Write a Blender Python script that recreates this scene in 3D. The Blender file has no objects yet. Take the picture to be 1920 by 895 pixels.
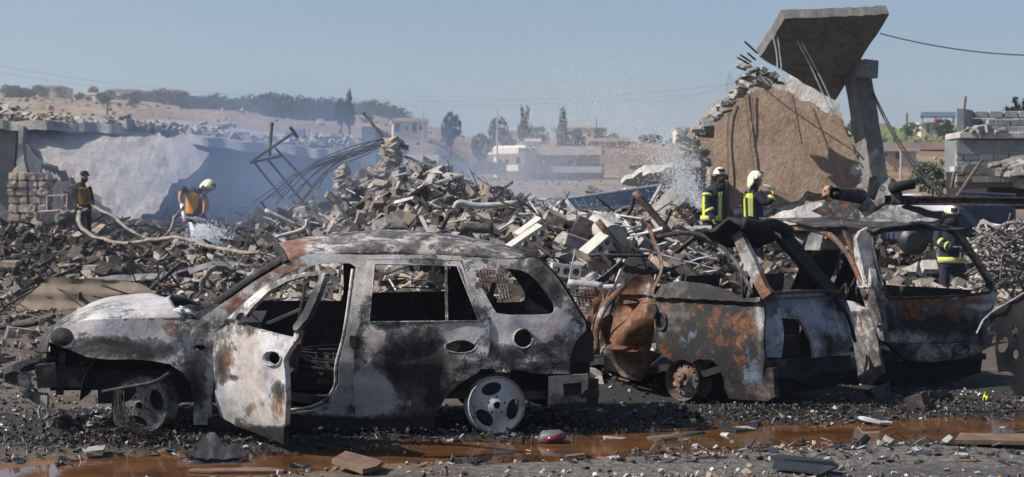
import bpy, bmesh, math, random
import numpy as np
from mathutils import Vector, Matrix, Euler
from mathutils.geometry import delaunay_2d_cdt
from mathutils.kdtree import KDTree

scene = bpy.context.scene
COL = scene.collection
# ------------------------------------------------------------------ camera
CAMZ, FPX, HOR = 1.65, 3000.0, 400.0          # eye height, focal length in photo pixels, horizon row
cam_d = bpy.data.cameras.new("camera")
cam = bpy.data.objects.new("camera", cam_d); COL.objects.link(cam)
cam.location = (0, 0, CAMZ); cam.rotation_euler = (math.pi/2, 0, 0)
cam_d.sensor_width = 36; cam_d.lens = FPX/1920*36
cam_d.shift_y = -(447.5-HOR)/1920
cam_d.clip_start = .1; cam_d.clip_end = 20000
cam_d.dof.use_dof = True; cam_d.dof.focus_distance = 12.6; cam_d.dof.aperture_fstop = 4.5
scene.camera = cam
# ------------------------------------------------------------------ light
SUN = Vector((-.72, -.13, .68)).normalized()    # towards the sun
world = bpy.data.worlds.new("World"); scene.world = world; world.use_nodes = True
wn = world.node_tree.nodes; wl = world.node_tree.links
bg = wn["Background"]
sky = wn.new("ShaderNodeTexSky"); sky.sky_type = 'NISHITA'; sky.sun_disc = False
sky.sun_elevation = math.asin(SUN.z); sky.sun_rotation = math.atan2(SUN.x, SUN.y)
sky.altitude = 300; sky.air_density = 1.0; sky.dust_density = 2.3; sky.ozone_density = 2.8
wl.new(sky.outputs[0], bg.inputs[0]); bg.inputs[1].default_value = .080
sun_d = bpy.data.lights.new("sun", 'SUN'); sun_d.energy = 5.0; sun_d.angle = math.radians(.5); sun_d.color = (1, .95, .88)
sun_o = bpy.data.objects.new("sun", sun_d); COL.objects.link(sun_o)
sun_o.rotation_euler = SUN.to_track_quat('Z', 'Y').to_euler(); sun_o.location = (-40, -20, 60)
vs = scene.view_settings
vs.view_transform = 'Standard'; vs.look = 'None'; vs.gamma = 1; vs.use_curve_mapping = False; vs.exposure = 0.5
scene.cycles.max_bounces = 6; scene.cycles.volume_bounces = 0
scene.cycles.volume_step_rate = 4; scene.cycles.volume_max_steps = 64
scene.cycles.use_denoising = True

# ------------------------------------------------------------------ helpers
def P(px, py, Y):
    return Vector(((px-960)/FPX*Y, Y, CAMZ-(py-HOR)/FPX*Y))
def S(Y): return FPX/Y
R = random.Random(11)
def U(a, b): return R.uniform(a, b)

class Nodes:
    def __init__(s, name):
        s.m = bpy.data.materials.new(name); s.m.use_nodes = True
        s.t = s.m.node_tree; s.b = s.t.nodes["Principled BSDF"]
        s.pos = s.new("ShaderNodeNewGeometry").outputs["Position"]
    def new(s, k): return s.t.nodes.new(k)
    def link(s, a, b):
        if hasattr(a, "is_linked") or hasattr(a, "links"): s.t.links.new(a, b)
        else: b.default_value = a
    def noise(s, scale, detail=5, rough=.55, coord=None, stretch=None, out=0, dist=0):
        n = s.new("ShaderNodeTexNoise"); n.inputs["Scale"].default_value = scale
        n.inputs["Detail"].default_value = detail; n.inputs["Roughness"].default_value = rough
        n.inputs["Distortion"].default_value = dist
        c = coord or s.pos
        if stretch:
            v = s.new("ShaderNodeVectorMath"); v.operation = 'MULTIPLY'; s.link(c, v.inputs[0]); v.inputs[1].default_value = stretch; c = v.outputs[0]
        s.link(c, n.inputs["Vector"]); return n.outputs[out]
    def voro(s, scale, feature='F1', out=0, coord=None):
        n = s.new("ShaderNodeTexVoronoi"); n.feature = feature; n.inputs["Scale"].default_value = scale
        s.link(coord or s.pos, n.inputs["Vector"]); return n.outputs[out]
    def ramp(s, f, *stops):
        n = s.new("ShaderNodeValToRGB"); e = n.color_ramp.elements
        while len(e) < len(stops): e.new(.5)
        for el, (p, c) in zip(e, stops):
            el.position = p; el.color = (c, c, c, 1) if not hasattr(c, "__len__") else (*c, 1)
        s.link(f, n.inputs[0]); return n.outputs[0]
    def math(s, op, a, b=0., c=0.):
        n = s.new("ShaderNodeMath"); n.operation = op
        s.link(a, n.inputs[0]); s.link(b, n.inputs[1]); s.link(c, n.inputs[2]); return n.outputs[0]
    def mix(s, f, a, b, mode='MIX'):
        n = s.new("ShaderNodeMix"); n.data_type = 'RGBA'; n.blend_type = mode
        s.link(f, n.inputs[0])
        for v, i in ((a, 6), (b, 7)):
            s.link((*v, 1) if isinstance(v, tuple) and len(v) == 3 else v, n.inputs[i])
        return n.outputs[2]
    def attr(s, name):
        n = s.new("ShaderNodeAttribute"); n.attribute_name = name
        x = s.new("ShaderNodeSeparateColor"); s.link(n.outputs["Color"], x.inputs[0]); return x.outputs
    def bump(s, h, strength=.4, dist=.02):
        n = s.new("ShaderNodeBump"); n.inputs["Strength"].default_value = strength; n.inputs["Distance"].default_value = dist
        s.link(h, n.inputs["Height"]); s.link(n.outputs[0], s.b.inputs["Normal"])
    def done(s, col, rough=.8, metal=0., spec=.4):
        s.link(col if not (isinstance(col, tuple) and len(col) == 3) else (*col, 1), s.b.inputs["Base Color"])
        s.link(rough, s.b.inputs["Roughness"]); s.link(metal, s.b.inputs["Metallic"])
        s.b.inputs["Specular IOR Level"].default_value = spec
        return s.m

def simple(name, col, rough=.8, var=.3, scale=6, metal=0., spec=.3, bump=.2, rnd=0):
    n = Nodes(name)
    f = n.noise(scale, 6, .65)
    lo = tuple(c*(1-var) for c in col); hi = tuple(min(1, c*(1+var)) for c in col)
    c = n.ramp(f, (.3, lo), (.7, hi))
    if rnd:
        o = n.new("ShaderNodeObjectInfo").outputs["Random"]
        c = n.mix(1., c, n.ramp(o, (0, 1-rnd), (1, 1+rnd*.0)), 'MULTIPLY')
    if bump: n.bump(n.noise(scale*5, 6, .7), bump, .02)
    return n.done(c, rough, metal, spec)

def burnt(name, pale=(.34, .335, .33), soot=.0, rust=-.15, blue=-.3, dark=(.011, .0105, .011), rough=.62, scale=1.0, flake=.6):
    """fire-scorched sheet metal: bare pale ash, soot, flaking paint edges, rust and heat-blue patches"""
    n = Nodes(name); z = n.attr("zone")
    big = n.noise(2.4*scale, 9, .66, dist=.8); mid = n.noise(11*scale, 10, .72, dist=.5); fine = n.noise(75, 5, .65)
    f = n.math('ADD', n.math('MULTIPLY', big, .55), n.math('ADD', n.math('MULTIPLY', mid, .33), n.math('MULTIPLY', fine, .12)))
    f = n.math('ADD', f, n.math('ADD', z[0], soot))
    cloud = n.math('ADD', n.math('MULTIPLY', n.noise(3.1, 8, .62, stretch=(1, 1, 1.8)), .65), n.math('MULTIPLY', n.noise(17, 6, .7), .35))
    base = n.ramp(cloud, (.34, tuple(c*.42 for c in pale)), (.47, tuple(c*.8 for c in pale)), (.56, tuple(c*1.05 for c in pale)), (.68, tuple(min(.75, c*1.45) for c in pale)))
    base = n.mix(n.ramp(n.noise(2.0, 7, .65), (.46, 0), (.62, .55)), base, n.mix(1., base, (1.0, .80, .62), 'MULTIPLY'))
    base = n.mix(n.ramp(n.noise(1.6, 6, .6, dist=.5), (.5, 0), (.66, .5)), base, n.mix(1., base, (.72, .80, 1.0), 'MULTIPLY'))
    grey = n.ramp(n.noise(13, 8, .7), (.33, (.036, .034, .034)), (.52, (.085, .079, .075)), (.68, (.165, .154, .146)))
    blk = n.ramp(n.math('ADD', n.math('MULTIPLY', fine, .6), n.math('MULTIPLY', mid, .4)), (.36, dark), (.54, tuple(c*1.5+.002 for c in dark)), (.68, tuple(c*2.6+.014 for c in dark)))
    c = n.mix(n.ramp(f, (.43, 0), (.465, .3), (.478, .72), (.52, 1)), base, grey)
    c = n.mix(n.ramp(f, (.525, 0), (.62, 1)), c, blk)
    edge = n.ramp(f, (.446, 0), (.456, 1), (.466, 1), (.474, 0))
    edge2 = n.ramp(n.math('ADD', mid, n.math('MULTIPLY', f, .2)), (.585, 0), (.597, 1), (.606, 1), (.614, 0))
    patch = n.ramp(n.noise(6, 4), (.42, 0), (.58, 1))
    c = n.mix(n.math('MULTIPLY', n.math('MAXIMUM', edge, n.math('MULTIPLY', edge2, n.ramp(f, (.5, .8), (.56, .12)))), n.math('MULTIPLY', patch, flake)), c, (.6, .59, .58))
    c = n.mix(n.math('MULTIPLY', n.ramp(n.noise(34, 5, .7), (.60, 0), (.645, 1)), .6), c, (.04, .036, .033))
    rn = n.math('ADD', n.math('ADD', n.noise(5*scale, 9, .72), n.math('MULTIPLY', mid, .3)), n.math('ADD', z[1], rust-.14))
    rcol = n.ramp(n.math('ADD', n.math('MULTIPLY', n.noise(19, 7, .72), .7), n.math('MULTIPLY', fine, .3)), (.34, (.035, .016, .009)), (.46, (.10, .04, .018)), (.56, (.20, .082, .032)), (.68, (.30, .17, .10)))
    c = n.mix(n.ramp(rn, (.5, 0), (.56, .55), (.66, .9)), c, rcol)
    bn = n.math('ADD', n.noise(8*scale, 8, .7), n.math('ADD', z[2], blue))
    c = n.mix(n.ramp(bn, (.5, 0), (.58, .65)), c, n.mix(patch, (.075, .11, .17), (.17, .22, .29)))
    n.bump(n.math('ADD', mid, n.math('MULTIPLY', n.noise(32, 6, .75), .6)), .45, .014)
    return n.done(c, n.ramp(f, (.4, rough-.16), (.6, rough+.18)), .0, .28)

M = {}
def origin_of(o):
    v = Vector((0, 0, 0))
    while o is not None: v += o.location; o = o.parent
    return v

def link_mesh(name, me, parent=None, at=None):
    o = bpy.data.objects.new(name, me); COL.objects.link(o)
    if parent is not None: o.parent = parent
    return o

def tag(o, label=None, cat=None, group=None, kind=None):
    if label: o["label"] = label
    if cat: o["category"] = cat; kind = kind or "thing"
    if group: o["group"] = group
    if kind: o["kind"] = kind
    return o

def thing(name, label, cat, loc, group=None):
    o = bpy.data.objects.new(name, None); COL.objects.link(o); o.location = loc; o.empty_display_size = .2
    return tag(o, label, cat, group)

def add_copy(src, loc=None, rot=None, scale=None, parent=None, label=None, group=None):
    c = src.copy(); COL.objects.link(c); c.parent = parent
    if loc is not None: c.location = loc
    if rot is not None: c.rotation_euler = rot
    if scale is not None: c.scale = scale
    if label: c["label"] = label
    if group: c["group"] = group
    for ch in src.children: add_copy(ch, parent=c)
    return c

class MB:
    """collects shapes given in world coordinates; build() links them as one mesh object"""
    def __init__(s): s.v = []; s.f = []; s.z = None
    def add(s, vs, fs):
        k = len(s.v); s.v += [Vector(v) for v in vs]; s.f += [tuple(i+k for i in f) for f in fs]; return s
    def box(s, c, size, rot=None):
        hx, hy, hz = size[0]/2, size[1]/2, size[2]/2
        m = rot if isinstance(rot, Matrix) else (Euler(rot).to_matrix() if rot else Matrix.Identity(3))
        vs = [m @ Vector((x*hx, y*hy, z*hz)) + Vector(c) for x, y, z in
              ((-1,-1,-1),(1,-1,-1),(1,1,-1),(-1,1,-1),(-1,-1,1),(1,-1,1),(1,1,1),(-1,1,1))]
        return s.add(vs, [(3,2,1,0),(4,5,6,7),(0,1,5,4),(1,2,6,5),(2,3,7,6),(3,0,4,7)])
    def beam(s, a, b, w, h=None, roll=0):
        """rectangular bar from a to b"""
        a, b = Vector(a), Vector(b); d = b-a; q = d.to_track_quat('X', 'Z').to_matrix() @ Euler((roll, 0, 0)).to_matrix()
        return s.box((a+b)/2, (d.length, w, h or w), q)
    def tube(s, pts, r, n=8, flat=1.0, cap=True, up=None):
        pts = [Vector(p) for p in pts]; rs = r if hasattr(r, "__len__") else [r]*len(pts)
        rings = []; prev = None
        for i, p in enumerate(pts):
            t = (pts[min(i+1, len(pts)-1)]-pts[max(i-1, 0)]).normalized()
            if prev is None:
                a = (Vector(up) if up else (Vector((0, 0, 1)) if abs(t.z) < .9 else Vector((1, 0, 0))))
            else: a = prev
            a = (a - t*a.dot(t)).normalized(); prev = a; b = t.cross(a)
            rr = rs[i]; rx, ry = rr if hasattr(rr, "__len__") else (rr, rr*flat)
            rings.append([p + a*math.cos(2*math.pi*k/n)*rx + b*math.sin(2*math.pi*k/n)*ry for k in range(n)])
        vs = [v for g in rings for v in g]; fs = []
        for i in range(len(pts)-1):
            for k in range(n):
                fs.append((i*n+k, i*n+(k+1) % n, (i+1)*n+(k+1) % n, (i+1)*n+k))
        if cap: fs += [tuple(range(n))[::-1], tuple(range((len(pts)-1)*n, len(pts)*n))]
        return s.add(vs, fs)
    def ball(s, c, r, n=10, m=7):
        c = Vector(c); r = r if hasattr(r, "__len__") else (r, r, r); vs = [c+Vector((0, 0, r[2]))]
        for i in range(1, m):
            for k in range(n):
                a = math.pi*i/m; b = 2*math.pi*k/n
                vs.append(c+Vector((r[0]*math.sin(a)*math.cos(b), r[1]*math.sin(a)*math.sin(b), r[2]*math.cos(a))))
        vs.append(c-Vector((0, 0, r[2]))); fs = [(0, 1+k, 1+(k+1) % n) for k in range(n)]
        for i in range(m-2):
            for k in range(n): fs.append((1+i*n+k, 1+(i+1)*n+k, 1+(i+1)*n+(k+1) % n, 1+i*n+(k+1) % n))
        L = len(vs)-1; fs += [(L, 1+(m-2)*n+(k+1) % n, 1+(m-2)*n+k) for k in range(n)]
        return s.add(vs, fs)
    def sheet(s, grid, thick=None, off=None):
        """grid[i][j] of points -> quads; off: offset vector (or function) giving it thickness"""
        ni, nj = len(grid), len(grid[0]); vs = [Vector(p) for g in grid for p in g]
        q = [(i*nj+j, i*nj+j+1, (i+1)*nj+j+1, (i+1)*nj+j) for i in range(ni-1) for j in range(nj-1)]
        if off is None: return s.add(vs, q)
        off = Vector(off); N = ni*nj; w = vs + [v+off for v in vs]
        f = q + [tuple(k+N for k in t)[::-1] for t in q]
        rim = [(0, j) for j in range(nj)] + [(i, nj-1) for i in range(1, ni)] + [(ni-1, j) for j in range(nj-2, -1, -1)] + [(i, 0) for i in range(ni-2, 0, -1)]
        ids = [i*nj+j for i, j in rim]
        for a, b in zip(ids, ids[1:]+ids[:1]): f.append((b, a, a+N, b+N))
        return s.add(w, f)
    def prism(s, poly, off):
        """closed polygon of 3-D points pushed along off"""
        n = len(poly); off = Vector(off); vs = [Vector(p) for p in poly]; vs += [v+off for v in vs]
        return s.add(vs, [tuple(range(n)), tuple(range(2*n-1, n-1, -1))] + [((i+1) % n, i, i+n, (i+1) % n+n) for i in range(n)])
    def build(s, name, mat, parent=None, smooth=False, at=None, bevel=0):
        me = bpy.data.meshes.new(name); org = origin_of(parent)
        if at is None and parent is None:
            a = np.array([tuple(v) for v in s.v]); at = Vector((*((a.min(0)+a.max(0))/2)[:2], a[:, 2].min()))
        loc = Vector(at) if at is not None else Vector((0, 0, 0))
        if parent is not None: loc = Vector((0, 0, 0))
        me.from_pydata([tuple(v-org-loc) for v in s.v], [], s.f); me.update()
        bm = bmesh.new(); bm.from_mesh(me); bmesh.ops.recalc_face_normals(bm, faces=bm.faces)
        if bevel: bmesh.ops.bevel(bm, geom=bm.edges[:], offset=bevel, segments=1, affect='EDGES')
        bm.to_mesh(me); bm.free()
        if isinstance(mat, str): mat = M[mat]
        me.materials.append(mat)
        if smooth: me.polygons.foreach_set("use_smooth", [True]*len(me.polygons))
        if s.z is not None and len(s.z) == len(me.vertices): set_zone(me, s.z)
        o = link_mesh(name, me, parent); o.location = loc
        return o

def set_zone(me, z):
    a = me.color_attributes.new("zone", 'FLOAT_COLOR', 'POINT')
    a.data.foreach_set("color", np.array([(*c, 1) for c in z], dtype=np.float32).ravel())

def inside(p, poly):
    x, y = p; c = False; n = len(poly)
    for i in range(n):
        x1, y1 = poly[i]; x2, y2 = poly[i-1]
        if (y1 > y) != (y2 > y) and x < (x2-x1)*(y-y1)/(y2-y1)+x1: c = not c
    return c

def resample(poly, step, closed=True, jag=0):
    out = []; n = len(poly)
    for i in range(n if closed else n-1):
        a, b = Vector(poly[i]), Vector(poly[(i+1) % n]); k = max(1, int((b-a).length/step+.5))
        for j in range(k):
            p = a.lerp(b, j/k)
            if jag and j: p += Vector((U(-jag, jag), U(-jag, jag)))
            out.append(p)
    return out

def ell(cx, cy, rx, ry, n=18, rot=0):
    return [(cx+rx*math.cos(a)*math.cos(rot)-ry*math.sin(a)*math.sin(rot), cy+rx*math.cos(a)*math.sin(rot)+ry*math.sin(a)*math.cos(rot)) for a in [2*math.pi*k/n for k in range(n)]]

def smooth_poly(p, closed=True, it=1):
    for _ in range(it):
        q = []; n = len(p)
        for i in range(n if closed else n-1):
            a, b = Vector(p[i]), Vector(p[(i+1) % n]); q += [a.lerp(b, .25), a.lerp(b, .75)]
        if not closed: q = [Vector(p[0])]+q+[Vector(p[-1])]
        p = q
    return [tuple(v) for v in p]

def triangulate(outline, holes, step, jag=0):
    loops = [resample(outline, step, jag=jag)] + [resample(h, step, jag=jag) for h in holes]
    pts = []; edges = []
    for L in loops:
        k = len(pts); pts += [Vector((p[0], p[1])) for p in L]; edges += [(k+i, k+(i+1) % len(L)) for i in range(len(L))]
    bd = np.array([tuple(p) for p in pts]); lo = bd.min(0); hi = bd.max(0)
    y = lo[1]+step*.5; row = 0
    while y < hi[1]:
        x = lo[0]+(step*.5 if row % 2 else 0)
        while x < hi[0]:
            p = (x+U(-.18, .18)*step, y+U(-.18, .18)*step)
            if inside(p, outline) and not any(inside(p, h) for h in holes) and np.min((bd[:, 0]-p[0])**2+(bd[:, 1]-p[1])**2) > (step*.55)**2:
                pts.append(Vector(p))
            x += step
        y += step*.87; row += 1
    v, e, f, *_ = delaunay_2d_cdt(pts, edges, [], 0, 1e-5)
    tri = []
    lp = [[tuple(p) for p in L] for L in loops]
    for t in f:
        c = sum((v[i] for i in t), Vector((0, 0)))/len(t)
        if inside(c, lp[0]) and not any(inside(c, h) for h in lp[1:]): tri.append(tuple(t))
    return v, tri

class NoiseN:
    """vectorised value noise"""
    def __init__(s, seed): s.t = np.random.RandomState(seed).rand(256, 256)
    def __call__(s, x, y):
        x = np.asarray(x, float); y = np.asarray(y, float); i = np.floor(x).astype(int); j = np.floor(y).astype(int); u = x-i; w = y-j
        u = u*u*(3-2*u); w = w*w*(3-2*w); t = s.t
        a = t[i % 256, j % 256]; b = t[(i+1) % 256, j % 256]; c = t[i % 256, (j+1) % 256]; d = t[(i+1) % 256, (j+1) % 256]
        return (a*(1-u)+b*u)*(1-w)+(c*(1-u)+d*u)*w-.5
    def fbm(s, x, y, o=4, g=.5):
        r = 0; a = 1
        for k in range(o): r = r+a*s(np.asarray(x)*2**k+k*17.3, np.asarray(y)*2**k+k*9.1); a *= g
        return r
NZ = NoiseN(5)

class Plane:
    """vertical surface through (ox, oy) along u; w(s, z) is the depth behind that plane"""
    def __init__(s, o, u, w=None):
        s.o = Vector(o); s.u = Vector(u).normalized(); s.n = Vector((-s.u.y, s.u.x))
        if s.n.y < 0: s.n = -s.n
        s.w = w or (lambda a, b: 0.)
    def inv(s, px, py):
        k = (px-960)/FPX; w = 0.
        for _ in range(8):
            o = s.o+s.n*w; a = (k*o.y-o.x)/(s.u.x-k*s.u.y); Y = o.y+s.u.y*a
            z = CAMZ-(py-HOR)/FPX*Y; w = .5*w+.5*s.w(a, z)
        return (a, z)
    def pos(s, a, z, dw=0):
        p = s.o+s.u*a+s.n*(s.w(a, z)+dw); return Vector((p.x, p.y, z))
    def px(s, px, py, dw=0): return s.pos(*s.inv(px, py), dw)

def panel(name, pl, outline, holes=(), thick=.012, mat=None, parent=None, step=.05, zones=(), crumple=.004, cs=3., jag=0, dw=0, mirror=None, smooth=True, lip=0, label=None):
    """sheet part traced on the surface pl, with openings, real thickness and dents"""
    o2 = [pl.inv(*p) for p in outline]; h2 = [[pl.inv(*p) for p in h] for h in holes]
    v, tri = triangulate(o2, h2, step, jag)
    W = (lambda a, z, d: pl.pos(a, z, d)) if mirror is None else (lambda a, z, d: mirror(a, z, d))
    sx = U(0, 100); front = []; back = []; zz = []
    for p in v:
        d = crumple*2*float(NZ.fbm(p.x*cs+sx, p.y*cs+sx, 4)) + dw
        q = W(p.x, p.y, d); front.append(q); back.append(W(p.x, p.y, d+thick))
        X = 960+FPX*q.x/q.y; Z = HOR+(CAMZ-q.z)*FPX/q.y; c = [0., 0., 0.]
        for (cx, cy, rx, ry, ch, amt) in zones:
            r2 = ((X-cx)/rx)**2+((Z-cy)/ry)**2
            if r2 < 4: c[ch] += amt*math.exp(-r2*r2*.7)
        zz.append(c)
    n = len(v); mb = MB(); cnt = {}
    for t in tri:
        for i in range(3):
            e = (t[i], t[(i+1) % 3]); cnt[e] = cnt.get(e, 0)+1
    fs = list(tri)+[tuple(i+n for i in t)[::-1] for t in tri]
    for (a, b) in cnt:
        if (b, a) not in cnt: fs.append((b, a, a+n, b+n))
    mb.v = front+back; mb.f = fs; mb.z = zz+zz
    o = mb.build(name, mat, parent, smooth=False)
    if smooth:
        me = o.data; me.polygons.foreach_set("use_smooth", [True]*len(me.polygons))
        me.set_sharp_from_angle(angle=math.radians(40))
    if label: o["label"] = label
    return o

def hang(p, q, sag, n=14):
    p, q = Vector(p), Vector(q); return [p.lerp(q, i/n)-Vector((0, 0, sag*4*(i/n)*(1-i/n))) for i in range(n+1)]
def curve(pts, n=8):
    """Catmull-Rom through pts"""
    p = [Vector(a) for a in pts]; p = [2*p[0]-p[1]]+p+[2*p[-1]-p[-2]]; out = []
    for i in range(1, len(p)-2):
        for k in range(n):
            t = k/n; a, b, c, d = p[i-1:i+3]
            out.append(.5*((2*b)+(c-a)*t+(2*a-5*b+4*c-d)*t*t+(3*b-a-3*c+d)*t**3))
    return out+[p[-2]]
# ------------------------------------------------------------------ materials
def ground_mat():
    n = Nodes("ground_soil"); z = n.attr("zone")
    xyz = n.new("ShaderNodeSeparateXYZ"); n.link(n.pos, xyz.inputs[0]); Y = xyz.outputs[1]
    a = n.noise(1.3, 8, .65); b = n.noise(9, 8, .7); c_ = n.noise(45, 5, .7); far = n.noise(.05, 8, .6); far2 = n.noise(.35, 6, .7)
    soil = n.ramp(n.math('ADD', n.math('MULTIPLY', a, .5), n.math('MULTIPLY', b, .5)), (.32, (.036, .03, .026)), (.5, (.085, .067, .052)), (.68, (.17, .145, .12)))
    grav = n.ramp(n.voro(38, 'F1', 1), (0., (.04, .036, .033)), (.5, (.105, .096, .088)), (1., (.22, .2, .185)))
    c = n.mix(n.ramp(n.math('ADD', b, z[2]), (.75, 0), (1.0, 1)), soil, grav)
    mud = n.ramp(b, (.3, (.10, .045, .02)), (.7, (.23, .115, .05)))
    c = n.mix(n.ramp(n.math('ADD', n.math('MULTIPLY', a, .6), z[1]), (.62, 0), (.86, 1)), c, mud)
    burn_gap_shade = n.ramp(n.math('ADD', n.math('MULTIPLY', n.math('ADD', a, b), .5), z[0]), (.72, 0), (.92, 1))
    c = n.mix(burn_gap_shade, c, n.ramp(c_, (.35, (.008, .008, .008)), (.7, (.045, .042, .04))))
    hill = n.ramp(far, (.35, (.19, .10, .058)), (.5, (.225, .145, .09)), (.62, (.28, .21, .145)))
    hill = n.mix(n.ramp(far2, (.47, 0), (.58, .85)), hill, (.095, .09, .055))
    hill = n.mix(n.ramp(n.noise(.9, 4), (.6, 0), (.7, .6)), hill, (.5, .43, .34))
    c = n.mix(n.ramp(n.math('DIVIDE', Y, 200.), (.24, 0), (.42, 1)), c, hill)
    wet = n.new("ShaderNodeAttribute"); wet.attribute_name = "wet"
    c = n.mix(n.math('MULTIPLY', wet.outputs["Fac"], .45), c, (.05, .046, .045))
    n.bump(n.math('ADD', b, n.math('MULTIPLY', c_, .7)), .7, .03)
    return n.done(c, n.math('SUBTRACT', .92, n.math('MULTIPLY', wet.outputs["Fac"], .72)), 0, .35)
M['ground'] = ground_mat()

def water_mat():
    n = Nodes("muddy_water"); f = n.noise(2.5, 6, .6)
    c = n.ramp(f, (.35, (.062, .027, .011)), (.5, (.10, .045, .018)), (.65, (.155, .072, .03)))
    n.bump(n.noise(7, 3, .5), .04, .02)
    return n.done(c, .07, 0, .5)
M['water'] = water_mat()

def rubble_mat(name, attr=True, cols=None):
    n = Nodes(name); f = n.noise(7, 7, .7)
    if attr:
        a = n.new("ShaderNodeAttribute"); a.attribute_name = "tint"; base = a.outputs["Color"]
    else:
        o = n.new("ShaderNodeObjectInfo").outputs["Random"]; k = len(cols); base = n.ramp(o, *[(i/(k-1), c) for i, c in enumerate(cols)])
    c = n.mix(1., base, n.ramp(f, (.3, .62), (.52, 1.), (.72, 1.28)), 'MULTIPLY')
    c = n.mix(n.ramp(n.noise(2.6, 7, .75), (.5, 0), (.62, .65)), c, (.10, .085, .072))
    n.bump(n.noise(38, 7, .75), .6, .025)
    return n.done(c, .93, 0, .2)
M['rubble'] = rubble_mat("rubble_mixed")
CONC = [(.34, .325, .31), (.26, .245, .235), (.39, .37, .345), (.20, .19, .18), (.33, .31, .28), (.43, .415, .39)]
STONE = [(.36, .29, .235), (.31, .25, .21), (.40, .345, .29), (.25, .205, .17), (.36, .33, .30)]
CHAR = [(.025, .024, .025), (.05, .046, .045), (.09, .08, .075), (.035, .03, .028), (.14, .122, .11)]
M['chunk'] = rubble_mat("broken_concrete", False, CONC)
M['stone'] = rubble_mat("limestone", False, STONE)
M['pillar_stone'] = rubble_mat('pillar_stone', False, [(.52, .42, .34), (.46, .36, .29), (.55, .47, .40), (.40, .32, .27)])
M['char'] = rubble_mat("charred_rubble", False, CHAR)

def concrete(name, col, streak=.35, sc=1.):
    n = Nodes(name); a = n.noise(1.1*sc, 8, .65); b = n.noise(6*sc, 8, .7); st = n.noise(2.2*sc, 6, .6, stretch=(2.2, 2.2, .35))
    c = n.ramp(n.math('ADD', n.math('MULTIPLY', a, .5), n.math('MULTIPLY', b, .5)), (.32, tuple(x*.58 for x in col)), (.5, col), (.7, tuple(min(.8, x*1.3) for x in col)))
    c = n.mix(n.math('MULTIPLY', n.ramp(st, (.5, 0), (.7, 1)), streak), c, tuple(x*.35 for x in col))
    c = n.mix(n.ramp(n.noise(18*sc, 4), (.66, 0), (.7, .5)), c, (.55, .53, .5))
    cr = n.ramp(n.voro(1.7*sc, 'DISTANCE_TO_EDGE', 0, n.mix(.12, n.pos, n.noise(3, 4, out=1))), (0., 1), (.012, 0))
    c = n.mix(n.math('MULTIPLY', n.math('MULTIPLY', cr, n.ramp(n.noise(1.4, 3), (.5, 0), (.6, 1))), .7), c, (.06, .055, .05))
    n.bump(n.math('ADD', n.noise(14*sc, 9, .75), n.math('MULTIPLY', b, .8)), .8, .06)
    return n.done(c, .93, 0, .2)
M['concrete'] = concrete("weathered_concrete", (.36, .345, .33))
M['concrete_pale'] = concrete("pale_concrete", (.47, .45, .42), .2)
M['plaster'] = concrete("brown_plaster", (.30, .215, .158), .55, 1.1)
M['fallen'] = concrete("fallen_wall_plaster", (.38, .35, .33), .35, 1.6)
M['concrete_dark'] = concrete('dark_streaked_concrete', (.19, .178, .168), .6)  # darker and more streaked than the weathered concrete
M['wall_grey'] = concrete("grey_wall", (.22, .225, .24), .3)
M['block'] = simple("cement_block", (.33, .33, .335), .95, .25, 5, bump=.5, rnd=.28)
M['mortar'] = simple("cement_mortar", (.24, .235, .23), .95, .2, 9)
M['hollow'] = simple("hollow_block", (.43, .40, .36), .95, .25, 8, bump=.5)
M['steel_dark'] = burnt("charred_steel", (.16, .155, .15), .10, -.08, -.35)
M['steel_rust'] = burnt("rusty_steel", (.2, .17, .15), .03, .04, -.4)
M['steel_grey'] = burnt("galvanised_pipe", (.42, .43, .45), -.16, -.25, -.25)
M['rebar'] = simple("rebar_steel", (.09, .065, .055), .7, .4, 12)
M['wire'] = simple("black_cable", (.02, .02, .021), .6, .2, 10, bump=0)
M['hose'] = simple("canvas_hose", (.20, .175, .145), .85, .55, 5)
M['suv'] = burnt("burnt_suv_paint", (.46, .45, .45), -.012, -.13, -.24, flake=.9)
M['suv_roof'] = burnt("burnt_suv_roof", (.44, .425, .41), -.005, -.12, -.34, scale=1.5, flake=1.)
M['suv_in'] = burnt("burnt_cabin_metal", (.07, .068, .065), .14, -.2, -.4)
M['suv_frame'] = burnt("burnt_suv_frame", (.48, .47, .455), -.03, -.1, -.36)
M['car2'] = burnt("burnt_hatchback_paint", (.24, .25, .27), .115, -.08, -.14, flake=.3)
M['car2_rust'] = burnt("burnt_hatchback_rust", (.36, .32, .29), .02, .05, -.3)
M['car2_blue'] = burnt("burnt_hatchback_tailgate", (.46, .475, .50), -.05, -.2, .0)
M['car3'] = burnt("burnt_wagon_paint", (.40, .39, .385), .03, -.10, -.3, flake=.35)
M['soot'] = burnt("soot_black_metal", (.05, .048, .046), .2, -.25, -.5, flake=.1)
M['alloy'] = burnt("ash_covered_alloy", (.40, .41, .43), -.10, -.4, -.4, rough=.5)
M['alloy_dark'] = burnt("sooty_alloy", (.27, .28, .30), -.02, -.3, -.4, rough=.5)
M['rusty_rim'] = burnt("rusty_rim", (.2, .17, .15), .05, .02, -.4)
M['ash'] = simple("white_ash", (.5, .49, .48), .95, .4, 12)
M['glass_dark'] = simple("dark_glass", (.02, .024, .03), .1, .2, 2, spec=.6, bump=0)
M['white_paint'] = simple("white_sheet", (.62, .63, .65), .6, .12, 3)
M['red_sheet'] = burnt("scorched_red_sheet", (.30, .05, .055), -.13, -.3, -.5, flake=0)
M['board'] = simple("weathered_wood", (.13, .082, .058), .85, .45, 9)
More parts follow.
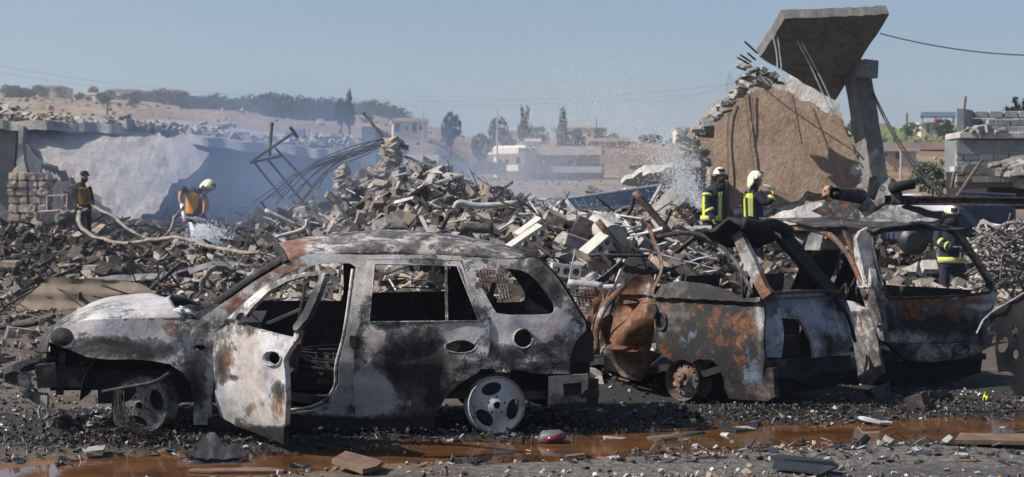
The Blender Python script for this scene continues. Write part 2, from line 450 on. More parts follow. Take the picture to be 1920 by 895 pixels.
M['plastic'] = simple("melted_black_plastic", (.022, .023, .026), .45, .4, 9, spec=.5)
M['leaf'] = simple("dry_leaf", (.05, .07, .03), .8, .4, .8, rnd=.45)
M['leaf_dark'] = simple("cypress_leaf", (.028, .045, .024), .85, .4, .8, rnd=.4)
M['leaf_grey'] = simple("olive_leaf", (.15, .165, .11), .8, .4, 2., rnd=.3)
M['bark'] = simple("tree_bark", (.09, .065, .045), .95, .3, 4)

# ------------------------------------------------------------------ ground
GY = np.array([-15, 9, 14, 17, 21, 25, 29, 33, 37, 41, 46, 55, 80, 150, 250, 400, 600, 900, 6000.])
GP = np.array([-300, 0, 200, 400, 600, 700, 800, 900, 1000, 1150, 1250, 1400, 1600, 1780, 1900, 2200.])
GZ = np.array([
 [0, 0, 0, 0, 0, .1, .15, .4, .85, 1.1, 1.35, 1.4, 2, 6, 14, 30, 46, 44, 30],
 [0, 0, 0, 0, 0, .1, .15, .4, .85, 1.1, 1.35, 1.4, 2, 6, 14, 30, 46, 44, 30],
 [0, 0, 0, 0, .05, .15, .2, .5, .9, 1.1, 1.35, 1.5, 2, 6, 14, 29, 43.5, 41, 30],
 [0, 0, 0, .05, .1, .2, .35, .7, 1.05, 1.2, 1.35, 1.5, 2.2, 6, 13.5, 27, 40, 37, 30],
 [0, 0, 0, .1, .3, .5, .8, 1.1, 1.6, 1.5, 1.4, 1.5, 2.2, 6, 13, 25, 38, 35, 30],
 [0, 0, 0, .2, .5, .8, 1.2, 2.0, 2.45, 1.9, 1.3, 1.5, 2.2, 6, 13, 25, 38, 33, 25],
 [0, 0, 0, .3, .7, 1.1, 1.6, 2.25, 2.6, 2.0, 1.3, 1.5, 2.2, 5.5, 12, 23, 31, 25, 15],
 [0, 0, 0, .4, .9, 1.2, 1.5, 1.85, 2.05, 1.8, 1.4, 1.4, 2.2, 5, 12, 20.5, 24, 18, 10],
 [0, 0, 0, .5, 1.1, 1.3, 1.4, 1.5, 1.6, 1.8, 1.5, 1.4, 2, 4.4, 11.5, 19.8, 21, 16, 10],
 [0, 0, 0, .45, 1.0, 1.25, 1.35, 1.5, 1.7, 1.9, 1.6, 1.5, 2, 4.2, 11, 19.3, 20, 15, 10],
 [0, 0, 0, .3, .75, 1.0, 1.2, 1.6, 2.0, 2.1, 1.7, 1.5, 2, 4.2, 11, 19, 19, 14, 10],
 [0, 0, 0, .1, .25, .4, .6, .9, 1.3, 1.6, 1.5, 1.4, 2, 4.2, 11.5, 18, 18, 13, 10],
 [0, 0, 0, 0, .05, .1, .2, .4, .7, .9, 1.1, 1.2, 2, 4.2, 12, 17, 17, 13, 10],
 [0, 0, 0, 0, 0, 0, .02, .1, .4, .7, 1, 1.2, 2, 4.4, 13, 17, 16, 13, 10],
 [0, 0, 0, 0, .2, .5, .5, .4, .5, .8, 1, 1.2, 2, 4.4, 13.2, 17, 16, 13, 10],
 [0, 0, 0, 0, .2, .5, .5, .4, .5, .8, 1, 1.2, 2, 4.4, 13.2, 17, 16, 13, 10]], float)
k250 = list(GY).index(250.); k150 = k250-1; k80 = k250-2
GZ = np.insert(GZ, k250+1, GZ[:, k250]*.5+GZ[:, k250+1]*.5, 1); GY = np.insert(GY, k250+1, 320.)
for i, p in enumerate(GP):                     # a dip with houses in the middle, bare earth bank at right
    if 850 <= p <= 1300: GZ[i, k150] = 4.0; GZ[i, k250] = 6.6; GZ[i, k250+1] = 15.8
    if p > 1350: GZ[i, k80] = 2.7; GZ[i, k150] = 6.9; GZ[i, k250] = 13.8; GZ[i, k250+1] = 15
# muddy run-off channel: (x, Y) centre line from photo columns
CH = [(p, y) for p, y in ((-100, 905), (200, 872), (450, 862), (640, 852), (950, 842), (1250, 815), (1500, 807), (1900, 795), (2200, 792))]
CHX = np.array([(p-960)/FPX*(CAMZ*FPX/(y-HOR)) for p, y in CH]); CHY = np.array([CAMZ*FPX/(y-HOR) for p, y in CH])
def ground_z(x, Y, micro=True):
    x = np.asarray(x, float); Y = np.asarray(Y, float)
    px = 960+FPX*x/np.maximum(Y, 9.)
    i = np.clip(np.searchsorted(GP, px)-1, 0, len(GP)-2); j = np.clip(np.searchsorted(GY, Y)-1, 0, len(GY)-2)
    u = np.clip((px-GP[i])/(GP[i+1]-GP[i]), 0, 1); w = np.clip((Y-GY[j])/(GY[j+1]-GY[j]), 0, 1)
    u = u*u*(3-2*u)
    z = (GZ[i, j]*(1-u)+GZ[i+1, j]*u)*(1-w)+(GZ[i, j+1]*(1-u)+GZ[i+1, j+1]*u)*w
    if micro:
        d = Y-np.interp(x, CHX, CHY)
        near = np.clip((26-Y)/10, 0, 1)
        z = z + near*(.035*NZ.fbm(x*1.7, Y*1.7, 4)-.095*np.exp(-(d/.56)**2)*(1+.9*NZ.fbm(x*.8+9, Y*1.8, 3)))
        z = z - near*.03*np.exp(-(((x-3.1)/1.5)**2+((Y-10.25)/.32)**2))
        mid = np.clip((Y-15)/6, 0, 1)*np.clip((60-Y)/8, 0, 1)
        z = z + mid*.28*NZ.fbm(x*.8, Y*.8, 4)
        z = z + np.clip((Y-70)/100, 0, 1)*2.2*NZ.fbm(x*.03, Y*.03, 5)
    return z
def gz(x, Y): return float(ground_z(np.array([x]), np.array([Y]))[0])
def gp(px, Y):
    x = (px-960)/FPX*Y; return Vector((x, Y, gz(x, Y)))

def build_ground():
    ys = np.concatenate([np.linspace(-15, 8.5, 16), np.arange(8.7, 17, .09), np.arange(17, 50, .25), np.geomspace(50, 6000, 130)])
    us = np.linspace(-1, 1, 301); us = np.sign(us)*np.abs(us)**1.25
    X = np.array([[u*max(14, .55*y+7) for u in us] for y in ys]); Yg = np.repeat(ys[:, None], len(us), 1)
    Z = ground_z(X, Yg)
    v = np.stack([X, Yg, Z], -1).reshape(-1, 3); nu = len(us); ny = len(ys)
    a = (np.arange(ny-1)[:, None]*nu+np.arange(nu-1)[None]).ravel()
    f = np.stack([a, a+1, a+nu+1, a+nu], 1)
    me = bpy.data.meshes.new("ground"); me.from_pydata(v.tolist(), [], f.tolist())
    x, y = v[:, 0], v[:, 1]; d = y-np.interp(x, CHX, CHY)
    burn_gap_shade = np.zeros(len(v))
    for cx, cy, rx, ry, s in ((-1.5, 12.6, 2.9, 1.25, .62), (2.4, 14.2, 1.9, 1.6, .6), (4.6, 14.8, 2.2, 1.7, .6), (-10, 38, 9, 4.5, .3), (-5, 33, 3, 3, .2), (.8, 13.4, 1.3, .8, .4), (3, 20, 5, 3, .2), (-9, 33, 9, 10, .16), (1, 25, 9, 9, .2), (4, 12.4, 4, 1.1, .25), (-1.5, 12, 5, 1.2, .25)):  # burnt soil; broad ellipses also put the shade between rubble into the colour
        burn_gap_shade += s*np.exp(-(((x-cx)/rx)**2+((y-cy)/ry)**2)**2*.8)
    mud = .55*np.exp(-(d/.5)**2)+.3*np.exp(-(((x+2.6)/1.6)**2+((y-10.6)/.7)**2))+.14
    grav = np.where((d < -.25) & (y < 20), .45, 0)*np.clip((x+1.2)/1.2, 0, 1)+.22*np.clip((y-13)/2, 0, 1)*np.clip((30-y)/4, 0, 1)
    set_zone(me, np.stack([burn_gap_shade, mud*(y < 20), grav], 1))
    wet = np.exp(-(((x-3.2)/1.7)**2+((y-10.2)/.42)**2)**2)*.95+.55*np.exp(-(d/.42)**2)
    at = me.attributes.new("wet", 'FLOAT', 'POINT'); at.data.foreach_set("value", wet.astype(np.float32))
    me.materials.append(M['ground']); me.polygons.foreach_set("use_smooth", [True]*len(me.polygons))
    tag(link_mesh("ground", me), "scorched dirt ground rising to red earth hills behind", kind="structure")
    # run-off puddle: a level water sheet lying in the channel
    mb = MB(); n = 160; rows = []
    for i in range(n+1):
        x = -6.4+13.2*i/n; c = float(np.interp(x, CHX, CHY)); wv = .95+.2*float(NZ.fbm(x*1.5, 3, 3))
        rows.append([(x, c+t*wv, -.024) for t in (-1, -.5, 0, .5, 1)])
    mb.sheet(rows); tag(mb.build("puddle_water", 'water', smooth=True), "orange brown muddy run-off water in front of the burnt cars", kind="structure")
build_ground()

# ------------------------------------------------------------------ rubble
def chunk_mesh(i, flat=1., n=10):
    bm = bmesh.new(); pts = []
    for sx in (-1, 1):
        for sy in (-1, 1):
            for sz in (-1, 1): pts.append((sx*U(.62, 1), sy*U(.55, .95), sz*U(.6, 1)*flat))
    for _ in range(n-8): pts.append((U(-1, 1), U(-1, 1), U(-1, 1)*flat))
    for p in pts: bm.verts.new(p)
    r = bmesh.ops.convex_hull(bm, input=bm.verts[:])
    bmesh.ops.delete(bm, geom=[v for v in bm.verts if not v.link_faces], context='VERTS')
    bmesh.ops.triangulate(bm, faces=bm.faces[:])
    bmesh.ops.recalc_face_normals(bm, faces=bm.faces)
    me = bpy.data.meshes.new("chunk_%d" % i); bm.to_mesh(me); bm.free(); return me
CHUNKS = [chunk_mesh(i, (.9, .5, .2)[i % 3], 8+i % 2) for i in range(15)]
CHNP = [(np.array([tuple(v.co) for v in m.vertices]), np.array([tuple(p.vertices) for p in m.polygons])) for m in CHUNKS]

def rough_chunk(seed):
    """bigger broken lump with a worn, pitted surface"""
    bm = bmesh.new(); m = CHUNKS[seed % len(CHUNKS)]; bm.from_mesh(m)
    bmesh.ops.subdivide_edges(bm, edges=bm.edges[:], cuts=3, use_grid_fill=True)
    for v in bm.verts:
        c = v.co; k = float(NZ.fbm(c.x*3.4+seed, c.y*3.4+c.z*2.9+seed*3, 4)); v.co = c*(1+.13*k)
    bmesh.ops.triangulate(bm, faces=bm.faces[:])
    me = bpy.data.meshes.new("lump_%d" % seed); bm.to_mesh(me); bm.free()
    return me
LUMPS = [rough_chunk(s) for s in range(9)]

def mass(name, label, pts, mat='rubble'):
    """pts: list of (x, y, z, size, tint); one object holding thousands of stones"""
    rs = np.random.RandomState(3); n = len(pts); A = np.array([p[:4] for p in pts]); TT = np.array([p[4] for p in pts]); which = rs.randint(len(CHNP), size=n)
    q = rs.randn(n, 4); q /= np.linalg.norm(q, axis=1)[:, None]; a, b, c, d = q.T
    Rm = np.stack([1-2*(c*c+d*d), 2*(b*c-a*d), 2*(b*d+a*c), 2*(b*c+a*d), 1-2*(b*b+d*d), 2*(c*d-a*b), 2*(b*d-a*c), 2*(c*d+a*b), 1-2*(b*b+c*c)], 1).reshape(n, 3, 3)
    sc = A[:, 3:4]*.5*np.stack([rs.uniform(.6, 1.35, n), rs.uniform(.6, 1.2, n), rs.uniform(.5, 1., n)], 1)
    V = []; F = []; T = []; k = 0
    for w_, (cv, cf) in enumerate(CHNP):
        m = np.nonzero(which == w_)[0]
        if not len(m): continue
        V.append((np.einsum('nij,nkj->nki', Rm[m], cv[None]*sc[m][:, None])+A[m][:, None, :3]).reshape(-1, 3))
        F.append((cf[None]+(np.arange(len(m))*len(cv))[:, None, None]+k).reshape(-1, 3)); k += len(m)*len(cv)
        T.append(np.repeat(np.concatenate([TT[m], np.ones((len(m), 1))], 1), len(cv), 0))
    V = np.concatenate(V); F = np.concatenate(F); T = np.concatenate(T).astype(np.float32)
    me = bpy.data.meshes.new(name); me.vertices.add(len(V)); me.vertices.foreach_set("co", V.ravel())
    me.loops.add(F.size); me.loops.foreach_set("vertex_index", F.ravel().astype(np.int32))
    me.polygons.add(len(F)); me.polygons.foreach_set("loop_start", np.arange(0, F.size, 3, dtype=np.int32))
    me.update(calc_edges=True); me.shade_flat()
    a = me.color_attributes.new("tint", 'FLOAT_COLOR', 'POINT'); a.data.foreach_set("color", T.ravel())
    me.materials.append(M[mat]); return tag(link_mesh(name, me), label, kind="stuff")

def scatter():
    rs = np.random.RandomState(8); pts = []
    def tint(px, Y):
        dark = .18
        if px < 560: dark = .78 if Y > 33.5 else (.55 if Y > 29 else .4)
        elif px < 960: dark = .3 if Y > 31 else .55
        elif px < 1300: dark = .36 if Y > 24 else .5
        else: dark = .6
        r = rs.rand()
        if r < dark: c = CHAR[rs.randint(5)]
        elif r < dark+(.14 if px < 560 else .12): c = STONE[rs.randint(5)]
        else: c = CONC[rs.randint(6)]
        if px > 1300 and Y < 24: c = tuple(k*.5 for k in c)
        return tuple(np.array(c)*rs.uniform(.6, 1.12)*np.array((1.05, 1., .93)))
    def zone(n, p0, p1, y0, y1, s0, s1, lift=.3, pw=2.4):
        px = rs.uniform(p0, p1, n); Y = np.sqrt(rs.uniform(y0*y0, y1*y1, n)) if y1 > 20 else rs.uniform(y0, y1, n)
        x = (px-960)/FPX*Y; z = ground_z(x, Y); s = s0+(s1-s0)*rs.rand(n)**pw
        for k in range(n): pts.append((x[k], Y[k], z[k]+s[k]*lift*rs.uniform(-.3, 1), s[k], tint(px[k], Y[k])))
    zone(15000, -120, 600, 26, 43, .03, .34, pw=3.6)
    zone(11000, 540, 960, 19, 40, .03, .42, pw=3.2)
    zone(12000, 930, 1330, 16.5, 44, .03, .40, pw=3.2)
    zone(8000, 1300, 2050, 19, 44, .03, .36, pw=3.2)
    zone(2200, -120, 2050, 41, 52, .08, .6)
    zone(4200, -120, 560, 15, 27, .02, .16, pw=4)
    zone(4000, 500, 1300, 14.6, 19, .02, .22, pw=3)
    zone(9000, 480, 1330, 17, 40, .02, .12, lift=.8, pw=2)
    zone(2600, 620, 1340, 43, 78, .1, .9, pw=3)
    mass("rubble", "dense broken rubble covering the ground behind the burnt cars", pts)
    pts.clear()
    # loose gravel near the cars
    n = 42000; Y = 9.2+6.6*rs.rand(n)**1.3; px = rs.uniform(-60, 1990, n); x = (px-960)/FPX*Y
    d = Y-np.interp(x, CHX, CHY); z = ground_z(x, Y); cl = NZ.fbm(x*1.3+40, Y*2.2, 3)
    keep = (rs.rand(n) < np.clip(.55+1.6*cl, .04, 1)) & ((np.abs(d) > .33) | (rs.rand(n) < .06))
    for k in np.nonzero(keep)[0]:
        s = .004+.032*rs.rand()**4.5+(.035 if rs.rand() < .012 else 0)
        inb = d[k] > .3
        r = rs.rand(); c = CHAR[rs.randint(5)] if r < (.78 if inb else .42) else (CONC[rs.randint(6)] if r < .93 else (.6, .57, .53))
        if not inb and rs.rand() < .16: c = (.3, .2, .13)
        pts.append((x[k], Y[k], z[k]+s*.25, s, c))
    mass("gravel", "loose grey and black gravel around the muddy run-off", pts)
    pts.clear()
    # charred crumbs heaped under the wrecks
    for cx, cy, rx, ry, n in ((-2.75, 11.55, .85, .25, 3000), (-1.4, 12.1, 2.6, .65, 4500), (2.2, 13.1, 1.9, .45, 3500), (4.4, 13.4, 2.2, .6, 3800), (-1.9, 11.05, .5, .14, 900), (.55, 12.4, .8, .45, 1500)):
        A = rs.randn(n)*.5; B = rs.randn(n)*.5; XX = cx+A*rx; YY = cy+B*ry; ZZ = ground_z(XX, YY)
        for a, b, X, Yy, g in zip(A, B, XX, YY, ZZ):
            h = .09*math.exp(-(a*a+b*b)*1.6)
            s = .004+.034*rs.rand()**5; pts.append((X, Yy, g+h*rs.rand(), s, tuple(np.array(CHAR[rs.randint(5)])*rs.uniform(.3, 1.0)) if rs.rand() < .86 else tuple(np.array(STONE[rs.randint(5)])*rs.uniform(.25, .7))))
    mass("charred_debris", "black charred crumbs heaped beneath the burnt cars", pts)
    pts.clear()
    for k in range(1500):                      # rocks and scrub on the far slopes
        Y = rs.uniform(85, 620); px = rs.uniform(-100, 2000); X = (px-960)/FPX*Y; g = rs.rand(); sz = rs.uniform(.25, .8)*(.5+Y/350)
        pts.append((X, Y, gz(X, Y)+sz*.05, sz, (.05, .06, .035) if g < .6 else ((.34, .25, .18) if g < .8 else (.22, .12, .07))))
    mass("hillside_rocks", "scattered rocks and scrub over the far slopes", pts)
scatter()
# ------------------------------------------------------------------ burnt SUV (traced on its own side surface)
def build_suv():
    O = Vector((-.112, 12.0)); u = Vector((-2.592, -.32)).normalized(); WID = 1.80
    def w(s, z):
        a = .0
        if z > .93: a += .03+(z-.93)*.42
        else: a += .03*((z-.62)/.31)**2 if z > .62 else .10*((.62-z)/.5)**1.5
        if s > 2.75: a += .30*((s-2.75)/.8)**2
        if s < -.35: a += .16*((-.35-s)/.6)**2
        for c in (0, 2.61):                       # wheel-arch flares
            r = math.hypot(s-c, z-.24); a -= .035*math.exp(-((r-.36)/.1)**2)
        a -= .012*math.exp(-((z-.52)/.05)**2)     # swage line
        return a
    pl = Plane(O, u, w)
    n2 = pl.n
    def mir(a, z, d):
        p = O+u*a+n2*(WID-(w(a, z)+d)); return Vector((p.x, p.y, z))
    def at(s, dw, z):
        p = O+u*s+n2*dw; return Vector((p.x, p.y, z))
    car = thing("burnt_suv", "burnt out pale grey SUV with its front door hanging open", "car", at(1.3, .9, 0))
    # --- front fender
    fender = [(91,641),(95,628),(104,614),(125,606),(170,600),(250,597),(330,598),(404,602),(398,650),(394,700),(392,797),(363,797),(362,750),(357,718),(340,697),(318,683),(285,677),(250,674),(200,674),(163,670),(138,659)]
    fz = [(250,640,140,40,0,.035),(300,640,70,35,0,-.06),(330,635,35,22,2,.32),(320,615,25,12,1,.2),(240,655,90,16,0,.14),(360,720,20,40,0,.12),(230,615,80,14,0,-.16)]
    fen = panel("front_fender", pl, fender, [ell(374,652,12,5)], .012, M['suv'], car, .045, fz, .006)
    panel("front_fender", pl, fender, [], .012, M['suv_in'], car, .12, (), .006, mirror=mir)
    mb = MB()                                        # melted headlamp
    c = pl.px(122, 633, .055); mb.ball(c, (.115, .085, .085), 18, 12)
    hl = mb.build("headlamp", 'soot', car, True)
    # --- body side frame with the open door hole
    frame = [(380,596),(427,563),(474,530),(516,505),(542,490),(558,480),(605,474),(700,474),(800,476),(872,480),(872,489),(780,485),(690,487),(674,608),(664,636),(661,783),(661,808),(390,808),(390,612)]
    hole = [(396,778),(402,700),(406,640),(416,612),(440,588),(480,553),(530,517),(565,501),(610,494),(656,494),(667,501),(657,576),(648,632),(636,684),(634,722),(615,755),(586,770),(540,776)]
    fz = [(530,500,60,25,1,.26),(440,555,60,35,1,.16),(620,480,200,10,0,-.08),(640,640,30,120,0,-.10),(520,795,200,14,0,.3)]
    side = panel("side_frame", pl, frame, [hole], .05, M['suv_frame'], car, .04, fz, .003)
    mb = MB(); pts = curve([pl.px(*p, .02) for p in [(661,505),(652,578),(643,634),(630,684),(628,722),(611,749),(584,763),(540,770),(440,772)]], 5)
    mb.tube(pts, .011, 6); mb.build("door_seal_flange", 'suv_frame', side, True)
    mb = MB()
    for px, py in ((662,640),(660,770)): mb = MB(); mb.box(pl.px(px, py, -.004), (.05, .03, .085)); mb.build("hinge", 'suv_in', side)
    mb = MB(); mb.beam(pl.px(400, 790, .03), pl.px(815, 797, .03), .1, .09); mb.build("sill", 'soot', car)
    panel("side_frame", pl, frame, [[(455,588),(480,560),(530,524),(565,508),(610,501),(650,501),(652,560),(648,588)]], .04, M['suv_in'], car, .07, (), .003, mirror=mir)
    # --- rear door
    rd = [(690,488),(780,486),(864,490),(885,544),(917,600),(919,641),(913,673),(897,697),(865,717),(841,737),(825,762),(813,785),(740,785),(661,784),(664,640),(674,608)]
    rw = [(702,495),(857,499),(897,602),(692,604)]
    rz = [(740,790,110,26,0,.12),(770,680,70,45,0,.115),(700,640,30,25,0,-.12),(690,735,40,40,0,-.2),(745,770,60,16,0,-.05),(870,620,40,25,0,-.14),(820,730,20,40,0,.16),(670,660,14,40,0,.15),(790,660,60,14,2,.1),(855,700,25,18,1,.08),(760,620,60,10,0,-.02)]
    d = panel("rear_door", pl, rd, [rw, ell(863,650,28,11)], .03, M['suv'], car, .03, rz, .014, dw=-.014)
    mb = MB(); mb.tube([pl.px(*p, -.022) for p in ell(863,650,29,12,24)+[(892,650)]], .006, 6, cap=False); mb.build("handle_rim", 'suv_frame', d, True)
    mb = MB(); mb.box(pl.px(863, 650, .05), (.24, .02, .12)); mb.build("handle_cup", 'suv_in', d)
    mb = MB(); mb.beam(pl.px(836, 497, .01), pl.px(838, 604, .01), .02, .02); mb.build("window_bar", 'suv_frame', d)
    mb = MB(); mb.tube([pl.px(*p, -.018) for p in rw+[rw[0]]], .007, 6); mb.build("window_seal", 'suv_frame', d)
    panel("rear_door", pl, rd, [[(705,503),(850,506),(876,566),(700,570)]], .03, M['suv_in'], car, .09, (), .006, mirror=mir)
    # --- quarter panel
    qp = [(864,481),(905,484),(945,484),(985,482),(1003,484),(1021,497),(1045,521),(1073,565),(1097,603),(1100,619),(1081,638),(1069,668),(1068,701),(1009,701),(985,695),(940,692),(900,692),(913,673),(919,641),(917,600),(885,544)]
    qw = smooth_poly([(886,502),(973,504),(1001,520),(1037,565),(1041,585),(1029,591),(934,591),(924,577),(904,540)], it=1)
    qz = [(1000,620,70,50,0,-.07),(1000,600,60,30,0,-.14),(960,655,60,18,0,.12),(1060,660,40,18,0,.08),(1010,520,20,20,0,.1),(1040,555,12,25,0,.14),(910,560,20,50,0,-.02),(960,625,40,20,0,-.12),(1030,690,50,10,0,.1)]
    q = panel("quarter_panel", pl, qp, [qw, ell(981,635,17,17)], .02, M['suv'], car, .034, qz, .014, cs=2.4)
    mb = MB(); c = pl.px(981, 635, -.004); f = pl.px(981, 635, .07); r = .071
    mb.tube([c, f, f+Vector((n2.x, n2.y, 0))*.002], [r, r*.8, r*.05], 18, cap=False); mb2 = MB()
    o = mb.build("fuel_filler_cup", 'suv_in', q, True)
    mb2.tube([pl.px(*p, -.004) for p in ell(981,635,18,18,24)+[(999,635)]], .007, 6); mb2.build("filler_rim", 'suv_frame', q, True)
    panel("quarter_panel", pl, qp, [qw], .02, M['suv_in'], car, .09, (), .01, mirror=mir)
    # --- tail lamp hole, tailgate edge, rear bumper
    tl = [(1081,639),(1098,621),(1114,629),(1114,679),(1069,679),(1071,664)]
    panel("tail_lamp", pl, tl, [], .06, M['soot'], car, .05, (), .006, dw=.02)
    mb = MB()
    pts = [pl.px(*p, .05) for p in [(990,480),(1008,487),(1027,502),(1050,528),(1078,572),(1102,612),(1112,640)]]
    mb.tube(curve(pts, 4), .022, 8); a2 = [mir(*pl.inv(*p), .05) for p in [(990,480),(1027,502),(1050,528),(1078,572),(1102,612)]]
    mb.tube(curve(a2, 4), .022, 8); mb.tube([pts[0], a2[0]], .03, 8); mb.tube([pts[-2], a2[-1]], .04, 8)
    mb.build("tailgate_frame", 'soot', car, True)
    mb = MB(); mb.sheet([[pl.px(1104, 614, .1), mir(*pl.inv(1104, 614), .1)], [pl.px(1112, 690, .12), mir(*pl.inv(1112, 690), .12)], [pl.px(1106, 755, .12), mir(*pl.inv(1106, 755), .12)]], off=(-.03, 0, 0))
    mb.build("tailgate", 'soot', car)
    rb = [(1029,706),(1104,702),(1101,754),(1060,757),(1029,760)]
    rbo = panel("rear_bumper", pl, rb, [[(1056,720),(1092,718),(1091,742),(1058,744)]], .03, M['suv_frame'], car, .05, [(1060,750,40,20,0,.12)], .012, dw=.01)
    mb = MB(); mb.beam(pl.px(1010, 740, .5), pl.px(1100, 740, .5), .9, .22); mb.build("rear_underbody", 'soot', car)
    # --- roof
    NS, NW = 34, 18; s0 = pl.inv(536, 489)[0]; s1 = pl.inv(990, 484)[0]; crest = [(515,457),(560,446),(620,437),(700,432),(780,433),(860,440),(920,451),(990,474)]
    grid = []; zz = []
    for i in range(NS+1):
        row = []; t = i/NS
        for j in range(NW+1):
            v = j/NW; s = s0+(s1-s0)*t+.09*math.sin(math.pi*v)*(1-t)**6*1.0-.05*math.sin(math.pi*v)*t**6
            px = np.interp(t, [0, 1], [536, 990]); ze = pl.inv(px, np.interp(px, [536,560,605,800,872,990], [489,479,473,475,479,483]))[1]
            cy = float(np.interp(px-15, [c[0] for c in crest], [c[1] for c in crest])); Yc = 12.75-.0+.12*t
            zc = CAMZ-(cy-HOR)/FPX*Yc; wl = w(s, ze)-.004; wr = WID-wl
            z = ze+(zc-ze)*math.sin(math.pi*v)**.62+.022*float(NZ.fbm(s*2.5, v*4+7, 4))
            row.append(at(s, wl+(wr-wl)*v, z)); zz.append((.03*math.sin(math.pi*v)-(.16 if t < .1 and v > .05 else 0), .40*math.exp(-((t-.045)/.06)**2), 0))
        grid.append(row)
    mb = MB(); mb.sheet(grid, off=(0, 0, -.025)); mb.z = zz+zz
    ro = mb.build("roof", 'suv_roof', car, True)
    mb = MB(); h = [grid[0][j]+Vector((.01, 0, -.02)) for j in range(NW+1)]; mb.tube(h, .03, 6); mb.build("windscreen_header", 'suv_in', ro)
    mb = MB()
    for k in (9, 18, 27): mb.tube([p+Vector((0, 0, -.05)) for p in grid[k]], .018, 5)
    mb.build("roof_bow", 'suv_in', ro)
    # far A pillar, dark inside of the windscreen frame
    mb = MB(); A0 = [(380,598),(427,565),(474,532),(516,507),(540,492)]
    a2 = [mir(*pl.inv(*p), -.02) for p in A0]; mb.tube(a2, .055, 8, flat=.6); mb.build("far_windscreen_pillar", 'suv_in', car, True)
    # --- bonnet
    NS, NW = 24, 20; grid = []; zz = []
    for i in range(NS+1):
        t = i/NS; row = []
        for j in range(NW+1):
            v = j/NW; px = 345-(345-92)*t; s = pl.inv(px, 600)[0]
            bow = math.sin(math.pi*v)
            s2 = s+.20*bow*t**2+(.17*bow**.7*(1-t)**3)
            ze = pl.inv(px, np.interp(px, [92,104,125,170,250,345], [640,616,606,600,597,597]))[1]
            wl = w(s, ze)+.0; z = ze+.004+.135*bow**.7*(1-.25*t)-.30*max(0, t-.58)**1.5*bow**.35*2.6
            z += .02*float(NZ.fbm(s*3, v*5, 4))-.05*math.exp(-((t-.1)/.1)**2)*math.exp(-((v-.65)/.2)**2)
            row.append(at(s2, wl+(WID-2*wl)*v, z)); zz.append((-.05+.14*math.exp(-((t-.95)/.2)**2), .0, .06+.12*math.exp(-((t-.35)/.2)**2-((v-.35)/.25)**2)))
        grid.append(row)
    mb = MB(); mb.sheet(grid, off=(0, 0, -.02)); mb.z = zz+zz; mb.build("bonnet", 'suv', car, True)
    # cowl, bulkhead, dashboard
    sc = pl.inv(370, 596)[0]; mb = MB()
    rows = []
    for i in range(9):
        t = i/8; rows.append([at(sc+.35-.55*t, .12+1.56*j/16, .80+.06*t+.09*float(NZ.fbm(i*.6, j*.7, 3))+.06*math.sin(math.pi*j/16)) for j in range(17)])
    mb.sheet(rows, off=(0, 0, -.03)); cw = mb.build("cowl", 'suv_in', car)
    mb = MB()
    for k in range(40): 
        a, b = U(.1, .32), U(.15, .75); mb.ball(at(sc+a, b, .87+U(0, .05)), (U(.03, .09), U(.03, .08), U(.015, .04)), 6, 4)
    mb.build("ash_heap", 'ash', cw)
    mb = MB(); mb.beam(at(sc-.15, .1, .62), at(sc-.15, 1.7, .62), .08, .6); mb.beam(at(sc-.35, .2, .8), at(sc-.35, 1.6, .8), .22, .07)
    mb.beam(at(sc-.45, .25, .7), at(sc-.45, 1.55, .7), .05, .05); mb.tube([at(sc-.4, .5, .75), at(sc-.75, .5, .9)], .025, 8)
    mb.tube([at(sc-.75-.03*math.sin(a), .5+.18*math.cos(a), .9+.18*math.sin(a)) for a in [k*math.pi/8 for k in range(17)]], .013, 6)
    mb.build("dashboard_frame", 'suv_in', car)
    # engine bay mass, radiator support and bumper beam
    mb = MB(); mb.box(at(2.95, .9, .52), (.75, 1.0, .4), (0, 0, .12)); mb.box(at(2.8, .75, .75), (.4, .5, .2), (.1, .1, .3)); mb.beam(at(2.2, .25, .42), at(3.35, .28, .42), .1, .12); mb.beam(at(2.2, 1.5, .42), at(3.35, 1.5, .42), .1, .12)
    mb.beam(at(2.25, .45, .3), at(2.95, .45, .3), .5, .12)
    mb.build("engine_block", 'soot', car)
    mb = MB(); mb.sheet([[at(2.61+.46*math.cos(a), .12+.3*j, .27+.46*math.sin(a)) for j in range(3)] for a in [math.pi*k/12 for k in range(13)]], off=(0, 0, .015)); mb.build("front_wheel_arch_liner", 'soot', car, True)
    mb = MB(); mb.sheet([[at(.47*math.cos(a), .10+.3*j, .27+.44*math.sin(a)) for j in range(3)] for a in [math.pi*k/12 for k in range(13)]], off=(0, 0, .015)); mb.build("rear_wheel_arch_liner", 'soot', car, True)
    fx = Plane(O+n2*.32, u); mb = MB()
    mb.beam(fx.px(105, 700), fx.px(215, 705), .12, .12); mb.beam(fx.px(72, 705), fx.px(110, 700), .2, .17)
    mb.beam(fx.px(118, 660), fx.px(112, 740), .05, .05); mb.beam(fx.px(75, 676), fx.px(105, 668), .06, .02); mb.beam(fx.px(92, 660), fx.px(88, 720), .03, .03)
    mb.beam(fx.px(110, 712), fx.px(110, 712)+Vector((n2.x, n2.y, 0))*1.2, .1, .05); mb.beam(fx.px(112, 655), fx.px(112, 655)+Vector((n2.x, n2.y, 0))*1.2, .06, .04)
    mb.beam(fx.px(126, 690), fx.px(200, 665), .02, .02); mb.beam(fx.px(160, 705), fx.px(215, 690), .16, .04)
    mb.build("radiator_support", 'suv_in', car)
    bmb = [(36,702),(46,696),(56,706),(60,724),(72,736),(90,738),(91,760),(70,756),(50,742),(38,728)]
    panel("bumper_bracket", fx, bmb, [ell(62,732,5,3)], .08, M['suv_frame'], car, .04, [(60,740,40,20,0,.06)], .012, dw=-.06)
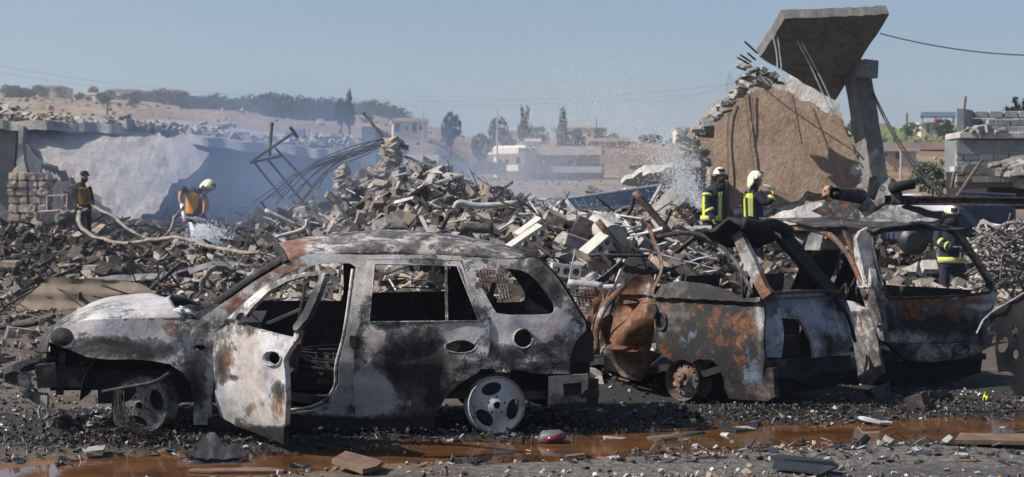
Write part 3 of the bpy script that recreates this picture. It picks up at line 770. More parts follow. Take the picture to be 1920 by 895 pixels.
    mb = MB(); mb.beam(fx.px(86, 740, -.05), fx.px(86, 760, -.05), .05, .05); mb.tube([fx.px(*p, -.05) for p in ell(84,770,9,13,14)+[(93,770)]], .011, 6); mb.build("tow_hook", 'suv_frame', car)
    mb = MB(); bb = [fx.pos(3.62+.06*math.sin(math.pi*t/10), .12*t, .42) for t in range(11)]
    bb = [at(3.58+.09*math.sin(math.pi*t/10), .32+.12*t, .43) for t in range(11)]; mb.tube(bb, .05, 6, flat=1.4); mb.build("bumper_beam", 'suv_in', car)
    # --- floor and burnt seat frames
    mb = MB(); rows = [[at(2.2-3.0*i/20, .12+1.55*j/12, .30+.04*float(NZ.fbm(i*.5, j*.5, 3))) for j in range(13)] for i in range(21)]; mb.sheet(rows, off=(0, 0, -.06)); mb.build("floor_pan", 'soot', car)
    def seat(s, dw, width):
        m = MB()
        for k in (0, 1):
            b = dw+k*width; m.tube(curve([at(s+.25, b, .50), at(s-.2, b, .47), at(s-.32, b, .7), at(s-.42, b, 1.12)], 5), .02, 6)
        for h, a in ((.47, 0), (.5, .25)): m.tube([at(s+a-.1, dw, h), at(s+a-.1, dw+width, h)], .018, 6)
        for k in range(7): z = .62+.07*k; m.tube(hang(at(s-.30-.1*(z-.6)/.5, dw, z), at(s-.30-.1*(z-.6)/.5, dw+width, z), -.02, 5), .006, 4)
        for k in range(6): m.tube(hang(at(s-.15+.07*k, dw, .49), at(s-.15+.07*k, dw+width, .49), .05, 6), .006, 4)
        m.box(at(s, dw+width/2, .36), (.45, width*.9, .1)); return m
    for dw in (.28, 1.02): seat(1.35, dw, .5).build("front_seat_frame", 'soot', car)
    m = seat(.42, .2, 1.4); m.build("rear_seat_frame", 'soot', car)
    mb = MB(); mb.sheet([[at(.12-.12*i/4, .22+.65*j/6, .5+.5*i/4) for j in range(7)] for i in range(5)], off=(.03, 0, 0)); mb.build("seat_back_panel", 'soot', car)
    mb = MB()
    for k in range(5): mb.tube(curve([at(1.9-.1*k, .3+.1*k, .95-.1*k), at(1.5, .25+.1*k, .6), at(1.2-.1*k, .2+.12*k, .45+.05*k)], 6), .006, 4)
    for k in range(26): mb.ball(at(U(.9, 2.), U(.15, .8), .36+U(0, .08)), (U(.02, .09), U(.02, .07), U(.01, .04)), 5, 4)
    mb.build("cabin_debris", 'suv_in', car)
    # --- front door, swung open towards the camera and sagging
    hx, hy = -2.185, 11.70; du = Vector((.614, -.79)).normalized()
    dpl = Plane((hx, hy), du, lambda s, z: (.62*(z-.86) if z > .86 else .04*((z-.55)/.3)**2) + .05*math.sin(s*3.2)*(.9-z))
    dpl.n = Vector((-du.y, du.x)); dpl.n = dpl.n if dpl.n.x > 0 else -dpl.n
    door = [(401,641),(399,680),(403,720),(402,750),(413,782),(441,800),(474,811),(507,824),(531,833),(534,796),(536,749),(533,702),(531,676),(542,656),(556,638),(577,598),(601,542),(611,513),(601,508),(568,511),(530,520),(497,535),(465,561),(441,584),(427,608),(408,622)]
    win = [(457,611),(474,575),(502,547),(535,528),(568,519),(598,516),(594,530),(570,580),(549,635),(507,624)]
    zs = [(470,815,80,18,0,.12),(480,690,40,40,0,-.26),(465,720,40,40,0,-.2),(425,760,20,30,0,-.22),(505,770,30,40,0,-.2),(420,690,14,28,0,.16),(455,708,22,9,0,.33),(515,740,16,26,0,.24),(505,812,40,14,0,.25),(430,665,12,40,1,.14),(480,765,26,16,1,.18),(520,765,14,30,1,.16),(470,640,60,10,0,-.1),(570,570,30,50,0,.16)]
    dr = panel("front_door", dpl, door, [win, ell(511,672,15,13), ell(450,597,7,12,14,.5)], .04, M['suv'], car, .03, zs, .012)
    mb = MB(); mb.tube([dpl.px(*p, -.006) for p in ell(511,672,17,14,22)+[(528,672)]], .006, 6); mb.build("handle_rim", 'suv_frame', dr, True)
    inner = [(412,640),(412,780),(470,800),(520,815),(528,700),(540,640),(460,618)]
    panel("door_inner_panel", dpl, inner, [ell(450,700,22,30), ell(495,720,16,24)], .02, M['suv_in'], dr, .06, (), .02, dw=.09)
    # --- wheels
    def wheel(name, c, rad, axis, mat, spin, wid=.19, steer=0):
        ax = Vector(axis).normalized(); e1 = ax.cross(Vector((0, 0, 1))).normalized(); e2 = e1.cross(ax)
        root = None
        holes = []
        for k in range(3):
            a = spin+k*2*math.pi/3; holes.append(ell(.60*math.cos(a), .60*math.sin(a), .22, .37, 18, a))
        lug = [ell(.30*math.cos(spin+k*2*math.pi/5+.3), .30*math.sin(spin+k*2*math.pi/5+.3), .045, .045, 8) for k in range(5)]
        v, tri = triangulate(ell(0, 0, .97, .97, 40), holes+lug+[ell(0, 0, .13, .13, 12)], .09)
        def at3(x, y, d): return c+(e1*x+e2*y)*rad+ax*d
        mb = MB(); N = len(v)
        prof = lambda r: -.035+.05*math.sin(min(1, r)*math.pi*.55)-(.0 if r < .9 else .0)
        F = [at3(p.x, p.y, prof(p.length)*-1*1.0) for p in v]; B = [q-ax*.02 for q in F]
        cnt = set((t[i], t[(i+1) % 3]) for t in tri for i in range(3))
        fs = list(tri)+[tuple(i+N for i in t)[::-1] for t in tri]+[(b, a, a+N, b+N) for a, b in cnt if (b, a) not in cnt]
        mb.v = F+B; mb.f = fs
        wh = mb.build(name, mat, car); wh.data.polygons.foreach_set("use_smooth", [True]*len(wh.data.polygons)); wh.data.set_sharp_from_angle(angle=.6)
        m = MB(); prof2 = [(1.0, .02), (1.03, .0), (1.0, -.02), (.93, -.03), (.86, -.09), (.86, -.14), (.97, -wid), (1.02, -wid-.01)]
        g = [[at3(r*math.cos(a), r*math.sin(a), d) for r, d in prof2] for a in [2*math.pi*k/40 for k in range(41)]]
        m.sheet(g); m.build("rim_barrel", mat, wh, True)
        m = MB(); m.tube([c-ax*.05, c-ax*.075], rad*.72, 24); m.tube([c-ax*.2, c-ax*.02], rad*.22, 12); m.build("brake_disc", 'soot', wh)
        for k in range(5):
            m = MB(); a = spin+k*2*math.pi/5+.3; q = at3(.30*math.cos(a), .30*math.sin(a), 0); m.tube([q-ax*.06, q-ax*.012], .012, 6); m.build("wheel_nut", 'rusty_rim', wh)
        return wh
    v3 = Vector((-n2.x, -n2.y, 0))
    a1 = (v3+Vector((-.30, 0, -.02))).normalized()
    wheel("front_wheel", P(263, 760, 11.72+.02), .215, a1, M['alloy_dark'], .75)
    wheel("rear_wheel", P(931, 760, 11.97), .212, (v3+Vector((.05, 0, .10))).normalized(), M['alloy'], 1.3)
    for dw in (.15,):
        for s, nm in ((2.61, "front_wheel"), (0, "rear_wheel")):
            mb = MB(); c = at(s, WID-.2, .2); q = Vector((n2.x, n2.y, 0)); mb.tube([c, c+q*.18], .2, 20); mb.build(nm, 'soot', car, True)
    for s in (0, 2.61): mb = MB(); mb.tube([at(s, .2, .24), at(s, 1.6, .24)], .045, 8); mb.build("axle", 'soot', car)
    mb = MB()                                    # tyre wires left by the fire
    for k in range(14):
        a = U(0, 6); mb.tube(curve([P(255+U(-45, -20), 745+U(-20, 30), 11.5), P(238+U(-20, 20), 790+U(-25, 10), 11.42), P(262+U(-20, 20), 806+U(-14, 6), 11.4), P(285+U(-10, 12), 815, 11.4)], 5), .004, 4)
    mb.tube(curve([P(192, 735, 11.6), P(230, 728, 11.55), P(290, 716, 11.5), P(318, 700, 11.6)], 6), .014, 6)
    mb.build("tyre_wire", 'steel_dark', car, True)
build_suv()
# ------------------------------------------------------------------ burnt hatchback, corner towards the camera
def steel_wheel(parent, c, rad, axis, mat, name="wheel"):
    ax = Vector(axis).normalized(); e1 = ax.cross(Vector((0, 0, 1))).normalized(); e2 = e1.cross(ax)
    holes = [ell(.68*math.cos(a), .68*math.sin(a), .07, .07, 8) for a in [k*math.pi/5 for k in range(10)]]
    v, tri = triangulate(ell(0, 0, .95, .95, 32), holes, .1); N = len(v)
    f = lambda r: .05*math.exp(-((r-.3)/.18)**2)-.03*(r > .8)-.01
    F = [c+(e1*p.x+e2*p.y)*rad+ax*f(p.length) for p in v]; B = [q-ax*.012 for q in F]
    cnt = set((t[i], t[(i+1) % 3]) for t in tri for i in range(3)); mb = MB()
    mb.v = F+B; mb.f = list(tri)+[tuple(i+N for i in t)[::-1] for t in tri]+[(b, a, a+N, b+N) for a, b in cnt if (b, a) not in cnt]
    wh = mb.build(name, mat, parent)
    m = MB(); pr = [(1.03, .035), (1.0, .0), (.9, -.03), (.85, -.1), (.95, -.17), (1.03, -.18)]
    m.sheet([[c+(e1*math.cos(a)+e2*math.sin(a))*rad*r+ax*d for r, d in pr] for a in [2*math.pi*k/36 for k in range(37)]]); m.build("rim_barrel", mat, wh, True)
    for k in range(4):
        a = k*math.pi/2+.4; q = c+(e1*math.cos(a)+e2*math.sin(a))*rad*.3; m = MB(); m.tube([q, q+ax*.06], .02, 6); m.build("wheel_stud", 'rusty_rim', wh)
    m = MB(); m.tube([c, c+ax*.075], rad*.16, 10); m.build("hub", 'rusty_rim', wh, True)
    return wh

def build_hatch():
    C = Vector((2.12, 13.3)); q = math.sqrt(.5)
    sw = lambda s, z: (.36*(z-.9) if z > .9 else .05*((z-.55)/.35)**2)
    L = Plane(C, (-q, q), sw); Rr = Plane(C, (q, q), lambda s, z: (.45*(z-.92) if z > .92 else .06*((z-.6)/.3)**2)+.10*abs(s-.68)**2)
    car = thing("burnt_hatchback", "rust streaked burnt hatchback crushed beside the pale SUV", "car", (2.0, 14.6, 0))
    fr = C+Vector((-q, q))*2.6
    door = [(1226,540),(1241,534),(1271,527),(1318,532),(1360,544),(1394,560),(1426,557),(1433,591),(1433,672),(1428,735),(1360,735),(1358,714),(1352,693),(1339,676),(1318,670),(1292,682),(1284,684),(1258,678),(1239,665),(1235,638),(1235,616),(1229,583)]
    z = [(1330,600,60,30,1,.06),(1290,575,40,25,1,.06),(1310,650,60,25,0,.10),(1340,560,60,14,0,.1),(1410,710,20,40,2,.22),(1390,650,40,30,2,.10),(1290,640,25,20,2,.14),(1395,600,20,40,1,.12),(1345,625,20,40,1,.05),(1425,600,8,60,0,-.14)]
    d = panel("rear_door", L, door, [ell(1241,602,6,13)], .03, M['car2'], car, .034, z, .014)
    mb = MB(); mb.tube([L.px(*p, -.01) for p in ell(1241,602,9,17,20)+[(1250,602)]], .009, 6); mb.build("handle_rim", 'car2', d, True)
    mb = MB(); mb.tube(curve([L.px(*p) for p in [(1224,447),(1267,438),(1301,438),(1335,450),(1364,473),(1386,503),(1412,552)]], 5), .022, 6, flat=.6); mb.tube([L.px(1390, 505), L.px(1393, 560)], .012, 5)
    mb.build("window_frame", 'steel_dark', d, True)
    mb = MB(); mb.tube(curve([L.px(*p, -.02) for p in [(1219,423),(1229,455),(1240,482),(1242,510),(1228,543),(1231,560)]], 5), [(.035, .014)]*26, 6); mb.build("bent_post", 'steel_rust', d)
    cq = [(1190,519),(1220,515),(1229,544),(1233,583),(1226,620),(1222,650),(1237,667),(1220,682),(1196,716),(1165,706),(1131,694),(1133,676),(1148,650),(1146,638),(1150,591),(1156,557),(1171,532)]
    z = [(1180,600,35,50,1,.16),(1200,660,30,20,1,.12),(1170,640,25,20,0,.12),(1215,545,12,30,0,-.1),(1160,690,30,16,0,-.1),(1225,600,10,60,0,.35),(1195,590,12,40,0,.1)]
    cpl = Plane(C, (-q, q), lambda s, z: sw(s, z)+.10*math.sin(z*9+s*4)+.09*math.sin(s*11+z*3)*(z < .85)-.12*(z < .45))
    panel("crumpled_quarter_panel", cpl, cq, [], .015, M['car2_rust'], car, .03, z, .035, cs=2.2)
    dp = [(1330,434),(1352,419),(1370,413),(1386,425),(1411,476),(1437,536),(1449,549),(1432,562),(1420,540),(1394,493),(1377,451),(1362,437),(1340,442)]
    panel("rear_pillar", L, dp, [], .06, M['car2'], car, .04, [(1400,480,40,80,0,-.12),(1430,540,20,30,1,.15)], .01, dw=-.02)
    tg = [(1434,553),(1452,547),(1510,549),(1565,546),(1583,558),(1600,595),(1606,613),(1594,662),(1525,671),(1522,636),(1513,619),(1498,599),(1468,597),(1466,671),(1434,670)]
    z = [(1490,565,50,14,2,.22),(1540,600,40,20,2,.2),(1445,630,14,50,2,.2),(1560,650,40,18,0,.10),(1500,548,60,5,1,.4),(1445,570,14,22,0,.12),(1570,570,20,14,0,.2),(1530,650,8,18,0,-.2)]
    tg_o = panel("tailgate", Rr, tg, [], .03, M['car2_blue'], car, .03, z, .018)
    mb = MB(); mb.tube(hang(Rr.px(1434, 550, -.02), Rr.px(1568, 547, -.02), -.01), .016, 6); mb.build("window_sill", 'steel_rust', tg_o)
    mb = MB(); mb.beam(Rr.px(1466, 634, .05), Rr.px(1500, 632, .05), .04, .03); mb.box(Rr.px(1495, 640, .14), (.4, .02, .4), (0, 0, q)); mb.build("lamp_housing", 'soot', car)
    panel("rear_bumper", Rr, [(1436,674),(1600,666),(1602,705),(1580,722),(1450,742),(1436,740)], [], .05, M['soot'], car, .06, [(1480,690,60,20,0,-.06)], .03, dw=.02)
    panel("corner_sill", L, [(1358,722),(1428,722),(1440,690),(1452,690),(1455,744),(1440,752),(1370,748)], [], .06, M['car2'], car, .04, [(1430,730,30,20,2,.15),(1430,735,30,14,0,-.1)], .008, dw=-.02)
    panel("right_rear_pillar", Rr, [(1460,420),(1480,432),(1520,480),(1568,538),(1580,556),(1556,556),(1545,540),(1500,490),(1465,452)], [], .07, M['soot'], car, .04, [(1540,520,30,30,0,-.06)], .006)
    # crumpled roof
    g = []
    for i in range(13):
        t = i/12; row = []
        for j in range(9):
            v = j/8; p = Rr.px(1388+(1478-1388)*t, 424+10*t, .0); b = p+Vector((-q, q, 0))*.42*v
            b.z += .05*math.sin(t*7+v*3)+.10*float(NZ.fbm(t*3, v*3, 3))-.10*v+.03*math.cos(t*3.1); row.append(b)
        g.append(row)
    mb = MB(); mb.sheet(g, off=(0, 0, -.03)); mb.build("roof", 'soot', car, True)
    mb = MB(); mb.tube(curve([Rr.px(1386, 418, -.04), Rr.px(1410, 425, -.07), Rr.px(1440, 421, -.05), Rr.px(1478, 436, -.03)], 6), [(.055, .03)]*19, 8); mb.build("roof_edge", 'soot', car, True)
    # wheel, axle, floor, insides, far side
    steel_wheel(car, P(1283, 713, 13.95), .175, (-q, -q*1.1, .05), 'rusty_rim')
    mb = MB(); c = P(1345, 718, 14.1); mb.tube([c, c+Vector((.16, .2, 0))], .19, 20); mb.build("brake_drum", 'soot', car)
    U2 = lambda s, t, z: Vector((C.x-q*s+q*t, C.y+q*s+q*t, z))
    mb = MB(); mb.sheet([[U2(.05+2.2*i/14, .05+1.3*j/8, .30+.08*float(NZ.fbm(i*.6, j*.6, 3))) for j in range(9)] for i in range(15)], off=(0, 0, -.06)); mb.build("floor_pan", 'soot', car)
    mb = MB(); mb.sheet([[U2(.2+2.1*i/10, 1.33+.02*math.sin(i), .3+.55*j/5) for j in range(6)] for i in range(11)], off=(.02, .02, 0)); mb.build("far_side_panel", 'soot', car)
    mb = MB()
    for s, t in ((.95, .1), (.75, .8)):
        for k in (0, .45): mb.tube(curve([U2(s, t+k, .45), U2(s+.1, t+k, .75), U2(s+.02, t+k, 1.12)], 5), .018, 6)
        mb.sheet([[U2(s+.03+.05*math.sin(j), t+.45*i/5, .5+.12*j) for j in range(6)] for i in range(6)], off=(.02, .01, 0))
    mb.build("seat_frame", 'soot', car)
    for k in range(9):
        mb = MB(); a = U2(U(.2, 1.9), U(.1, 1.1), U(.55, 1.05)); b = U2(U(.2, 1.9), U(.1, 1.1), U(.5, 1.15))
        mb.beam(a, b, U(.03, .12), U(.01, .03), U(0, 3)); mb.build("twisted_metal_strip", ('steel_rust', 'soot', 'car2_rust', 'steel_dark')[k % 4], car)
    mb = MB()
    mb.sheet([[U2(1.95+.3*i/8, .1+.05*math.sin(i*2+j)+.25*j/6, .35+.55*j/6+.05*math.sin(i*1.7)) for j in range(7)] for i in range(9)], off=(.02, .02, .01)); mb.build("crumpled_inner_panel", 'car2_rust', car)
    mb = MB(); mb.tube(curve([P(1172, 533, 14.4), P(1135, 575, 14.5), P(1120, 610, 14.5), P(1117, 660, 14.5)], 6), [(.03, .012)]*19, 6); mb.build("door_trim", 'car2_rust', car, True)
    mb = MB(); mb.tube(curve([Rr.px(1560, 558, -.03), Rr.px(1578, 585, -.04), Rr.px(1590, 610, -.03), Rr.px(1600, 640, -.02)], 6), .018, 6); mb.build("melted_cable", 'soot', car)
build_hatch()

# ------------------------------------------------------------------ burnt wagon seen from its tail
def build_wagon():
    C = Vector((3.33, 14.8)); u = Vector((.889, .458)).normalized(); b = Vector((-u.y, u.x))
    Rr = Plane(C, u, lambda s, z: (.35*(z-.95) if z > .95 else .05*((z-.6)/.35)**2)+.08*abs(s-.76)**2)
    L = Plane(C, b, lambda s, z: 0.); L.n = u
    L.w = lambda s, z: (.34*(z-.95) if z > .95 else .03)
    car = thing("burnt_wagon", "burnt out wagon with its empty rear window facing the camera", "car", (C.x+.6, C.y+1.6, 0))
    out = [(1606,448),(1614,434),(1628,426),(1735,419),(1783,424),(1810,445),(1837,488),(1864,536),(1869,563),(1858,584),(1846,640),(1815,640),(1740,644),(1697,642),(1660,641),(1636,579),(1620,510)]
    hole = smooth_poly([(1632,434),(1735,429),(1783,431),(1815,472),(1861,544),(1853,549),(1783,556),(1671,560),(1660,555),(1638,477)], it=1)
    z = [(1740,565,120,8,1,.30),(1750,590,70,18,1,.10),(1740,600,60,25,0,.02),(1840,560,25,20,0,-.2),(1690,600,30,30,0,.1),(1620,470,14,50,0,-.16),(1770,610,60,20,0,.12),(1840,500,30,60,1,.22),(1640,560,16,40,0,-.10),(1720,630,80,8,0,-.06)]
    t = panel("tailgate", Rr, out, [hole], .04, M['car3'], car, .032, z, .012)
    mb = MB(); mb.tube([Rr.px(*p, -.015) for p in hole+[hole[0]]], .014, 6); mb.build("window_seal", 'steel_dark', t)
    bm_ = [(1660,642),(1740,646),(1815,642),(1861,627),(1853,650),(1815,671),(1740,679),(1697,676)]
    bo = panel("rear_bumper", Rr, bm_, [], .06, M['car3'], car, .04, [(1780,655,60,14,0,-.05),(1690,660,30,20,0,.14)], .012, dw=-.02)
    mb = MB(); mb.tube([Rr.px(*p, -.035) for p in ell(1797,655,16,10,24,-.1)+[(1813,655)]], .006, 6); mb.build("oval_emblem", 'steel_dark', bo, True)
    panel("lower_skirt", Rr, [(1640,640),(1697,678),(1815,673),(1850,655),(1846,700),(1800,715),(1690,722),(1640,715)], [], .05, M['soot'], car, .06, (), .02, dw=.05)
    # near-side pillars and window frames
    mb = MB(); mb.beam(L.px(1582, 414, -.03), L.px(1652, 612, -.03), .03, .05); mb.build("rusty_pillar_strip", 'steel_rust', car)
    panel("rear_corner_pillar", L, [(1598,440),(1618,436),(1634,520),(1650,590),(1658,640),(1640,632),(1618,560),(1604,490)], [], .07, M['car3'], car, .03, [(1620,500,14,60,0,-.16)], .008)
    mb = MB(); mb.tube(curve([L.px(*p) for p in [(1470,429),(1500,428),(1530,431),(1562,446),(1592,482),(1612,525),(1624,560)]], 5), [(.035, .02)]*31, 6); mb.build("side_window_frame", 'steel_rust', car, True)
    panel("side_body_panel", L, [(1500,565),(1560,560),(1600,566),(1628,580),(1650,640),(1656,700),(1636,722),(1612,715),(1600,640),(1560,640),(1500,650)], [], .03, M['car3'], car, .04, [(1590,575,30,10,0,-.2),(1610,620,20,30,2,.12)], .03)
    W = lambda s, t, z: Vector((C.x+u.x*t+b.x*s, C.y+u.y*t+b.y*s, z))
    mb = MB(); mb.sheet([[W(.05+3.4*i/16, .05+1.4*j/8, .32+.1*float(NZ.fbm(i*.6, j*.6+5, 3))) for j in range(9)] for i in range(17)], off=(0, 0, -.06)); mb.build("floor_pan", 'soot', car)
    mb = MB(); mb.sheet([[W(.25+3.0*i/12, 1.42+.03*math.sin(i*1.3), .3+.6*j/5) for j in range(6)] for i in range(13)], off=(.02, 0, 0)); mb.build("far_side_panel", 'soot', car)
    mb = MB(); g = []
    for i in range(15):
        tt = i/14; g.append([W(.12+.2*v/8+1.6*v/8*(1-tt*.75), .12+tt*1.22, 1.50+.03*math.sin(tt*3.1)+.05*float(NZ.fbm(tt*4, v*.5, 3))+.10*(1-tt)*v/8) for v in range(9)])
    mb.sheet(g, off=(0, 0, -.025)); mb.build("roof", 'steel_dark', car, True)
    for s, t in ((1.35, .15), (1.5, .8)):
        mb = MB(); mb.sheet([[W(s+.12*math.sin(j*.8)+.03*math.sin(i*2), t+.42*i/6, .5+.13*j) for j in range(7)] for i in range(7)], off=(.03, .02, 0)); mb.build("seat_back", 'soot', car, True)
    mb = MB()
    for k in range(5): mb.tube(curve([W(.5+.2*k, .15+.1*k, .7), W(.9, .3+.12*k, .9+.05*k), W(1.3, .45+.1*k, .62)], 6), .014, 5)
    mb.tube([W(.9+.02*math.sin(a), .75+.19*math.cos(a), .86+.19*math.sin(a)) for a in [k*math.pi/10 for k in range(21)]], .014, 6); mb.build("cabin_wreckage", 'soot', car, True)
    steel_wheel(car, W(.75, .02, .21), .19, (-u.x, -u.y, 0), 'soot')
build_wagon()

# ------------------------------------------------------------------ crumpled fender at the right edge
def build_fender():
    pl = Plane((4.6, 14.05), (1, -.25), lambda s, z: .12*math.sin(s*5+z*3)+.25*(z-.5))
    root = thing("torn_fender", "black torn fender with punched holes at the right edge", "car part", (4.55, 14.0, 0))
    o = [(1831,624),(1842,600),(1858,585),(1890,566),(1925,545),(1990,540),(1990,745),(1905,742),(1890,720),(1872,700),(1866,660),(1868,620)]
    panel("sheet", pl, o, [ell(1881,647,9,15,12,.3), ell(1903,622,6,12,12,-.3), ell(1905,665,5,9,10), ell(1884,706,19,9,14)], .02, M['soot'], root, .035, [(1846,606,10,20,0,-.25)], .02)
    mb = MB(); mb.tube([pl.px(*p, -.02) for p in [(1831,625),(1843,600),(1858,586),(1892,566),(1925,546)]], .008, 5); mb.build("folded_edge", 'steel_grey', root)
    mb = MB(); c = Vector((4.62, 13.55, .28)); mb.sheet([[c+Vector((.12*d, .28*r*math.cos(a), .28*r*math.sin(a))) for r, d in ((.7, 0), (1, .1), (1.0, 1), (.7, 1.1))] for a in [2*math.pi*k/28 for k in range(29)]])
    tag(mb.build("loose_rim", 'rusty_rim', None, True), "rusty bare wheel rim standing at the right edge", "wheel rim")
build_fender()
# ------------------------------------------------------------------ big leaning slabs on the right
class Lean:
    """tilted surface: depth given by Y = y0 + a*(px-960)/1000 + b*z"""
    def __init__(s, y0, a, b): s.y0, s.a, s.b = y0, a, b
    def pt(s, px, py):
        Y = s.y0
        for _ in range(12): Y = s.y0+s.a*(px-960)/1000+s.b*(CAMZ-(py-HOR)/FPX*Y)
        return P(px, py, Y)

def slab(name, label, cat, lean, outline, thick, mat, step=.12, jag=.03, rough=.03, holes=(), parent=None, zones=(), back=None):
    """thick broken plate; outline in photo pixels, depth from its lean"""
    v, tri = triangulate(outline, list(holes), step*88, jag*88); N = len(v)
    a, b, c = lean.pt(*outline[0]), lean.pt(outline[0][0]+50, outline[0][1]), lean.pt(outline[0][0], outline[0][1]+50)
    nrm = (b-a).cross(c-a).normalized(); nrm = nrm if nrm.y > 0 else -nrm
    if back is not None: nrm = Vector(back).normalized()
    F = []; B = []
    for p in v:
        q = lean.pt(p.x, p.y); d = rough*2*float(NZ.fbm(q.x*1.6, q.z*1.6+3, 5)); F.append(q+nrm*d); B.append(q+nrm*(thick+rough*2*float(NZ.fbm(q.x*2+8, q.z*2, 4))))
    cnt = set((t[i], t[(i+1) % 3]) for t in tri for i in range(3)); mb = MB()
    mb.v = F+B; mb.f = list(tri)+[tuple(i+N for i in t)[::-1] for t in tri]+[(y, x, x+N, y+N) for x, y in cnt if (y, x) not in cnt]
    o = mb.build(name, mat, parent)
    if label: tag(o, label, cat)
    return o

def bits(n, spots, size, mat, label, name="concrete_chunk", cat="rubble", group=None, lumps=True, sink=.25, rot=True):
    """n single broken pieces at (px, py, Y) spots (py None: resting on the ground)"""
    out = []
    for k in range(n):
        px, py, Y = spots(k) if callable(spots) else spots[k % len(spots)]
        p = P(px, py, Y) if py is not None else gp(px, Y)
        s = U(*size)*.5; me = (LUMPS if lumps else CHUNKS)[R.randrange(len(LUMPS))].copy() if False else (LUMPS if lumps else CHUNKS)[R.randrange(len(LUMPS))]
        key = (me.name, mat)
        if key not in MESHC:
            m2 = me.copy(); m2.materials.clear(); m2.materials.append(M[mat]); MESHC[key] = m2
        o = bpy.data.objects.new(name, MESHC[key]); COL.objects.link(o)
        o.location = p+Vector((0, 0, s*(1-2*sink) if py is None else 0)); o.scale = (s*U(.75, 1.4), s*U(.7, 1.2), s*U(.55, 1.)); o.rotation_euler = (U(-.6, .6), U(-.6, .6), U(0, 6))
        tag(o, label, cat, group or label); out.append(o)
    return out
MESHC = {}

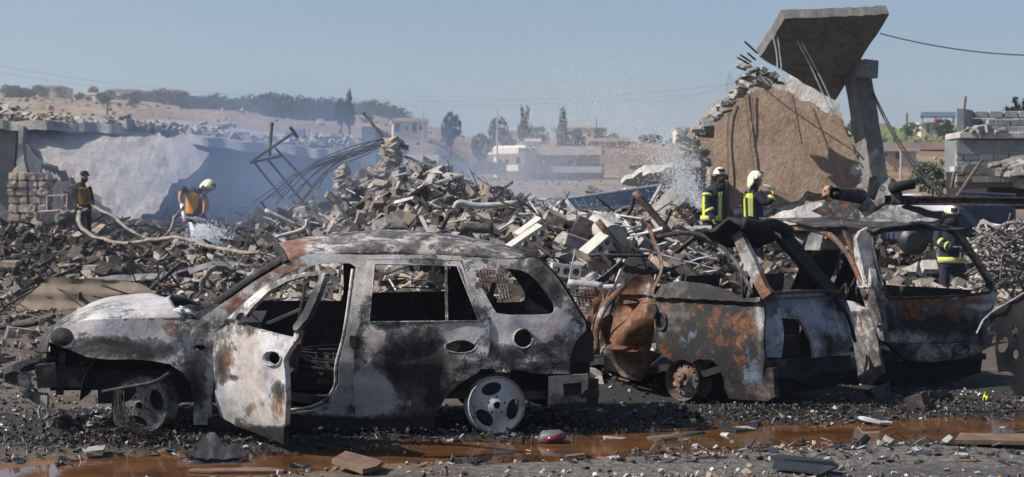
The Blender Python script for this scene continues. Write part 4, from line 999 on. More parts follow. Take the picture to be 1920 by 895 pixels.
def build_slabs():
    back = Lean(33.2, .4, .55)
    out = [(1294,256),(1309,231),(1333,202),(1370,177),(1402,160),(1440,150),(1466,143),(1496,128),(1535,120),(1555,157),(1579,211),(1602,275),(1624,330),(1604,357),(1560,372),(1515,364),(1500,384),(1476,395),(1440,400),(1358,400),(1332,360),(1326,344),(1324,300),(1314,275)]
    s = slab("leaning_wall_slab", "huge broken wall slab with brown plaster leaning behind two firefighters", "concrete slab", back, out, .30, 'concrete_pale', .11, .09, .07)
    ply = [(1304,263),(1322,230),(1350,200),(1380,180),(1412,172),(1440,160),(1478,170),(1508,190),(1530,196),(1548,212),(1578,222),(1600,278),(1619,328),(1600,352),(1556,366),(1515,358),(1498,376),(1470,386),(1420,390),(1362,388),(1336,350),(1330,300)]
    lp = Lean(33.12, .4, .55)
    slab("plaster_face", None, None, lp, ply, .06, 'plaster', .10, .04, .014, parent=s)
    for pts in ([(1393,168),(1398,200),(1404,250),(1412,322)], [(1408,172),(1410,230),(1404,268)], [(1373,190),(1364,230),(1364,300),(1366,400)]):
        mb = MB(); mb.tube(curve([lp.pt(*p)+Vector((0, -.08, 0)) for p in pts], 5), .014, 5); tag(mb.build("rebar", 'rebar'), "thin dark bar hanging down the brown slab near pixel column %d" % pts[0][0] if False else ("leftmost" if pts[0][0] == 1373 else "middle" if pts[0][0] == 1393 else "short")+" thin bar hanging down the brown plaster slab", "rebar")
    for i, pts in enumerate(([(1457,60),(1462,100),(1466,135)], [(1450,70),(1456,100),(1458,130)], [(1495,78),(1520,125),(1545,180),(1560,212)], [(1503,80),(1528,125),(1550,170),(1566,210)])):
        mb = MB(); mb.tube(curve([P(p[0], p[1], 33.4) for p in pts], 5), .016, 5); tag(mb.build("rebar", 'steel_grey'), ("second", "first", "third", "fourth")[i]+" from left of the pale bars hanging below the raised slab", "rebar")
    for i, (a, b) in enumerate((((1396,78),(1420,100)), ((1383,108),(1404,120)), ((1388,103),(1408,116)), ((1402,100),(1416,112)), ((1382,126),(1398,132)))):
        mb = MB(); mb.tube([P(*a, 33.6), P(*b, 34.0)], .022, 6); tag(mb.build("rebar", 'wire'), ("topmost", "long lower", "middle", "inner", "lowest")[i]+" short dark bar stub sticking out left of the raised slab", "rebar")
    for i, pts in enumerate(([(1425,160),(1470,196),(1530,238),(1600,282)], [(1478,172),(1488,215),(1497,266)], [(1520,200),(1540,250),(1558,302)])):
        mb = MB(); mb.tube(curve([lp.pt(*p)+Vector((0, -.05, 0)) for p in pts], 5), .008, 5); tag(mb.build("wire", 'rebar'), ("long diagonal", "short left", "short right")[i]+" thin wire lying across the brown plaster slab", "wire")
    # raised roof slab
    A, B, B2, C_, D_ = P(1471, 34, 32.6), P(1668, 26, 33.0), P(1611, 116, 34.3), P(1566, 190, 35.6), P(1424, 108, 34.2)
    n = 14; rows = []
    L1 = [D_, D_.lerp(A, .5)+Vector((.06, 0, .05)), A]; Rr = [C_, B2, B]
    def along(L, t): return L[0].lerp(L[1], t*2) if t < .5 else L[1].lerp(L[2], t*2-1)
    for i in range(n+1):
        a, b = along(L1, i/n), along(Rr, i/n); rows.append([a.lerp(b, j/n)+Vector((0, .04*float(NZ.fbm(i*.5, j*.5, 4)), .05*float(NZ.fbm(i*.6+4, j*.6, 4)))) for j in range(n+1)])
    mb = MB(); mb.sheet(rows, off=(-.05, .13, .19)); rs = mb.build("raised_roof_slab", 'concrete_dark'); tag(rs, "tilted concrete roof slab jutting into the sky above the brown slab", "concrete slab")
    # column with bracket
    base, top = P(1642, 352, 34.0), P(1604, 118, 34.9)
    mb = MB(); ax = (top-base)
    pts = [base.lerp(top, k/12) for k in range(13)]
    for rot, w_ in ((.75, .40),):
        m3 = Matrix.Rotation(.45, 3, 'Z'); g = []
        for p in pts: g.append([p+m3 @ Vector((x*.22+.012*U(-1, 1), y*.19+.012*U(-1, 1), 0)) for x, y in ((-1, -1), (0, -1), (1, -1), (1, 0), (1, 1), (0, 1), (-1, 1), (-1, 0))])
        for i in range(12):
            for k in range(8): mb.add([g[i][k], g[i][(k+1) % 8], g[i+1][(k+1) % 8], g[i+1][k]], [(0, 1, 2, 3)])
        mb.add(g[0], [tuple(range(8))]); mb.add(g[-1], [tuple(range(8))])
    col = mb.build("concrete_column", 'concrete_dark'); tag(col, "grey square concrete column leaning under the raised slab", "column")
    mb = MB(); mb.box(P(1625, 130, 34.3), (.36, .36, .38), (0, .06, .4)); bk = mb.build("bracket", 'wall_grey', col, bevel=.015)
    mb = MB(); c = P(1621, 129, 34.08); mb.tube([c+Vector((.07*math.cos(a), 0, .07*math.sin(a))) for a in [k*math.pi/8 for k in range(17)]], .014, 6); mb.build("ring", 'concrete', bk, True)
    bits(26, lambda k: (1412+U(-24, 50), 146+U(-16, 16)-max(0, (k-16))*1.3, U(33.9, 34.6)), (.12, .34), 'chunk', "pale broken lump caught on top of the brown slab", group="lumps on top of the brown slab")
    bits(30, lambda k: (1300+U(-20, 22), 258+U(-20, 76)+abs(U(0, 10)), U(33.5, 34.2)), (.12, .38), 'chunk', "broken concrete lump at the left edge of the brown slab", group="lumps beside the brown slab")
    bits(34, lambda k: (1297+k*3.1+U(-5, 5), 256-k*2.85+U(-4, 8), U(32.9, 33.6)+.25*(k/34)*2), (.10, .30), 'chunk', "pale crumbled lump along the slanting left edge of the brown slab", group="lumps along the slanting edge of the brown slab")
    # slab pieces at its left foot
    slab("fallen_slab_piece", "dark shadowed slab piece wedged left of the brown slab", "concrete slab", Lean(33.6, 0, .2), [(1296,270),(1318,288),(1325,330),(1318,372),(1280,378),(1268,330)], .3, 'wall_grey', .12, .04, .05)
    slab("fallen_slab_piece", "long sloping slab piece below the left foot of the brown slab", "concrete slab", Lean(31.6, -2, .9), [(1212,398),(1290,322),(1304,330),(1300,362),(1250,408)], .2, 'concrete', .12, .03, .03)
    for i, o_ in enumerate(([(1165,345),(1210,318),(1268,318),(1270,345),(1200,352)], [(1205,330),(1262,312),(1266,322),(1224,342)])):
        slab("fallen_roof_piece", ("wide" if i == 0 else "narrow")+" pale roof slab lying behind the solar panel", "concrete slab", Lean(38-1.2*i, 0, -.9), o_, .15, 'concrete_pale', .15, .03, .03)
build_slabs()

# ------------------------------------------------------------------ collapsed building on the left
def build_left():
    bld = thing("collapsed_building", "collapsed grey building with sagging roof slab at the far left", "building", (-9, 46, 1.3))
    edge = [(-160,224),(0,224),(70,228),(140,230),(210,233),(300,243),(400,258),(500,268),(600,277),(700,292),(720,300)]
    rows = []
    for i in range(161):
        px = -160+880*i/160; y = float(np.interp(px, [e[0] for e in edge], [e[1] for e in edge]))
        p = P(px, y+3*float(NZ.fbm(i*.13, 8, 3)), 44.6+.7*float(NZ.fbm(i*.07, 2, 3)))
        rows.append([p+Vector((0, 1.25*j, .08*j+.10*float(NZ.fbm(i*.15, j*.7, 3)))) for j in range(9)])
    mb = MB(); mb.sheet(rows, off=(0, 0, -.26)); mb.build("roof_slab", 'concrete', bld)
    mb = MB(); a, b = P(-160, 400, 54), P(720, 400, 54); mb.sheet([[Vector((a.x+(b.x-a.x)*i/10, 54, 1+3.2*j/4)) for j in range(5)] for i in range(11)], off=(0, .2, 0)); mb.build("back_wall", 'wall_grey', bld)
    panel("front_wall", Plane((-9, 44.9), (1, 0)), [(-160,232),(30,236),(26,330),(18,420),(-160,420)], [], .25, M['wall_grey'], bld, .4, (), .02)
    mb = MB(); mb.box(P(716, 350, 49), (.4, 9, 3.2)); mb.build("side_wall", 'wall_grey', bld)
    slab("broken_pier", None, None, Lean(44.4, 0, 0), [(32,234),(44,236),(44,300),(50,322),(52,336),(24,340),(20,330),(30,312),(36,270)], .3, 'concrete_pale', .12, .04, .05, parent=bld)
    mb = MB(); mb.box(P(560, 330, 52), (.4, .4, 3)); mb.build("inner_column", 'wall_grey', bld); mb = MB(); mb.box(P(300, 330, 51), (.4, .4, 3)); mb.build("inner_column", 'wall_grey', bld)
    # stone pillar, each stone its own piece
    pil = thing("stone_pillar", "rough masonry pillar of pinkish stones at the far left", "pillar", P(58, 418, 43.5))
    y = 416; row = 0
    while y > 338:
        h = U(13, 18); x = 19+U(-1, 2)
        while x < 92-row*.5:
            w_ = U(14, 24); w_ = min(w_, 96-x)
            if w_ < 8: break
            c = P(x+w_/2, y-h/2, 43.3+U(-.03, .05)); mb = MB(); mb.box(c, ((w_-.8)/69, .5, (h-.8)/69), (U(-.03, .03), U(-.04, .04), U(-.06, .06)))
            o = mb.build("stone", 'pillar_stone', pil); bm = bmesh.new(); bm.from_mesh(o.data); bmesh.ops.bevel(bm, geom=bm.edges[:], offset=.035, segments=2, affect='EDGES')
            for v in bm.verts: v.co += Vector((U(-1, 1), U(-1, 1), U(-1, 1)))*.012
            bm.to_mesh(o.data); bm.free(); x += w_
        y -= h; row += 1
    bits(5, lambda k: (129+U(-4, 4), 388-k*9, 43.2), (.3, .42), 'stone', "pale stone stacked beside the man in the black cap", name="stone", cat="stone")
    bits(14, lambda k: (60+k*8+U(-5, 5), 405+U(-4, 10), 42.5), (.3, .6), 'stone', "tan stone at the foot of the fallen wall", name="stone", cat="stone")
    wall = [(34,248),(50,240),(72,238),(108,236),(118,231),(163,227),(190,234),(235,236),(281,244),(315,261),(349,258),(361,271),(393,286),(380,307),(349,337),(323,345),(315,368),(290,402),(250,410),(213,404),(171,353),(129,330),(65,277)]
    slab("fallen_wall", "large pale plaster wall fallen slantwise under the roof slab", "wall", Lean(41.0, 0, 1.0), wall, .34, 'fallen', .12, .06, .07)
    slab("striped_cloth", "dark striped cloth hanging in the gap beside the stone pillar", "cloth", Lean(44.0, 0, 0), [(78,306),(108,318),(112,330),(100,348),(72,338)], .05, 'wire', .2, 0, .02)
    for k in range(4):
        mb = MB(); c = P(80+k*8, 318+k*3, 43.85); mb.beam(c, c+Vector((.12, 0, -.16)), .02, .07); 
        tag(mb.build("stripe", 'white_paint', bpy.data.objects["striped_cloth"]))
    mb = MB()
    for p in ([(88,368),(88,404)], [(88,368),(126,366)], [(126,366),(124,404)]): mb.tube([P(*q, 42.9) for q in p], .02, 5)
    tag(mb.build("metal_railing", 'steel_grey'), "thin grey metal railing frame beside the stone pillar", "railing")
    # rubble lying on the roof
    pts = []; rs = np.random.RandomState(4)
    for k in range(6500):
        px = rs.uniform(-150, 700); y = float(np.interp(px, [e[0] for e in edge], [e[1] for e in edge])); Y = 44.8+rs.rand()**1.3*8
        hump = 8+10*math.exp(-((px-20)/80)**2)+20*math.exp(-((px-600)/110)**2)+6*math.exp(-((px-330)/50)**2)
        p = P(px, y, 44.6); s = .04+.30*rs.rand()**4
        pts.append((p.x, Y, p.z+.02*(Y-44)+rs.rand()*hump/67*math.sin(min(1, (Y-44.4)/4)*1.57), s, tuple(np.array(CONC[rs.randint(6)] if rs.rand() < .6 else STONE[rs.randint(5)])*rs.uniform(.8, 1.15))))
    mass("roof_rubble", "pale broken rubble lying along the collapsed roof slab", pts)
    bits(14, lambda k: (U(-20, 60) if k < 5 else U(60, 690), float(np.interp(k*0+0, [0], [0])) if False else (204 if k < 5 else U(222, 240)), 45.5), (.25, .5), 'chunk', "big pale lump lying on the sagging roof slab", group="big lumps on the roof slab")
    # the roof lumps further right follow the slab
build_left()

# ------------------------------------------------------------------ block building at the right edge
def build_right():
    b = thing("block_building", "half ruined grey cement block building at the right edge", "building", P(1860, 400, 42))
    Y = 42.; s = 71.4
    def course(y0, h, x0, x1, Yc, bw=28, broken=0, off=0):
        x = x0-off
        while x < x1:
            xa = max(x, x0); xb = min(x+bw, x1)
            if xb-xa > 5 and U(0, 1) >= broken:
                c = P((xa+xb)/2, y0-h/2, Yc+U(-.012, .012)); mb = MB(); mb.box(c, ((xb-xa-1.1)/s, .2, (h-1.1)/s)); mb.build("cement_block", 'block', b, bevel=.012)
            x += bw
    for k in range(4): course(343-k*14, 14, 1791, 2010, Y, off=(k % 2)*14)
    mb = MB(); mb.box(P(1900, 316, Y+.13), (219/s, .05, 1.0)); mb.build("wall_core", 'mortar', b)
    mb = MB(); mb.box(P(1900, 256, Y+.4), (232/s, 1.4, 12/s)); mb.build("floor_slab", 'concrete_pale', b, bevel=.02)
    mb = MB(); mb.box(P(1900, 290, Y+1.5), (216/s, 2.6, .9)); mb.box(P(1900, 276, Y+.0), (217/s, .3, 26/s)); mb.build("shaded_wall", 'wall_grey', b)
    for k in range(2): course(250-k*13, 13, 1850, 2010, Y-.1, off=(k % 2)*14)
    for k in range(3): course(250-k*14, 14, 1796, 2010, Y+2.6, off=(k % 2)*14)
    mb = MB(); mb.prism([P(1794, 252, Y+.6), P(1794, 204, Y+.6), P(1812, 207, Y+2.7), P(1812, 252, Y+2.7)], (.18, 0, 0)); mb.build("end_wall", 'block', b)
    slab("broken_slab", None, None, Lean(41.3, 0, .0), [(1790,312),(1830,308),(1870,312),(1900,300),(1960,296),(1960,322),(1900,330),(1850,326),(1790,322)], .5, 'concrete_pale', .15, .03, .06, parent=b)
    slab("hanging_slab", "cracked concrete slab hanging from the cement block building", "concrete slab", Lean(40.6, 0, .2), [(1868,302),(1900,292),(1940,286),(1990,292),(1990,352),(1920,340),(1880,324)], .3, 'concrete', .15, .04, .05)
    mb = MB(); mb.box(P(1905, 352, Y+2.5), (2.8, 4, 1.2)); mb.build("room_shade_block", 'soot', b)  # solid black box, its colour stands in for the shade inside the building
    mb = MB(); mb.tube([P(1808, 207, Y+1), P(1811, 181, Y+1)], .03, 6); mb.build("roof_rod", 'steel_rust', b)
    bits(9, lambda k: (1812+k*9+U(-3, 3), 247+U(-3, 2), Y-.2), (.25, .4), 'chunk', "loose cement lump on the ledge of the block building", group="lumps on the block ledge")
    bits(14, lambda k: (1870+U(-20, 70), U(300, 345), 40.2), (.25, .6), 'chunk', "broken lump spilling from the cement block building", group="lumps spilling from the block building")
    for i, p in enumerate(([(1792,372),(1842,300)], [(1784,352),(1790,322)])):
        mb = MB(); mb.tube([P(*q, 39) for q in p], .045, 7); tag(mb.build("pipe", 'steel_rust'), ("long rusty pipe leaning against the block building", "short dark pipe upright left of the block building")[i], "pipe")
build_right()

# ------------------------------------------------------------------ far houses, trees, poles
def house(name, label, px0, px1, ytop, ybot, Y, mat, wins=(), deep=6, yaw=0, parapet=True, door=None, side_mat=None, balcony=None):
    s = S(Y); w_ = (px1-px0)/s; c = P((px0+px1)/2, ybot, Y); h = (ybot-ytop)/s
    root = thing(name, label, "house", c)
    rot = Matrix.Rotation(yaw, 3, 'Z')
    def loc(x, y, z): return c+rot @ Vector((x, y, z))
    mb = MB(); mb.box(loc(0, deep/2, h/2-1.5), (w_, deep, h+3), rot); mb.build("wall", mat, root)
    mb = MB(); mb.box(loc(0, deep/2, h+.12), (w_+.5, deep+.5, .24), rot); rf = mb.build("roof", 'far_trim', root)
    if parapet: mb = MB(); mb.box(loc(0, .1, h+.45), (w_, .2, .45), rot); mb.build("parapet", mat, rf)
    for (wx, wy, ww, wh) in wins:
        x = (wx-(px0+px1)/2)/s; z = (ybot-wy)/s; mb = MB(); mb.box(loc(x, .02, z), (ww/s+.25, .12, wh/s+.25), rot); f = mb.build("window", 'far_trim', root)
        mb = MB(); mb.box(loc(x, -.05, z), (ww/s, .08, wh/s), rot); mb.build("pane", 'glass_dark', f)
    if balcony:
        for by in balcony: mb = MB(); mb.box(loc(0, -.9, (ybot-by)/s), (w_+.2, 1.9, .9), rot); mb.build("balcony", side_mat or mat, root)
    return root
M['far_cream'] = simple("cream_render", (.60, .52, .42), .9, .12, .6)
M['far_white'] = simple("white_render", (.76, .70, .60), .9, .1, .6)
M['far_stone'] = simple("rough_brown_stone", (.44, .32, .26), .95, .25, .8)
M['far_trim'] = simple("roof_concrete", (.45, .41, .37), .9, .15, .6)
M['far_pink'] = simple("pinkish_render", (.46, .34, .27), .9, .15, .6)
M['green_field'] = simple("green_crop", (.10, .125, .035), .9, .5, .5)
M['red_cloth'] = simple("red_tank", (.45, .03, .04), .6, .2, 1)
def build_far():
    house("stone_house", "two storey brown stone house with small dark windows in mid distance", 990, 1128, 283, 352, 236, 'far_stone', [(1010,304,9,9),(1054,306,6,9),(1069,306,7,9),(1087,305,9,10),(1092,330,9,9),(1067,339,11,16)], 9, -.1, balcony=(286, 319), side_mat='far_trim')
    cb = house("cream_house_wing", "cream house wing with two long balconies beside the brown stone house", 921, 988, 282, 352, 234, 'far_white', [(935,304,5,9),(950,304,5,9),(975,302,6,9)], 8, -.55, balcony=(284, 316), side_mat='far_white')
    house("roof_cabin", "small white cabin on the roof of the brown stone house", 983, 1015, 268, 278, 238, 'far_white', (), 4)
    house("cream_house", "cream house with arched dark windows right of the cypress", 737, 802, 229, 268, 270, 'far_cream', [(745,240,9,14),(762,240,4,7),(777,240,7,15),(789,240,5,8)], 8, .1)
    house("far_villa", "pale villa on the rise behind the dark twin trees", 1034, 1113, 241, 262, 330, 'far_cream', [(1103,252,4,5),(1063,254,4,5)], 9, -.05)
    house("villa_annex", "brown annex joined to the right of the pale villa", 1114, 1137, 241, 262, 333, 'far_stone', (), 9, parapet=False)
    house("low_house", "low tan house with flat roof right of the stone house", 1107, 1180, 266, 288, 260, 'far_pink', [(1122,278,5,7)], 8, -.05)
    house("orchard_house", "pale house hidden behind trees in the middle distance", 915, 985, 247, 274, 300, 'far_white', [(942,266,9,8),(962,266,8,8)], 8)
    house("ridge_house", "tan house on the skyline left of the brown slab", 1268, 1300, 241, 256, 360, 'far_cream', (), 8, parapet=False)
    house("ridge_barn", "long grey barn with dark openings on the left hill", 134, 198, 178, 198, 540, 'far_pink', [(142,184,6,5),(152,184,6,5),(161,184,6,5)], 14, -.3)
    house("hilltop_villa", "brown villa between dark trees on the left skyline", 60, 118, 163, 176, 600, 'far_pink', (), 14)
    house("hill_house", "pale house among shrubs on the left hill", 210, 258, 169, 184, 590, 'far_cream', [(228,179,6,4)], 14)
    house("crest_house", "cream house on the crest above the grove", 288, 338, 170, 182, 610, 'far_cream', (), 14)
    house("small_hut", "tiny pinkish hut below the grove on the hillside", 266, 300, 201, 211, 520, 'far_pink', (), 8, parapet=False)
    house("ruined_house", "low pale ruin behind the collapsed roof", 448, 484, 219, 236, 420, 'far_white', [(456,226,3,5),(470,226,3,5)], 8, parapet=False)
    h = house("solar_house", "cream house with solar panel roof at the right skyline", 1727, 1758, 233, 258, 215, 'far_cream', [(1740,245,6,6),(1740,237,4,4)], 6, parapet=False)
    mb = MB(); a, b_, c, d = P(1725, 219, 213), P(1792, 219, 213), P(1792, 210, 219), P(1728, 210, 219); mb.prism([a, b_, c, d], (0, 0, -.15)); mb.build("solar_roof", 'glass_dark', h)
    mb = MB()
    for x in (1729, 1755, 1788): mb.beam(P(x, 233, 214), P(x, 219, 214), .2)
    mb.build("roof_post", 'far_trim', h)
    mb = MB(); mb.box(P(1757, 228, 213), (.7, .6, .55)); mb.build("water_tank", 'red_cloth', h)
    mb = MB(); mb.box(P(1645, 243, 240), (2.6, 5, 1.6)); mb.build("wall", 'far_pink', thing("distant_shed", "small tan shed behind the leaning column", "house", P(1645, 255, 240)))
    house("farm_shed", "low red brown farm shed on bare earth right of the column", 1648, 1718, 284, 304, 118, 'far_pink', [(1682,292,7,12),(1661,290,5,6)], 5, parapet=False)
    # boundary walls
    for (nm, lb, pts, Y, h, mt) in (("brown_wall", "long low brown wall across the right background", [(1590,268),(1820,266)], 125, 14, 'far_stone'), ("grey_wall", "grey boundary wall behind the rubble mound", [(800,303),(950,306)], 112, 22, 'wall_grey'), ("white_wall", "pale low wall with gaps right of the cream house", [(690,286),(822,296)], 115, 26, 'far_white'), ("field_wall", "brown field wall behind the stone house", [(1125,290),(1300,292)], 215, 16, 'far_stone')):
        mb = MB(); a, b_ = P(*pts[0], Y), P(*pts[1], Y); hh = h/S(Y); mb.box((a+b_)/2-Vector((0, 0, hh/2)), ((b_-a).length, .4, hh)); tag(mb.build(nm, mt), lb, "wall")
    # green field
    rows = [[P(1590+260*i/40, 270, 152+90*j/14) for j in range(15)] for i in range(41)]
    rows = [[(p.x, p.y, gz(p.x, p.y)+.5+.5*U(0, 1)) for p in r] for r in rows]
    mb = MB(); mb.sheet(rows); tag(mb.build("green_field", 'green_field'), "yellow green crop strip across the right background", kind="structure")
    # poles, pylon, wires
    for i, (x, y0, y1, Y, r) in enumerate(((932, 285, 205, 150, .09), (793, 300, 205, 140, .06), (1118, 260, 222, 300, .12), (1700, 260, 212, 200, .16), (1689, 338, 276, 70, .07), (201, 232, 190, 300, .25))):
        mb = MB(); b0 = P(x, y0, Y); mb.tube([b0-Vector((0, 0, 2)), P(x+.5, y1, Y)], [r, r*.7], 6)
        lb = ("green post behind the stone mound left of the orchard trees", "thin post beside the cream house", "antenna mast on the pale villa", "wooden pole on the right skyline by a round tree", "pale post in front of the farm shed", "dark stake on the hill above the fallen wall")[i]
        tag(mb.build("post", ('steel_grey', 'steel_grey', 'rebar', 'bark', 'concrete', 'rebar')[i]), lb, "post")
    mb = MB(); Y = 900; w0 = 8; b0 = P(1368, 176, Y); t0 = P(1368, 135, Y)
    for sx in (-1, 1): mb.beam(b0+Vector((sx*2.4, 0, 0)), t0+Vector((sx*.3, 0, 0)), .45)
    for k, w_ in ((.45, 4.5), (.62, 3.6), (.8, 2.8)): c = b0.lerp(t0, k); mb.beam(c-Vector((w_*.6, 0, 0)), c+Vector((w_*.6, 0, 0)), .4)
    for k in range(5): mb.beam(b0.lerp(t0, k/6)+Vector((-2.2*(1-k/6), 0, 0)), b0.lerp(t0, (k+1)/6)+Vector((2*(1-(k+1)/6), 0, 0)), .3)
    tag(mb.build("pylon", 'steel_grey'), "lattice power pylon on the skyline left of the raised slab", "pylon")
    for i, (a, b_, Y, r, sg) in enumerate((((1650,63),(1990,104),60,.022,.25), ((-20,120),(640,186),420,.025,2), ((-20,133),(640,192),420,.025,2), ((640,186),(1368,158),600,.035,3), ((640,194),(1368,168),600,.035,3), ((1240,190),(1368,158),700,.05,1))):
        mb = MB(); mb.tube(hang(P(*a, Y), P(*b_, Y), sg), r, 4)
        tag(mb.build("power_line", 'wire'), ("single black wire at the top right of the sky", "upper faint power line over the left hill", "lower faint power line over the left hill", "upper faint power line to the pylon", "lower faint power line to the pylon", "short faint power line meeting the pylon")[i], "power line")
    for i, p in enumerate(([(1636,170),(1700,290),(1775,368)], [(1636,176),(1690,280),(1764,366)])):
        mb = MB(); mb.tube(hang(P(*p[0], 34.5), P(*p[2], 27), .25), .016, 5); tag(mb.build("slack_cable", 'wire'), ("upper", "lower")[i]+" slack black cable running down from the leaning column", "cable")
build_far()

LEAFM = {}
def leaf_crown(seed, nclump, nleaf, size, shape, mat):
    rs = random.Random(seed); mb = MB()
    for _ in range(nclump):
        while True:
            x, y, z = rs.uniform(-1, 1), rs.uniform(-1, 1), rs.uniform(0, 1)
            if shape(math.hypot(x, y), z): break
        cr = rs.uniform(.13, .26)
        for _ in range(nleaf):
            d = Vector((rs.gauss(0, 1), rs.gauss(0, 1), rs.gauss(0, 1))).normalized()*cr*rs.random()**.4
            c = Vector((x, y, z*1.0))+Vector((d.x, d.y, d.z*.7)); a = Vector((rs.gauss(0, 1), rs.gauss(0, 1), rs.gauss(0, 1))).normalized(); b = a.orthogonal().normalized(); s = size*rs.uniform(.6, 1.3)
            mb.add([c-a*s, c+b*s*.6, c+a*s, c-b*s*.6], [(0, 1, 2, 3)])
    me = bpy.data.meshes.new("crown"); me.from_pydata([tuple(v) for v in mb.v], [], mb.f); me.materials.append(M[mat]); return me
def tree(name, label, px, ytop, ybot, wpx, Y, kind, group=None):
    s = S(Y); b = P(px, ybot, Y); b.z = min(b.z, gz(b.x, b.y)+2); h = P(px, ytop, Y).z-b.z; w_ = wpx/s/2
    root = thing(name, label, "tree", b, group)
    if kind not in LEAFM:
        f = {"round": (lambda r, z: r < math.sqrt(max(0, 1-(z*2-1)**2))*.95), "cypress": (lambda r, z: r < .95*(1-z)**.55*(.5+.5*min(1, z*5))), "open": (lambda r, z: r < .9*math.sin(math.pi*(z*.85+.12))*(.6+.4*math.sin(z*17)))}[kind.split("_")[0]]
        LEAFM[kind] = leaf_crown(len(LEAFM), 60 if "open" not in kind else 36, 30, .07, f, {"round": 'leaf', "cypress": 'leaf_dark', "open": 'leaf'}[kind.split("_")[0]] if "olive" not in kind else 'leaf_grey')
    c = bpy.data.objects.new("crown", LEAFM[kind]); COL.objects.link(c); c.parent = root; lift = .12 if "cyp" in kind else .2
    c.location = (0, 0, h*lift*.6); c.scale = (w_, w_, h*(1-lift*.6)); c.rotation_euler = (0, 0, U(0, 6))
    mb = MB(); mb.tube([b-Vector((0, 0, 1)), b+Vector((.02*h, 0, h*.4)), b+Vector((0, 0, h*.8))], [h*.035, h*.025, h*.008], 6)
    for k in range(4): a = U(0, 6); mb.tube([b+Vector((0, 0, h*(.3+.1*k))), b+Vector((math.cos(a)*w_*.6, math.sin(a)*w_*.6, h*(.5+.1*k)))], [h*.014, h*.005], 4)
    mb.build("trunk", 'bark', root); return root
def build_trees():
    for a in (("cypress", "tall dark cypress left of the cream house", 655, 169, 238, 24, 255, "cypress"), ("bushy_tree", "bushy dark tree right of the cream house", 845, 214, 268, 40, 225, "round"), ("slim_tree", "slim leaning tree with clumped crown in the middle", 985, 193, 262, 34, 260, "open"), ("cypress", "dark pointed cypress beside the pale villa", 1055, 209, 262, 28, 270, "cypress_b"), ("round_tree", "round tree left of the slim leaning tree", 932, 221, 262, 46, 280, "round_b"), ("round_tree", "dark round tree standing low left of the cream balconies", 902, 253, 292, 40, 205, "round"), ("round_tree", "light round shrub behind the slim leaning tree", 1008, 238, 262, 44, 290, "round_b"), ("round_tree", "round green tree right of the wooden pole on the skyline", 1709, 231, 258, 34, 200, "round"), ("round_tree", "dark round tree in front of the solar roof house", 1771, 224, 260, 42, 200, "round_b"), ("broad_tree", "broad green tree behind the cement block building", 1912, 188, 232, 80, 90, "round"), ("dusty_bush", "dusty grey green bush in front of the bare earth", 1748, 298, 372, 96, 52, "round_olive"), ("dark_tree", "dark tree showing beside the leaning column", 1597, 228, 262, 22, 200, "round"), ("low_bush", "low dark bush below the villa", 1078, 244, 264, 40, 268, "round_b"), ("low_bush", "low bush at the foot of the twin balconies house", 955, 258, 276, 30, 250, "round"), ("leafy_tree", "dark leafy tree joined to the cypress base", 640, 188, 232, 34, 262, "round")): tree(*a)
    rs = random.Random(6)
    for k in range(120):                                  # shrubs on the left hill
        px = rs.uniform(-30, 560); y = float(np.interp(px, [0, 150, 300, 560], [188, 190, 196, 212]))+rs.uniform(-12, 14); Y = rs.uniform(430, 590); w_ = rs.uniform(9, 26)
        x = (px-960)/FPX*Y; yb = HOR-(gz(x, Y)-CAMZ)*FPX/Y
        tree("hill_shrub", "dark green shrub dotted over the far left hillside", px, yb-w_*.7, yb+1, w_, Y, "round" if k % 2 else "round_b", "shrubs on the left hillside")
    for k in range(24):                                   # trees on the right-of-centre skyline
        px = rs.choice([rs.uniform(1130, 1310), rs.uniform(1140, 1300), rs.uniform(680, 800)]); Y = rs.uniform(340, 400); w_ = rs.uniform(12, 26)
        x = (px-960)/FPX*Y; yb = HOR-(gz(x, Y)-CAMZ)*FPX/Y
        tree("skyline_tree", "low hazy tree along the middle skyline", px, yb-w_*.75, yb+2, w_, Y, "round" if k % 2 else "round_b", "low trees along the middle skyline")
    for i, (x, wd) in enumerate(((78, 34), (112, 26), (175, 20))): tree("hilltop_tree", ("broad dark tree before the hilltop villa", "dark tree right of the hilltop villa", "small dark tree above the ridge barn")[i], x, 163, 177, wd, 585, "round")
    # wooded ridge that reads as one mass
    mb = MB(); V = []; F = []
    src = LEAFM["round"]; vv = np.array([tuple(v.co) for v in src.vertices]); ff = np.array([tuple(p.vertices) for p in src.polygons]); sub = ff[::3]; k = 0
    rr = np.random.RandomState(2)
    for _ in range(420):
        px = rr.uniform(270, 760); Y = rr.uniform(500, 620) if rr.rand() < .7 else rr.uniform(400, 440)
        if Y < 450: px = rr.uniform(490, 620)
        x = (px-960)/FPX*Y; z = gz(x, Y); w_ = rr.uniform(1.6, 4.2)
        V.append(vv*(w_, w_, w_*1.35)+(x, Y, z)); F.append(sub+k); k += len(vv)
    me = bpy.data.meshes.new("woodland"); me.from_pydata(np.concatenate(V).tolist(), [], np.concatenate(F).tolist()); me.materials.append(M['leaf'])
    tag(link_mesh("woodland", me), "dark green wooded ridge along the left skyline", kind="stuff")
build_trees()
